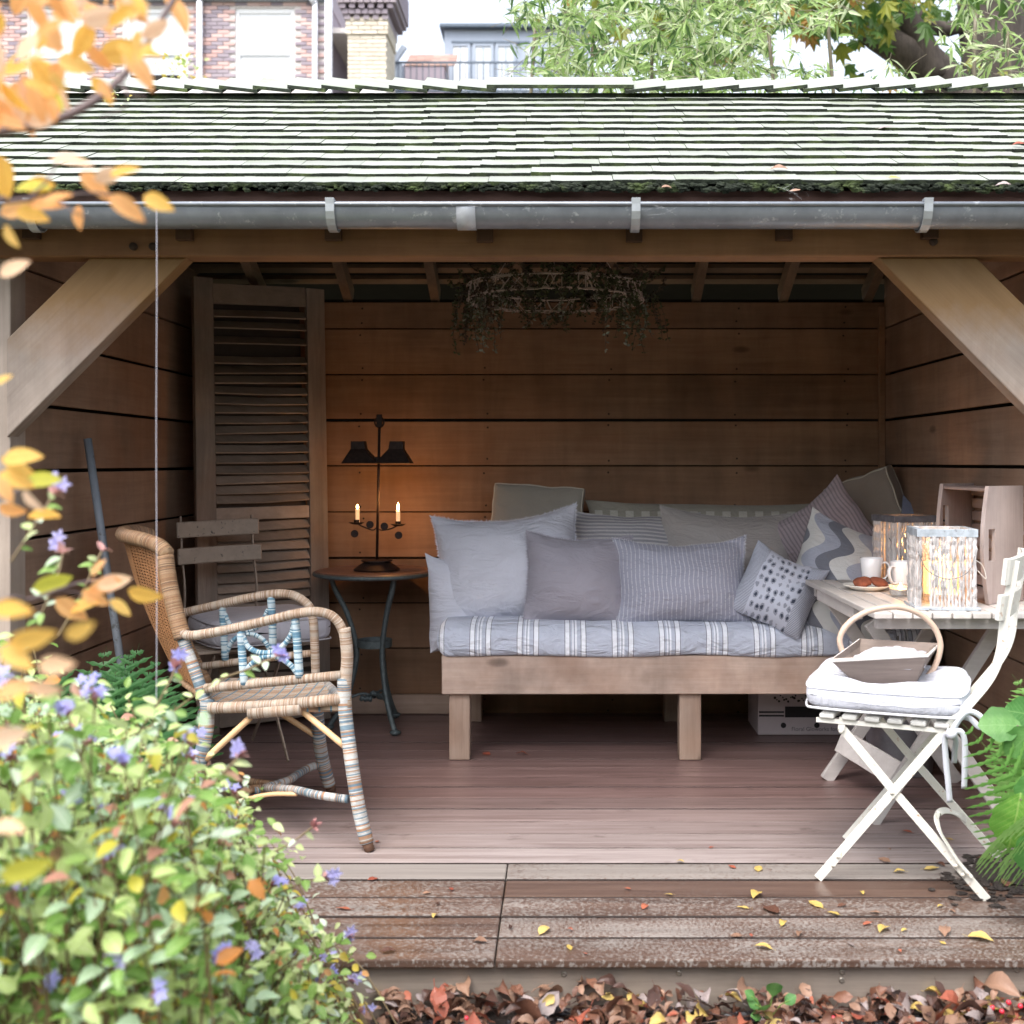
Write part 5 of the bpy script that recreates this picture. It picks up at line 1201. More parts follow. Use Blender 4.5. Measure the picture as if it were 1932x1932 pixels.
# ---------------------------------------------------------------- slatted folding table on the right
M_tbl = wood('pale_teak', (.48, .44, .41), (.70, .66, .63), 'Y', .55, knots=False, var=.08, bump=.25); M_tblx = wood('pale_teak_frame', (.45, .41, .39), (.66, .62, .60), 'X', .55, knots=False, var=.06, bump=.25)
tz2 = .705; ty0, ty1, txl = 4.22*S, 5.42*S, .922
tab = thing('slatted_table', 'pale slatted wooden folding table at the right end of the day bed', 'table', (1.19, (ty0+ty1)/2, 0))
k = 0; x = txl
while x < 1.455:
    m = MB(); m.box((x, ty0+R.uniform(0, .003), tz2-.018), (x+.0535, ty1, tz2)); m.build('table_slat', M_tbl, tab, bevel=.003); x += .0585
for y in (ty0+.05, ty1-.09): m = MB(); m.box((txl+.02, y, tz2-.055), (1.44, y+.035, tz2-.020)); m.build('cross_rail', M_tblx, tab, bevel=.003)
m = MB(); m.box((txl+.012, ty0+.30, tz2-.060), (txl+.045, ty1-.14, tz2-.020)); m.build('side_rail', M_tbl, tab, bevel=.003)
for D_, xa, xb in ((4.52, (.975, .64), (1.43, .0)), (5.14, (.99, .64), (1.42, .0))):
    for (a, b_, off) in (((.975, D_*S, .645), (1.42, D_*S, .002), 0), ((1.40, D_*S+.026, .645), (.955 if D_ > 5 else .985, D_*S+.026, .002), 0)):
        m = MB(); m.bar(a, b_, .046, .022, (0, 1, 0)); m.build('leg', M_tblx, tab, bevel=.003)
m = MB(); m.bar((1.185, 4.52*S+.04, .33), (1.19, 5.14*S, .33), .03, .02, (0, 0, 1)); m.build('leg_stretcher', M_tbl, tab)
m = MB(); m.bar(A(1585, 1396, 5.1)*1, A(1705, 1468, 4.75), .085, .016, (0, 1, 0)); m.build('leg_brace_board', M_tblx, tab, bevel=.003)
# lanterns of twigs
M_twig = wood('whitewashed_twig', (.30, .26, .25), (.84, .82, .81), 'Z', .8, knots=False, var=.25, bump=.8, grain=5); M_lid = plain('galvanised_lid', rgb(176, 184, 192), .5, .3, nscale=30, var=.3, dirt=(.16, .14, .14))
M_lidd = plain('dark_lid', rgb(98, 98, 104), .5, .3, nscale=30, var=.4)
M_glow, t, b = newmat('lit_pillar_candle'); setp(t, b, col=(.8, .55, .3), rough=.6, emc=(1.0, .42, .12), ems=2.4)
def lantern(label, px, D, wd, h_, rz, lidm, n_t=15, en=.6):
    x = (px-1060)/2700*D; base = Vector((x, D*S, tz2+.001)); rr = random.Random(int(px)); T_ = Matrix.Translation(base) @ Matrix.Rotation(rz, 4, 'Z')
    L_ = thing('twig_lantern', label, 'lantern', base, rz, 'lit twig lanterns on the slatted table'); hw = wd/2
    m = MB(); m.box((-hw-.012, -hw-.012, 0), (hw+.012, hw+.012, .009)); m.build('base_plate', lidm, L_, local=True, bevel=.001)
    m = MB(); m.box((-hw-.005, -hw-.005, h_-.024), (hw+.005, -hw+.012, h_)); m.box((-hw-.005, hw-.012, h_-.024), (hw+.005, hw+.005, h_)); m.box((-hw-.005, -hw+.012, h_-.024), (-hw+.012, hw-.012, h_)); m.box((hw-.012, -hw+.012, h_-.024), (hw+.005, hw-.012, h_)); m.build('lid', lidm, L_, local=True, bevel=.001)
    tm = []
    for _ in range(4):
        m = MB(); pts = [(rr.uniform(-.0018, .0018), rr.uniform(-.0018, .0018), (h_-.03)*k/17) for k in range(18)]
        m.tube(pts, [rr.uniform(.0030, .0062) for _ in pts], 6, rnd=.3); tm.append(m.mesh('twig', M_twig, False))
    for sd_ in range(4):
        for k in range(n_t):
            u = -hw+wd*(k+.5)/n_t+rr.uniform(-.0015, .0015); j = rr.uniform(-.003, .003)
            p = [(u, -hw+j), (hw+j, u), (u, hw+j), (-hw+j, u)][sd_]
            if rr.random() < .06: continue
            o = inst('twig', tm[rr.randrange(4)], L_, loc=(p[0], p[1], .008), rot=(rr.uniform(-.03, .03), rr.uniform(-.035, .035), rr.uniform(0, 6)))
    ch = h_*.62; m = MB(); m.lathe([(.001, .04), (.038, .04), (.038, .04+ch*.62), (.030, .04+ch*.66), (.001, .04+ch*.62)], 20); m.build('pillar_candle', M_glow, L_, local=True, auto=40)
    m = MB(); m.lathe([(.052, .01), (.054, .01), (.054, h_*.8), (.052, h_*.8), (.052, .01)], 20); gl, t, b = newmat('lantern_glass'); setp(t, b, col=(.9, .95, .95), rough=.05, trans=.9, alpha=.35); m.build('glass', gl, L_, local=True, auto=40)
    m = MB(); m.lathe([(.0004, 0), (.004, .006), (.005, .012), (.001, .03)], 10, Matrix.Translation((0, 0, .045+ch*.62))); m.build('flame', M_fl, L_, local=True, smooth=True)
    l = lamp_light('lantern_light', (0, 0, .07+ch*.62), en, .015); l.parent = L_
    return L_
LW = plain('handle_wire', (.20, .19, .19), .5, .6)
l1 = lantern('whitewashed twig lantern at the front of the slatted table, wire handle down', 1776, 4.40, .168, .243, math.radians(-7), M_lid, 16, .09)
m = MB(); m.tube(curve([(-.085, -.088, .175), (-.06, -.10, .12), (0.0, -.105, .095), (.06, -.10, .12), (.088, -.075, .19)], 6), .0016, 6); m.build('wire_handle', LW, l1, local=True, smooth=True)
m = MB(); m.tube(curve([(.088, -.04, .15), (.115, -.03, .13), (.125, -.03, .09), (.10, -.03, .115)], 5), .0014, 6); m.build('string', plain('string', (.7, .68, .62), .9), l1, local=True, smooth=True)
l2 = lantern('greyer twig lantern farther back on the slatted table behind the mugs', 1706, 5.27, .165, .25, math.radians(12), M_lidd, 16, .14)
m = MB(); m.tube(curve([(-.088, -.05, .17), (-.05, -.10, .09), (.02, -.105, .11), (.085, -.06, .17)], 6), .0018, 6); m.build('wire_handle', LW, l2, local=True, smooth=True)
# mugs, plate, biscuits, tealight
M_china = plain('white_china', rgb(238, 238, 240), .15, var=.01, bump=0, spec=.6)
def mug(label, px, D, hang):
    x = (px-1060)/2700*D; L_ = thing('mug', label, 'mug', (x, D*S, tz2+.001), 0, 'mugs on the slatted table')
    m = MB(); m.lathe([(.001, 0), (.027, 0), (.031, .004), (.035, .045), (.041, .096), (.0395, .097), (.038, .096), (.032, .045), (.028, .010), (.001, .008)], 32); m.build('cup', M_china, L_, local=True, smooth=True)
    ca, sa = math.cos(hang), math.sin(hang)
    m = MB(); m.strap(curve([(ca*r_, sa*r_, z_) for r_, z_ in ((.036, .078), (.052, .080), (.062, .066), (.060, .044), (.048, .024), (.032, .020))], 5), .012, .006, wdir=(-sa, ca, 0)); m.build('handle', M_china, L_, local=True, smooth=True, bevel=.002)
mug('white mug with its handle to the right, behind the biscuit plate', 1644, 5.2, -.25)
mug('white mug with its handle to the left, between the tealight and the far lantern', 1702, 5.02, PI+.5)
pl = Vector(((1637-1060)/2700*4.98, 4.98*S, tz2+.001)); m = MB(); m.lathe([(.001, .004), (.045, .004), (.052, .0), (.055, .004), (.085, .016), (.086, .018), (.080, .018), (.052, .008), (.001, .007)], 40, Matrix.Translation(pl))
m.build('plate', plain('cream_china', rgb(236, 232, 222), .2, var=.01, bump=0), None, smooth=True, label='small white plate holding two brown biscuits', cat='plate')
M_bis = plain('ginger_biscuit', rgb(128, 70, 48), .85, var=.35, nscale=60, bump=1)
for lb, dx, dy, tl in (('left brown biscuit leaning on the white plate', -.018, .0, -.2), ('right brown biscuit resting on the other one', .038, -.006, .25)):
    m = MB(); T_ = Matrix.Translation(pl+Vector((dx, dy, .027))) @ Matrix.Rotation(tl, 4, 'Y') @ Matrix.Rotation(.35, 4, 'X')
    prof = [(.001, -.011), (.022, -.010), (.031, -.004), (.0325, .002), (.027, .008), (.012, .012), (.001, .013)]; m.lathe(prof, 24, T_)
    for v_ in m.v: v_ += Vector((mn.noise(v_*90), mn.noise(v_*90+Vector((5, 0, 0))), mn.noise(v_*90+Vector((0, 5, 0)))))*.003
    m.build('biscuit', M_bis, None, smooth=True, label=lb, cat='biscuit', group='biscuits on the plate')
M_glass, t, b = newmat('clear_glass'); setp(t, b, col=(1, 1, 1), rough=.03, trans=1.0)
tl_ = thing('tealight_glass', 'low clear glass with a burning tealight at the foot of the near lantern', 'tealight', ((1699-1060)/2700*4.74, 4.74*S, tz2+.001))
m = MB(); m.lathe([(.001, 0), (.034, 0), (.036, .003), (.037, .038), (.0345, .038), (.033, .006), (.001, .005)], 28); m.build('glass', bpy.data.materials['lantern_glass'], tl_, local=True, smooth=True)
m = MB(); m.lathe([(.001, .007), (.0300, .007), (.0305, .024), (.029, .024), (.0285, .020)], 24); m.build('tin_cup', plain('tin', (.62, .62, .64), .3, .9), tl_, local=True, auto=40)
m = MB(); m.lathe([(.0004, 0), (.004, .004), (.0055, .010), (.001, .022)], 10, Matrix.Translation((0, 0, .022))); m.build('flame', M_fl, tl_, local=True, smooth=True)
m = MB(); m.lathe([(.0284, .0195), (.001, .0195)], 24); mw, t, b = newmat('melted_wax'); setp(t, b, col=(.9, .8, .6), rough=.2, emc=(1, .55, .2), ems=1.2); m.build('wax', mw, tl_, local=True)
l = lamp_light('tealight_light', (0, 0, .052), .12, .01); l.parent = tl_
# crate standing on end
M_crate = wood('crate_wood', (.36, .285, .26), (.58, .49, .46), 'Z', .75, var=.08, bump=.5)
cr = thing('wooden_crate', 'weathered slatted crate with handle slots standing on end by the right wall', 'crate', (1.33, 4.66*S, tz2))
def panel(px_l, D_, px_r, dd, zt, nm='end_panel', sc_=.5):
    a = A(px_l, 900, D_); bx = A(px_r, 900, D_+dd); ax = (Vector((bx.x, bx.y, 0))-Vector((a.x, a.y, 0))); wd = ax.length; ax.normalize(); nrm = Vector((-ax.y, ax.x, 0))
    z0 = tz2+.002; H = zt-z0; N2 = 12; outer = []
    for k in range(N2+1):
        v = k/N2; outer.append((.026-.026*math.sin(PI*min(1, v*1.0))*1.0+ (.014 if k == N2 else 0), H*v))
    right = [(wd, H*.985), (wd, 0)]
    slot = [(.030+.011*math.cos(t_*PI/8), H*.5+(.040 if math.sin(t_*PI/8) >= 0 else -.040)+.011*math.sin(t_*PI/8)) for t_ in range(16)]
    m = MB(); O = Vector((a.x, a.y, z0)); n_ = len(outer)
    # faces round the slot: left strip, right strip with a band between
    def P_(x_, y_, o_=0): return O+ax*x_+Vector((0, 0, y_))+nrm*o_*.014
    sx0, sx1, s0, s1 = .024, .058, H*sc_-.050, H*sc_+.050
    def quad_strip(xl, xr, y0_, y1_, nn=6):
        for k in range(nn):
            ya, yb_ = y0_+(y1_-y0_)*k/nn, y0_+(y1_-y0_)*(k+1)/nn
            xa = xl(ya) if callable(xl) else xl; xb = xl(yb_) if callable(xl) else xl; xc = xr
            vs = [P_(xa, ya), P_(xc, ya), P_(xc, yb_), P_(xb, yb_), P_(xa, ya, 1), P_(xc, ya, 1), P_(xc, yb_, 1), P_(xb, yb_, 1)]
            m.add(vs, [(0, 1, 2, 3), (7, 6, 5, 4), (0, 3, 7, 4), (1, 5, 6, 2)]+([(0, 4, 5, 1)] if k == 0 else [])+([(3, 2, 6, 7)] if k == nn-1 else []))
    xf = lambda y_: .026-.026*math.sin(PI*y_/H)
    quad_strip(xf, wd, 0, s0); quad_strip(xf, wd, s1, H); quad_strip(xf, sx0, s0, s1); quad_strip(sx1, wd, s0, s1)
    return m.build(nm, M_crate, cr), O, ax, nrm, wd, H
e1, O1, ax1, n1, w1, H1 = panel(1772, 4.95, 1838, .18, 1.075, sc_=.66)
e2, O2, ax2, n2, w2, H2 = panel(1856, 4.44, 1952, .18, 1.075)
M_cr2 = wood('crate_slat_wood', (.34, .24, .21), (.52, .41, .37), 'Y', .75, var=.12, bump=.5)
for k in range(8):
    z_ = tz2+.03+k*.045; a = O1+ax1*(w1-.012); b_ = O2+ax2*(w2-.03); a.z = b_.z = z_; m = MB(); m.bar(a+Vector((0, -.004, 0)), b_+Vector((0, .018, 0)), .034, .010, (1, 0, .0)); m.build('slat', M_cr2, cr, bevel=.002)
for z_, zz in ((tz2+.006, 0), (1.066, 1)):
    q = [O1+ax1*.028, O1+ax1*w1, O2+ax2*w2+Vector((0, .016, 0)), O2+ax2*.028+Vector((0, .016, 0))]; q = [Vector((p.x, p.y, z_)) for p in q]; slab('side_board', q, .009, M_cr2, cr)
# bucket of kindling under the table
M_zn = plain('bucket_zinc', (.36, .38, .42), .4, .6, nscale=14, var=.25, dirt=(.5, .52, .54))
bk = Vector(((1692-1060)/2700*5.40, 5.36*S-.02, .001)); bu = thing('metal_bucket', 'galvanised metal bucket under the slatted table holding firewood', 'bucket', bk)
m = MB(); m.lathe([(.001, .004), (.105, .004), (.108, .0), (.112, .006), (.142, .235), (.147, .238), (.144, .243), (.138, .235), (.108, .012), (.001, .010)], 36); m.build('pail', M_zn, bu, local=True, smooth=True)
M_bark = wood('bark', (.06, .04, .03), (.20, .14, .10), 'Z', .9, bump=1, knots=False); M_cut = plain('cut_log_end', rgb(206, 172, 130), .7, nscale=40)
lg = [('pale cut log poking out of the metal bucket to the right', (.05, -.04, .10), (.16, -.10, .36), .024), ('thick log standing at the back of the metal bucket', (-.03, .05, .03), (-.05, .09, .40), .032), ('thin log leaning left in the metal bucket', (-.02, -.02, .03), (-.13, -.05, .37), .019), ('short log upright in the middle of the metal bucket', (.02, .02, .03), (.03, .0, .34), .027), ('round log end showing beneath the table top', (.06, .05, .06), (.12, .09, .42), .022)]
for lb, a, b_, r_ in lg:
    a, b_ = bk+Vector(a), bk+Vector(b_); L_ = thing('log', lb, 'log', a, 0, 'logs in the metal bucket'); m = MB(); m.tube([a, a.lerp(b_, .5)+Vector((.003, 0, 0)), b_], r_, 10, rnd=.06, caps=True); m.build('bark', M_bark, L_, smooth=False)
    d_ = (b_-a).normalized(); m = MB(); m.tube([b_+d_*.0005, b_+d_*.002], r_*.9, 12); m.build('cut_end', M_cut, L_)
m = MB()
for k in range(26):
    a = bk+Vector((R.uniform(-.08, .1), R.uniform(-.08, .08), .15)); b_ = a+Vector((R.uniform(-.12, .2), R.uniform(-.08, .05), R.uniform(.15, .36))); m.tube([a, a.lerp(b_, .5)+Vector((R.uniform(-.02, .02), 0, R.uniform(-.02, .02))), b_], R.uniform(.002, .005), 5)
m.build('kindling', M_bark, None, kind='stuff')
# ---------------------------------------------------------------- hanging twig ring
wz = 1.772; wx, wy = (1048-1060)/2700*5.3, 5.3*S
wr = thing('hanging_twig_ring', 'hanging ring of white twig lattice trailing dried greenery below the rafters', 'hanging ring', (wx, wy, wz))
M_wt = plain('bleached_twig', rgb(186, 168, 158), .8)
rW = .315
m = MB()
for z_ in (wz-.022, wz+.024):
    pts = [(wx+rW*math.cos(a*PI/30)*(1+.02*math.sin(a)), wy+rW*math.sin(a*PI/30), z_+R.uniform(-.003, .003)) for a in range(60)]; m.tube(pts, .0032, 5, closed=True)
for z_ in (wz-.026, wz+.027):
    pts = [(wx+(rW+.012)*math.cos(a*PI/30), wy+(rW+.012)*math.sin(a*PI/30), z_+R.uniform(-.004, .004)) for a in range(60)]; m.tube(pts, .0022, 5, closed=True)
m.build('hoops', M_wt, wr, smooth=True)
tw = MB(); tw.tube([(0, 0, -.5), (0, 0, .5)], .5, 5); twm = tw.mesh('twig', M_wt)
for k in range(110):
    a = 2*PI*k/110+R.uniform(-.02, .02); b_ = a+R.choice((0, .0, .10, -.10, .2, -.2)); p = Vector((wx+(rW+.005)*math.cos(a), wy+(rW+.005)*math.sin(a), wz-.030)); q = Vector((wx+(rW+.005)*math.cos(b_), wy+(rW+.005)*math.sin(b_), wz+.034))
    d = q-p; r_ = R.uniform(.0035, .006); Mx = Matrix.Translation((p+q)/2) @ d.to_track_quat('Z', 'Y').to_matrix().to_4x4() @ Matrix.Diagonal((r_, r_, d.length, 1)); inst('twig', twm, wr, M=Mx)
m = MB()
for k in range(3): a = k*2.1+.5; m.tube([(wx+rW*math.cos(a), wy+rW*math.sin(a), wz+.02), (wx, wy+.05, 2.20)], .0015, 4)
m.build('hanging_wire', M_wt, wr)
M_dg = [leafm('dried_sprig_green', (.05, .06, .025), (.12, .13, .06), .7, .15), leafm('dried_sprig_brown', (.06, .04, .03), (.16, .12, .08), .8, .1), leafm('dried_sprig_grey', (.16, .17, .13), (.32, .33, .26), .8, .1)]
m = MB(); lv, lf = leafmesh('ovate', 2, .2, .2, 1, .6)
for k in range(260):
    a = R.uniform(0, 2*PI); f = R.random()
    p = Vector((wx+(rW+R.uniform(-.03, .05))*math.cos(a), wy+(rW+R.uniform(-.03, .05))*math.sin(a), wz+R.uniform(-.03, .07)))
    hang = R.uniform(.03, .10)*(2.1 if -.9 < a-2*PI < .05 or a < .3 or (2.4 < a < 3.9) else 1)
    if R.random() < .35: hang = -R.uniform(.02, .06)
    q = p+Vector((R.uniform(-.06, .06), R.uniform(-.06, .06), -hang)); mid = p.lerp(q, .5)+Vector((R.uniform(-.02, .02), R.uniform(-.02, .02), 0)); pts = curve([p, mid, q], 4); m.tube(pts, .0011, 3, 1, caps=False)
    mt = R.choice((0, 0, 1, 2)) if q.z < wz-.06 else R.choice((0, 0, 1))
    for pt_ in pts[1:]:
        for _ in range(3):
            d = Vector((R.uniform(-1, 1), R.uniform(-1, 1), R.uniform(-.8, .6))); m.add(lv, lf, mt, None, frame(pt_, d, roll=R.uniform(0, 6), scl=R.uniform(.009, .020)))
m.build('dried_greenery', M_dg, wr, kind='stuff')
# ================================================================ PLANTS AND LEAVES
LG = [leafm('shrub_leaf_green', (.15, .30, .05), (.38, .54, .15), .38, .4, vein=(.45, .60, .25)), leafm('shrub_leaf_light', (.50, .64, .22), (.74, .80, .46), .4, .45, vein=(.75, .82, .5)), leafm('shrub_leaf_blue_green', (.32, .46, .27), (.66, .74, .60), .26, .3, .7, vein=(.7, .8, .6)),
      leafm('shrub_leaf_yellow', (.55, .50, .06), (.72, .55, .12), .4, .45), leafm('shrub_leaf_orange', (.65, .26, .06), (.75, .42, .18), .45, .45), leafm('shrub_leaf_pink', (.50, .24, .17), (.62, .38, .28), .5, .4)]
M_stem = plain('reddish_stem', (.16, .11, .05), .6); M_stemg = plain('woody_stem', (.17, .12, .10), .7)
M_petal = leafm('blue_petal', (.36, .36, .74), (.60, .56, .86), .6, .35); M_bud = leafm('pink_bud', (.45, .20, .20), (.60, .36, .32), .6, .3); M_seed = leafm('dry_seed_head', (.22, .12, .08), (.42, .27, .18), .8, .2)
lv6, lf6 = leafmesh('ovate', 4, .22, .22, 1, .56); lvs, lfs = leafmesh('ovate', 4, .25, .28, 1, .60)
uv6 = [(p[0], p[1]) for p in lv6]; uvs_ = [(p[0], p[1]) for p in lvs]
lm = [MB().add(lv6, lf6, 0, uv6).mesh('leaf', g_, True) for g_ in LG]
def sil(px):      # height of the shrub's outline
    K = [(-400, 1000), (0, 1210), (150, 1250), (260, 1330), (330, 1345), (420, 1400), (470, 1520), (560, 1690), (650, 1850), (720, 1960), (900, 2400)]
    for (a, b_), (c_, d_) in zip(K, K[1:]):
        if px <= c_: return b_+(d_-b_)*(px-a)/(c_-a)
    return 2400
def shrub(label, seed, D0, D1, pxr, n_stem, lsz, n_ind, mix, cat='shrub', low=0):
    rr = random.Random(seed); base = XD((sum(pxr)/2-1060)/2700*(D0+D1)/2, (D0+D1)/2, -.12)
    s_ = thing('leadwort_shrub', label, cat, base, 0, 'leadwort shrubs at the lower left'); sf = MB(); stems = MB(); ni = 0; fl = 0; petal = MB(); heads = []
    for k in range(n_stem):
        D = rr.uniform(D0, D1); px = rr.uniform(*pxr); top = sil(px)+rr.uniform(-55, 70); bot = 2000
        py = top+(max(0, (2050-top)))*rr.random()**1.35+low*rr.random()
        p = A(px, py, D)
        if p.z < -.08: continue
        root = base+Vector((rr.uniform(-.25, .25)+(p.x-base.x)*.45, (p.y-base.y)*.6, 0)); root.z = -.1
        ln = (p-root).length; mid = root.lerp(p, .6)+Vector((0, 0, .12*ln)); path = curve([root, mid, p], 5); stems.tube(path, [.0020]*6+[.0013]*5, 4, 0, caps=False)
        dirn = (path[-1]-path[-3]).normalized()
        for j in range(rr.randrange(9, 16)):
            f = rr.random()**.7; i = min(len(path)-2, int((.45+.55*f)*(len(path)-1))); o_ = path[i].lerp(path[i+1], rr.random())+Vector((rr.gauss(0, .022), rr.gauss(0, .022), rr.gauss(0, .022)))
            d = Vector((rr.uniform(-1, 1), rr.uniform(-1, .8), rr.uniform(-.5, .7))); mi = rr.choices(range(6), mix)[0]; sc_ = rr.uniform(.6, 1.25)*lsz
            Mx = frame(o_, d, up=(rr.uniform(-.5, .5), rr.uniform(-.9, .1), 1), roll=rr.uniform(-.5, .5), scl=sc_)
            if ni < n_ind and j < 3: inst('leaf', lm[mi], s_, M=Mx); ni += 1
            else: sf.add(lvs, lfs, mi, uvs_, Mx)
        if rr.random() < .34: heads.append((p, dirn, rr.random()))
    stems.build('stems', M_stem, s_, kind='stuff'); sf.build('foliage', LG, s_, smooth=True, kind='stuff')
    for p, dn, q in heads[:46]:
        m = MB(); blue = q < .55
        for k in range(9): 
            d = (dn+Vector((rr.uniform(-1, 1), rr.uniform(-1, 1), rr.uniform(-.4, 1)))*.8).normalized(); m.add(lvs, lfs, 1, None, frame(p, d, scl=rr.uniform(.010, .018)))
        if blue:
            for k in range(rr.randrange(2, 5)):
                c_ = p+dn*.016+Vector((rr.uniform(-.012, .012), rr.uniform(-.012, .012), rr.uniform(-.004, .012))); ax = (dn+Vector((rr.uniform(-.6, .6), rr.uniform(-1.2, 0), rr.uniform(-.4, .4)))).normalized()
                for a in range(5):
                    e1 = ax.orthogonal().normalized(); e2 = ax.cross(e1); d = e1*math.cos(a*1.257)+e2*math.sin(a*1.257)+ax*.25; m.add(lvs, lfs, 0, None, frame(c_, d, up=ax, scl=rr.uniform(.009, .013)))
        m.build('flower_head' if blue else 'seed_head', [M_petal, M_bud if blue else M_seed], s_)
    return s_
shrub('nearest leadwort shrub, large blurred green leaves in the bottom left corner', 11, 1.75, 2.4, (-260, 420), 250, .035, 150, (5, 6, 4, .9, .5, .5), low=200)
shrub('dense green leadwort shrub with pale blue flowers below the rattan armchair', 12, 2.3, 3.1, (-120, 600), 860, .0255, 260, (5, 6.5, 4, .8, .4, .5), low=120)
shrub('low leadwort shoots with yellowing leaves at the edge of the deck', 13, 2.7, 3.22, (300, 680), 210, .024, 120, (4, 6, 3, 1.8, .8, .5), low=60)
# airy shoots with flowers that stand above the mass
def sprig(label, path, D, seed, lsz=.024, nl=12, blue=True, mix=(5, 5, 2, .8, .4, .3)):
    rr = random.Random(seed); pts = curve([A(x, y, D+.02*i) for i, (x, y) in enumerate(path)], 5); s_ = thing('flower_sprig', label, 'flower stem', pts[0], 0, 'flower stems rising from the shrubs')
    m = MB(); m.tube(pts, .0018, 5); m.build('stem', M_stem, s_)
    for k in range(nl):
        i = 2+int((len(pts)-3)*k/nl); d = Vector((rr.uniform(-1, 1), rr.uniform(-.8, .5), rr.uniform(-.6, .6))); inst('leaf', lm[rr.choices(range(6), mix)[0]], s_, M=frame(pts[i], d, up=(0, -.6, 1), scl=rr.uniform(.7, 1.3)*lsz))
    m = MB(); p = pts[-1]; dn = (pts[-1]-pts[-4]).normalized()
    for k in range(10): m.add(lvs, lfs, 1, None, frame(p, (dn+Vector((rr.uniform(-1, 1), rr.uniform(-1, 1), rr.uniform(-1, 1)))*.7), scl=rr.uniform(.012, .02)))
    if blue:
        for k in range(3):
            c_ = p+dn*.015+Vector((rr.uniform(-.012, .012), -.004, rr.uniform(-.01, .012)))
            for a in range(5): m.add(lvs, lfs, 0, None, frame(c_, (math.cos(a*1.257), -.3, math.sin(a*1.257)), up=(0, -1, 0), scl=.012))
    m.build('flower_head', [M_petal, M_bud], s_)
sprig('flower stem rising before the armchair seat with a violet blue head', [(180, 1420), (300, 1360), (400, 1290), (470, 1262), (520, 1240)], 2.55, 1)
sprig('flower stem with a large violet head below the armchair seat', [(330, 1560), (380, 1500), (420, 1460), (448, 1430)], 2.2, 2, .026)
sprig('short pink tipped stem beside the back of the armchair', [(250, 1400), (290, 1340), (318, 1290), (330, 1262)], 2.3, 3, .024, 8)
sprig('flower stem with blue stars at the upper left of the shrubs', [(60, 1200), (90, 1130), (110, 1080), (118, 1045)], 2.0, 4, .024, 14)
sprig('thin brown tipped stem left of the armchair', [(110, 1200), (150, 1130), (175, 1075), (192, 1040)], 2.2, 5, .022, 12, False)
sprig('blue flowered stem at the left edge above the yellow leaves', [(20, 1060), (60, 1000), (85, 960), (100, 935)], 1.9, 6, .024, 7)
sprig('drooping stem with two pale flower heads over the deck', [(430, 1750), (500, 1700), (560, 1670), (610, 1655)], 2.6, 7, .026, 14)
sprig('stem with a pale blue head low over the front boards', [(480, 1840), (560, 1810), (620, 1790), (655, 1770)], 2.7, 8, .026, 10)
sprig('shoot with light leaves reaching over the deck boards', [(440, 1690), (500, 1620), (550, 1590), (590, 1560)], 2.55, 9, .024, 8, False)
sprig('flower stem hanging in front of the fascia board', [(470, 1900), (560, 1880), (620, 1862), (657, 1850)], 2.8, 10, .026, 8)
# ---- small tree with orange leaves just outside the left edge
LO = [leafm('orange_leaf', (.92, .42, .12), (.96, .58, .26), .45, .55, vein=(.70, .22, .05), spots=.4), leafm('yellow_orange_leaf', (.90, .52, .08), (.95, .66, .22), .45, .55, vein=(.75, .34, .05), spots=.4), leafm('pale_orange_leaf', (.92, .60, .36), (.95, .72, .52), .45, .5, vein=(.85, .45, .25), spots=.3), leafm('green_yellow_leaf', (.55, .55, .06), (.75, .68, .12), .45, .5, vein=(.40, .40, .05), spots=.3)]
ov, of_ = leafmesh('ovate', 6, .20, .15, 1, .48); om = [MB().add(ov, of_, 0, [(p[0], p[1]) for p in ov]).mesh('leaf', g_, True) for g_ in LO]
M_twg = plain('dark_twig', (.13, .09, .09), .6)
tree = thing('orange_leaved_tree', 'small tree at the left edge with bright orange and yellow autumn leaves', 'tree', (-.85, 1.2, -.13))
m = MB(); m.tube(curve([(-.85, 1.2, -.13), (-.82, 1.22, .5), (-.84, 1.25, 1.1), (-.80, 1.25, 1.7), (-.76, 1.22, 2.2)], 5), [.03]*8+[.022]*13, 8); m.build('trunk', M_twg, tree, smooth=True)
def br(seq, r0, r1):
    pts = curve([A(*q) if len(q) == 3 else Vector(q[:3]) for q in seq], 6); m = MB(); n_ = len(pts); m.tube(pts, [r0+(r1-r0)*i/(n_-1) for i in range(n_)], 6); m.build('branch', M_twg, tree, smooth=True); return pts
root_ = lambda z_: (-.82, 1.23, z_, 0)
b1 = br([root_(1.35), (-60, 260, 1.52), (0, 248, 1.5), (90, 232, 1.5), (170, 195, 1.52), (230, 145, 1.55), (275, 85, 1.56), (330, -5, 1.58), (380, -90, 1.6)], .0065, .0028)
b1b = br([(228, 146, 1.55), (240, 185, 1.57), (228, 208, 1.6), (190, 220, 1.62)], .0012, .0008); br([(225, 148, 1.55), (240, 175, 1.5), (275, 185, 1.45)], .0011, .0008)
b2_ = br([root_(1.28), (-40, 400, 1.46), (20, 380, 1.48), (100, 372, 1.5), (170, 365, 1.52), (240, 372, 1.55)], .0035, .0012); br([(50, 378, 1.48), (90, 340, 1.5), (110, 300, 1.52)], .0015, .001); br([(100, 372, 1.5), (140, 400, 1.48), (170, 412, 1.5)], .0012, .0008)
b3_ = br([root_(1.0), (-40, 960, 1.55), (20, 935, 1.6), (60, 905, 1.62)], .003, .0012); b4_ = br([root_(.85), (-30, 1150, 1.6), (60, 1130, 1.7), (150, 1100, 1.78), (230, 1092, 1.8)], .0035, .0012); br([(60, 1130, 1.7), (120, 1115, 1.76), (190, 1130, 1.8)], .0015, .001)
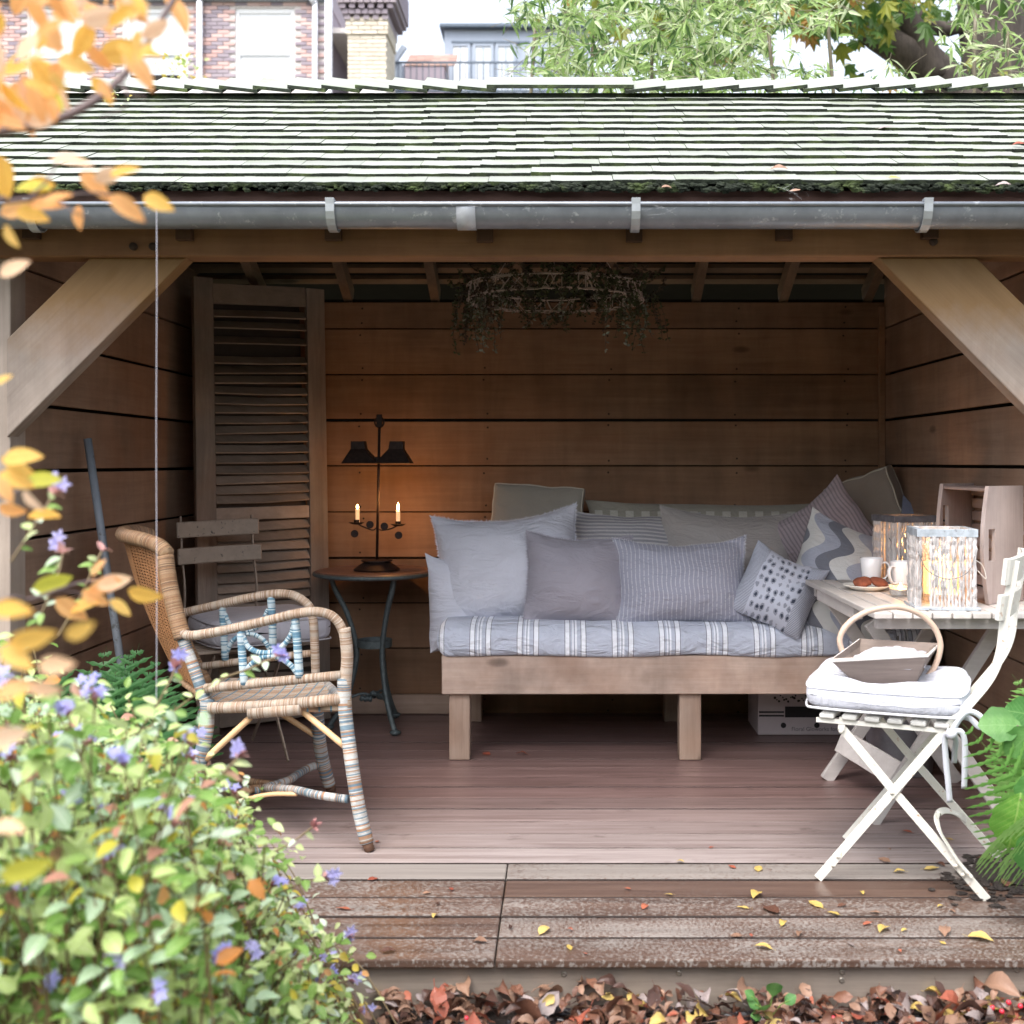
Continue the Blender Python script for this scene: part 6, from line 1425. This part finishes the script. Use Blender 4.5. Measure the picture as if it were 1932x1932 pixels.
def ol(px, py, ln, an, ci, D=None, tilt=None):      # a leaf centred at (px, py), an = direction of its tip in the picture, degrees up from the right
    D = D or R.uniform(1.42, 1.66); L = ln*.78/2700*D*1.04; a = math.radians(an); yv = R.uniform(-.35, .35) if tilt is None else tilt
    d = Vector((math.cos(a), yv, math.sin(a))); p = A(px, py, D)-d.normalized()*L/2
    Mx = frame(p, d, up=(R.uniform(-.3, .3), -1, R.uniform(-.2, .5)), roll=R.uniform(-.7, .7), scl=L/d.length*d.length); inst('leaf', om[ci], tree, M=Mx)
hand = [(235, 97, 125, 8, 1), (262, 132, 115, -48, 0), (105, 203, 80, -80, 3), (10, 205, 62, -55, 0), (335, 22, 120, -55, 0), (270, 98, 90, 5, 1), (298, 382, 84, -25, 1), (135, 303, 100, 0, 2), (235, 322, 74, 25, 1), (180, 350, 92, -42, 0), (240, 392, 98, -35, 0), (148, 410, 62, -85, 0), (60, 352, 95, 5, 3), (35, 392, 90, 20, 0), (20, 446, 66, -60, 1), (26, 505, 78, 28, 2), (5, 335, 110, -80, 1), (90, 385, 86, 10, 0), (60, 405, 85, -15, 1), (70, 350, 90, 180, 1), (110, 372, 70, 30, 0), (200, 332, 80, 195, 2), (5, 716, 48, 40, 1),
        (40, 862, 100, 8, 1), (82, 905, 84, 5, 3), (30, 905, 90, -20, 1), (82, 971, 84, 5, 1), (22, 962, 70, -10, 0), (30, 880, 90, 160, 1), (10, 925, 70, -60, 0), (60, 945, 70, -45, 2),
        (272, 1122, 86, -12, 1), (228, 1146, 62, -38, 1), (196, 1105, 84, 195, 0), (215, 1098, 80, 15, 2), (180, 1128, 70, -30, 0), (160, 1140, 80, 200, 1), (100, 1100, 90, 15, 3), (185, 1070, 50, 60, 0), (135, 1150, 90, -40, 0)]
for q in hand: ol(*q[:5], D=(1.75 if q[1] > 1000 else None))
for q in ((60, 1205, 110, 10, 1), (105, 1255, 95, 5, 2), (30, 1240, 100, -30, 1), (30, 1300, 105, 20, 0), (150, 1190, 80, 25, 1), (20, 1150, 100, 0, 1), (85, 1300, 80, -15, 2), (10, 1390, 110, 10, 2), (15, 1560, 90, 0, 2), (50, 1640, 120, 10, 5)): ol(*q[:4], min(q[4], 3), D=1.15)
for k in range(52):
    t_ = R.random(); px = R.choice((R.gauss(110, 75), R.uniform(-20, 300))); py = R.gauss(70, 60)
    if px > 330-py*.5+20 or py > 245 or py < -60 or px < -60: continue
    ol(px, py, R.uniform(58, 100), R.uniform(-140, 60), R.choices((0, 1, 2, 3), (6, 4, 3, .5))[0], D=R.uniform(1.25, 1.75))
for k in range(26): ol(R.uniform(-30, 110), R.uniform(140, 240), R.uniform(60, 100), R.uniform(-130, 20), R.choices((0, 1, 2), (5, 4, 3))[0])
# ---- ferns
LF = leafm('fern_green', (.045, .14, .045), (.11, .26, .085), .45, .35); LF2 = leafm('fern_light', (.16, .38, .08), (.34, .55, .18), .4, .4)
def frond_mesh(L, mats, seed):
    rr = random.Random(seed); m = MB(); N2 = 20; prev = None
    for i in range(N2+1):
        t_ = i/N2; p = Vector((L*t_*(1-.12*t_), 0, L*(.35*t_-.62*t_*t_)));
        if prev is not None: m.tube([prev, p], .0022*(1-t_*.8), 4, caps=False)
        prev = p
        if i < 2: continue
        w_ = L*.36*(math.sin(PI*min(1, (t_*.92+.10))**.8)**.9)
        for s_ in (-1, 1):
            n_p = max(4, int(w_/L*56)); dirp = Vector((.42, s_, -.10)).normalized(); nrm_ = Vector((-dirp.y, dirp.x, 0)).normalized(); vs = []; bw_ = L*.030*(.45+.55*math.sin(PI*min(1, t_+.12)))
            for k in range(n_p+1):
                f = k/n_p; c_ = p+dirp*w_*f-Vector((0, 0, .16*w_*f*f)); h_ = bw_*(1-f)**.6*(1.0 if k % 2 == 0 else .42)+.0012; off = dirp*(h_*.7)
                vs += [c_-nrm_*h_+off+Vector((0, 0, -h_*.25)), c_, c_+nrm_*h_+off+Vector((0, 0, -h_*.25))]
            m.add(vs, [(k*3+j, k*3+3+j, k*3+4+j, k*3+1+j) for k in range(n_p) for j in (0, 1)])
    return m.mesh('frond', mats, False)
def fern(label, root, fr, mat, seed, upv=(0, -.55, .85)):
    f = thing('fern', label, 'fern', root, 0); rr = random.Random(seed); ms = [frond_mesh(1.0, mat, s) for s in (1,)]
    for (tx_, ty_, D_) in fr:
        tip = A(tx_, ty_, D_); d = tip-Vector(root); L = d.length*1.13; h = Vector((d.x, d.y, 0)).normalized(); rise = math.atan2(d.z, Vector((d.x, d.y, 0)).length)
        Mx = frame(root, h*math.cos(rise+.26)+Vector((0, 0, math.sin(rise+.26))), up=upv, roll=rr.uniform(-.4, .4), scl=L); inst('frond', ms[0], f, M=Mx)
    return f
fern('dark green fern by the left wall behind the leadwort shrubs', (-1.33, 3.45, -.1), [(300, 1240, 4.4), (190, 1232, 4.5), (95, 1250, 4.5), (250, 1310, 4.2), (300, 1380, 4.1), (150, 1290, 4.1), (60, 1330, 4.1), (320, 1290, 4.9), (230, 1420, 3.9), (120, 1400, 3.9), (10, 1280, 4.3)], LF, 3)
fern('bright green fern spilling in at the right edge by the white chair', (1.36, 3.0, .12), [(1846, 1588, 3.35), (1850, 1505, 3.45), (1872, 1450, 3.6), (1864, 1322, 3.8), (1850, 1400, 3.8), (1900, 1600, 3.3), (1925, 1340, 3.6)], LF2, 4, (-.2, -1, .6))
# broad leaved plant at the right edge
M_big = leafm('broad_leaf', (.07, .22, .05), (.16, .34, .10), .4, .4, vein=(.20, .38, .13)); M_bigy = leafm('broad_leaf_yellowing', (.12, .30, .05), (.30, .46, .08), .4, .45, vein=(.34, .48, .14))
def broad(n=26, Wd=.85):
    vs = [(0, 0, 0)]; ring = []
    for i in range(n*2+1):
        a = -PI*.93+2*PI*.93*i/(n*2); r_ = (.50+.08*math.cos(a))*(1+.035*math.cos(a*7)+.025*math.cos(a*19)); ring.append((.36+r_*math.cos(a)*1.05, r_*math.sin(a)*Wd*1.15, .022*math.sin(a*7)-.22*(r_*math.cos(a))**2))
    mid = [(.30+(x-.30)*.5, y*.5, .04+z*.3+.005*math.sin(i*1.7)) for i, (x, y, z) in enumerate(ring)]
    vs = [(.25, 0, .03)]+mid+ring; k = len(ring)
    fs = [(0, i+1, i+2) for i in range(k-1)]+[(i+1, i+1+k, i+2+k, i+2) for i in range(k-1)]
    return vs, fs
bv, bf_ = leafmesh('round', 18, .10, .30, 1, .88)
bv = [(x, y*(1+.05*math.cos(x*95)), z+.02*math.sin(x*22+abs(y)*9)) for x, y, z in bv]
bm_ = [MB().add(bv, bf_, 0, [(p[0], p[1]) for p in bv]).mesh('leaf', g_, True) for g_ in (M_big, M_bigy)]
bp = thing('broad_leaved_plant', 'broad leaved green plant among the fern at the right edge', 'plant', (1.38, 2.75, -.12))
for px, py, D, L_, dx, dz, ci in ((1915, 1560, 3.45, .165, -.25, -.95, 1), (1885, 1365, 3.62, .13, -.9, .15, 0), (1925, 1405, 3.6, .12, -.6, -.6, 0), (1950, 1500, 3.5, .13, -.5, -.8, 0), (1930, 1345, 3.7, .12, -.8, .2, 0), (1960, 1620, 3.4, .16, -.2, -.95, 0)):
    p = A(px, py, D); d = Vector((dx, -.2, dz)); inst('leaf', bm_[ci], bp, M=frame(p-d.normalized()*L_*.5, d, up=(0, -1, .35), roll=R.uniform(-.3, .3), scl=L_*.82)); m = MB(); m.tube(curve([(1.38, 2.75, -.12), p.lerp(Vector((1.40, 2.78, .3)), .4), p-d.normalized()*L_*.4], 4), .0025, 5); m.build('leaf_stalk', M_stemg, bp)
# ---------------------------------------------------------------- leaf litter
LD = [leafm('dead_leaf_brown', (.10, .045, .03), (.23, .105, .065), .4, .15), leafm('dead_leaf_tan', (.21, .12, .08), (.37, .22, .15), .42, .2), leafm('dead_leaf_dark', (.045, .025, .02), (.12, .06, .045), .4, .1), leafm('dead_leaf_yellow', (.48, .34, .09), (.62, .46, .17), .5, .2), leafm('dead_leaf_red', (.28, .07, .045), (.42, .14, .08), .45, .2), leafm('dead_leaf_grey', (.20, .16, .15), (.34, .28, .27), .5, .1)]
def curled(seed):
    rr = random.Random(seed); m = MB(); n_ = 6; vs = []; cl = rr.uniform(.2, 1.6); tw_ = rr.uniform(-.8, .8)
    for i in range(n_+1):
        t_ = i/n_; h = max(.0, math.sin(PI*t_**.9))**.8*.27*(1+.12*math.sin(i*2.4+seed)) if 0 < i < n_ else 0.0
        for j in (-1, -.5, 0, .5, 1):
            y = j*h; z = .32*cl*h*abs(j)**1.5*1.2+.22*math.sin(PI*t_)*rr.uniform(.8, 1.2)*(1 if cl > .8 else .3)+.03*rr.uniform(-1, 1); vs.append((t_-.5, y*math.cos(tw_*t_)-z*math.sin(tw_*t_)*.4, z+y*math.sin(tw_*t_)*.5))
    m.add(vs, [(i*5+j, (i+1)*5+j, (i+1)*5+j+1, i*5+j+1) for i in range(n_) for j in range(4)]); m.tube([(-.5, 0, vs[2][2]), (-.72, .05, vs[2][2]+.03)], .012, 4); return m
cm = {}
cl_b = [curled(s) for s in range(7)]
for ci in range(6):
    for s in range(7): q = MB(); q.v = [v_.copy() for v_ in cl_b[s].v]; q.f = cl_b[s].f; q.mi = cl_b[s].mi; q.uv = cl_b[s].uv; cm[(ci, s)] = q.mesh('dead_leaf', LD[ci], True)
lit = MB(); ground = bpy.data.objects['soil_bed']; WM['soil_bed'] = WM.get('soil_bed', Matrix.Translation(ground.location)); ni = 0
spots = []
for k in range(3600):
    x = R.uniform(-1.9, 1.75); f = R.random()**1.6; y = 2.655-.55*f; spots.append((x, y))
for x, y in spots:
    pile = .030+.035*mn.noise(Vector((x*2.3, 3, 0)))+.020*mn.noise(Vector((x*9, 1, 0))); dz = R.uniform(0, 1)**1.3; z = -.140+max(0, pile+.03)*(1.2-abs(2.60-y)*1.2)*dz
    ci = R.choices(range(6), (5, 4.5, 3.5, .7, 1.2, 1.5))[0]; s_ = R.randrange(7); sc_ = R.uniform(.020, .056)*(1 if R.random() < .92 else 1.8)
    Mx = Matrix.Translation((x, y, z+.008)) @ Euler((R.gauss(0, .45), R.gauss(0, .45), R.uniform(0, 6.3))).to_matrix().to_4x4() @ Matrix.Scale(sc_, 4)
    if ni < 285 and dz > .55 and y > 2.45 and -1.3 < x < 1.2 and (x > -.55 or R.random() < .4): inst('dead_leaf', cm[(ci, s_)], ground, M=Mx); ni += 1
    else: b_ = cl_b[s_]; [lit.add([b_.v[i] for i in f_], [tuple(range(len(f_)))], ci, None, Mx) for f_ in b_.f]
for k in range(120):
    x = R.uniform(-1.3, 1.3); y = R.uniform(2.4, 2.65); a = R.uniform(0, PI); l_ = R.uniform(.03, .09); lit.tube([(x-l_*math.cos(a), y-l_*.5*math.sin(a), -.10+R.uniform(-.02, .02)), (x+l_*math.cos(a), y+l_*.5*math.sin(a), -.095+R.uniform(-.02, .02))], .0016, 4, 2)
lit.build('leaf_litter', LD, None, kind='stuff', smooth=True)
bk_ = MB()
for k in range(700): bk_.blob((R.uniform(-1.9, 1.75), R.uniform(2.1, 2.65), -.133+R.uniform(0, .025)), R.uniform(.006, .018), k=.45, sq=(1.6, 1, .6))
bk_.build('bark_mulch', plain('wet_bark', (.012, .010, .012), .35, spec=.6), None, kind='stuff')
M_berry = plain('red_berry', (.55, .03, .05), .25, var=.1); m = MB()
for px, py in ((1872, 1905), (1903, 1895), (1890, 1912), (1572, 1925), (1925, 1902), (880, 1925)): m.blob(A(px, py, 3.16)+Vector((0, 0, .004)), .006, k=.03)
m.build('red_berries', M_berry, None, kind='stuff', smooth=True)
# seedling growing in the litter
sd_ = thing('seedling', 'small bright green seedling with round leaves in the leaf litter', 'seedling', A(1450, 1925, 3.2)); base = A(1450, 1925, 3.2)
for px, py, L_ in ((1460, 1868, .042), (1425, 1895, .034), (1443, 1905, .034), (1488, 1888, .030), (1418, 1880, .028), (1430, 1918, .026)):
    p = A(px, py, 3.18); m = MB(); m.tube([base, base.lerp(p, .6)+Vector((0, 0, .008)), p], .0012, 4); m.build('stalk', LG[0], sd_); d = (p-base); d.y = -.01; inst('leaf', bm_[0], sd_, M=frame(p-d.normalized()*L_*.4, d, up=(0, -.7, 1), scl=L_))
# ---------------------------------------------------------------- single fallen leaves on the deck
def fl(label, px, py, sz, ci, rz=None, curl=None, z=0, nm='fallen_leaf', grp='fallen leaves on the deck'):
    p = A(px, py, FD(py)); p.z = .004+z; s_ = R.randrange(7) if curl is None else curl; o = bpy.data.objects.new(nm, cm[(ci, s_)]); C.objects.link(o); o.location = p; o.rotation_euler = (R.uniform(-.1, .1), R.uniform(-.1, .1), R.uniform(0, 6.3) if rz is None else rz)
    L_ = 1.0*sz/2700*FD(py); o.scale = (L_, L_, L_*.55); tag(o, label, 'leaf', grp)
B, T_, K, Y, RD, GY = 0, 1, 2, 3, 4, 5
for q in [('dark red curled leaf at the upper edge of the wet boards', 703, 1661, 24, RD), ('pale pink leaf on the second wet board left of the joint', 804, 1687, 17, T_), ('small orange leaf right of the pale pink one, left of the joint', 851, 1680, 18, RD),
          ('black withered scrap on the second wet board left of the joint', 826, 1707, 15, K), ('glossy rust leaf with long stem near the shrub tips', 648, 1717, 30, RD), ('pale yellow leaf across the gap left of the joint', 821, 1731, 22, Y), ('black shrivelled leaf just right of the board joint', 963, 1752, 16, K),
          ('cream lobed leaf on the front board left of the joint', 906, 1779, 30, T_), ('dark brown curled leaf on the front board under the shrub stems', 733, 1798, 30, K), ('pale green leaf with red stem on the third board', 1026, 1759, 36, Y), ('small orange leaf right of the pale green one', 1075, 1757, 14, RD),
          ('yellow leaf on the front board below the small orange one', 1074, 1790, 22, Y), ('small rust leaf beside the yellow one on the front board', 1104, 1802, 12, RD), ('rust flake on the dark wet board right of the joint', 1184, 1679, 14, RD), ('bright orange red star leaf on the second wet board', 1216, 1714, 24, RD),
          ('yellow green blade lying near the dry boards', 1283, 1628, 16, Y), ('curled rust leaf in the damp patch', 1382, 1638, 18, RD), ('tan leaf with yellow stalk in the damp patch', 1431, 1641, 30, Y), ('pair of heart shaped tan leaves under the white chair', 1668, 1625, 28, T_), ('pale green round leaf under the white chair', 1757, 1641, 30, Y),
          ('mottled green brown leaf below the tan hearts', 1697, 1648, 24, Y), ('brown leaf behind the pale green round one', 1775, 1634, 22, B), ('pale yellow leaf at the gap, far left of the orange pair', 1262, 1690, 16, Y), ('orange yellow leaf strip lying in the gap', 1427, 1692, 38, Y), ('small yellow leaf in the gap left of the chair foot', 1626, 1687, 16, Y),
          ('green leaf on the board below the orange strip', 1402, 1715, 24, Y), ('large dark brown leaf on the third board', 1455, 1719, 50, B), ('long tan yellow leaf right of the dark brown one', 1539, 1709, 36, Y), ('brown crumpled leaf between the tan and the yellow leaves', 1588, 1711, 22, B), ('yellow leaf in its own wet ring by the chair foot', 1774, 1713, 14, Y),
          ('pink tan scrap right of the wet ring', 1796, 1722, 14, T_), ('deep yellow leaf across the gap in the middle right', 1573, 1726, 24, Y), ('cream leaf across the gap right of the deep yellow one', 1651, 1724, 20, T_), ('long yellow leaf on the wet board left of the pink one', 1476, 1745, 26, Y), ('rust curled leaf in a round damp spot', 1636, 1745, 20, RD),
          ('green leaf with long stalk near the second gap', 1667, 1757, 36, Y), ('small lime disc of a leaf beside the green one', 1706, 1758, 15, Y), ('long tan leaf with pink stalk at the right', 1783, 1761, 42, T_), ('pink leaf with a yellow tip in the gap', 1508, 1765, 22, T_), ('tan oval leaf near the second gap', 1389, 1768, 24, T_), ('orange leaf beside the tan oval', 1417, 1767, 13, RD),
          ('white green leaf on the front board', 1605, 1784, 18, GY), ('round bright yellow leaf on the front board', 1779, 1782, 15, Y), ('largest yellow lobed leaf on the front board at the right', 1850, 1774, 46, Y), ('yellow twisted leaf on the front board at centre right', 1440, 1791, 34, Y), ('orange flake on the front board', 1699, 1797, 14, RD),
          ('rust leaf by the left leg of the day bed', 918, 1424, 24, RD), ('small rust leaf right of the one by the bed leg', 985, 1425, 24, RD), ('orange leaf against the front foot of the rattan armchair', 712, 1590, 14, RD), ('small orange leaf beneath the table legs', 1789, 1585+0, 20, Y), ('rust leaf on the boards under the white chair seat', 1712, 1575-4, 20, RD),
          ('brown dead leaf in the dark soil by the right edge', 1860, 1625, 36, B), ('brown leaf below the broad green leaf at the right edge', 1900, 1668, 44, B), ('pale scrap in the middle of the dry boards', 1678, 1604, 10, T_), ('tiny rust leaf alone on the dry grey boards', 1342, 1601+0, 12, RD), ('little yellow leaf beside the white chair front foot', 1862, 1694, 12, Y)]:
    fl(*q)
# damp soil spilled on the deck at the right
m = MB()
for k in range(260):
    px, py = R.gauss(1880, 45), R.gauss(1650, 22)
    if py < 1612: continue
    p = A(px, py, FD(py)); p.z = .003; m.blob(p, R.uniform(.003, .012), k=.4, sq=(1.6, 1.2, .4))
m.build('spilled_soil', dark_soil() if 'soil' not in bpy.data.materials else bpy.data.materials['soil'], None, kind='stuff')
# leaves lying on the roof
for i, (lb, px, py, sz, ci) in enumerate((('brown leaf stuck on the mossy eave above the joint of the gutter', 1258, 357, 22, T_), ('pale leaf caught in the moss at the middle of the eave', 1500, 362, 22, T_), ('long pale leaf on the lower shingles right of centre', 1470, 322, 34, T_), ('green tipped leaf on the lower shingles at the right', 1688, 338, 26, Y),
                                         ('white leaf high on the right of the roof', 1672, 243, 30, GY), ('orange brown leaf at the right end of the roof', 1922, 275, 24, RD), ('dry grey leaf on the eave at the right end', 1893, 352, 28, GY))):
    f = (352-py)/(352-186); D = DE+(DR-DE)*f*.88; 
    for _ in range(6):
        zr = ZE+(ZR-ZE)*(D-DE)/(DR-DE); pyc = 872-(zr+.02-1.15)*2700/D; D += (pyc-py)*.004
    p = A(px, py, D); p.z += .004; o = bpy.data.objects.new('roof_leaf', cm[(ci, i % 7)]); C.objects.link(o); o.location = p; L_ = sz/2700*D; o.rotation_euler = (.5, 0, R.uniform(-.4, .4)); o.scale = (L_, L_, L_*.5); tag(o, lb, 'leaf', 'leaves on the shelter roof')
# weed growing on the ridge
wd_ = thing('ridge_weed', 'tiny weed with pale leaves growing from the ridge boards at the left', 'weed', A(210, 205, 5.0))
for k in range(16):
    p = A(205+R.uniform(-12, 40) if k > 7 else 212+R.uniform(-12, 8), (190+R.uniform(-10, 12)) if k > 7 else 158+R.uniform(-6, 20), 5.0); inst('leaf', lm[R.choice((1, 2, 1, 3))], wd_, M=frame(p, (R.uniform(-1, 1), -.5, R.uniform(-1, 1)), scl=.018))
m = MB(); m.tube([A(205, 185, 5.02), A(208, 170, 5.0), A(216, 158, 5.0)], .0015, 4); m.build('stem', M_stem, wd_)
# shrub seen on the house wall behind the ridge
hs_ = thing('potted_climber', 'yellow green climber at the foot of the second sash window', 'climber', A(335, 160, 20)); 
for k in range(60):
    p = A(R.gauss(338, 22), R.uniform(112, 158)-abs(R.gauss(0, 8)), 20); inst('leaf', lm[R.choice((1, 3, 1))], hs_, M=frame(p, (R.uniform(-1, 1), -.5, R.uniform(-1, 1)), scl=R.uniform(.06, .11)))
# water running from the gutter lip
M_wat, t, b = newmat('running_water'); setp(t, b, col=(.85, .85, .95), rough=.4, alpha=.10)
m = MB(); pts = [A(303+.6*math.sin(k*.6), 0, 3.90) for k in range(24)]
for k, p in enumerate(pts): p.z = 1.86-1.86*k/23; p.y = 3.86*S
pts[-1].z = .002
m.tube(pts, .0030, 8); m.build('water_trickle', M_wat, None, smooth=True, label='thin thread of water falling from the gutter at the left', cat='water')
# spider webs on the gutter
M_web = plain('cobweb', (.8, .82, .85), .9); m = MB()
for cx_, cy_ in ((885, 392), (1232, 398), (1500, 365)):
    for k in range(8):
        a = A(cx_+R.uniform(-30, 30), cy_+R.uniform(-14, 14), 3.87); b_ = a+Vector((R.uniform(-.05, .05), R.uniform(-.004, .004), R.uniform(-.018, .018))); m.tube([a, b_], .00010, 3, caps=False)
m.build('cobwebs', M_web, None, kind='stuff')
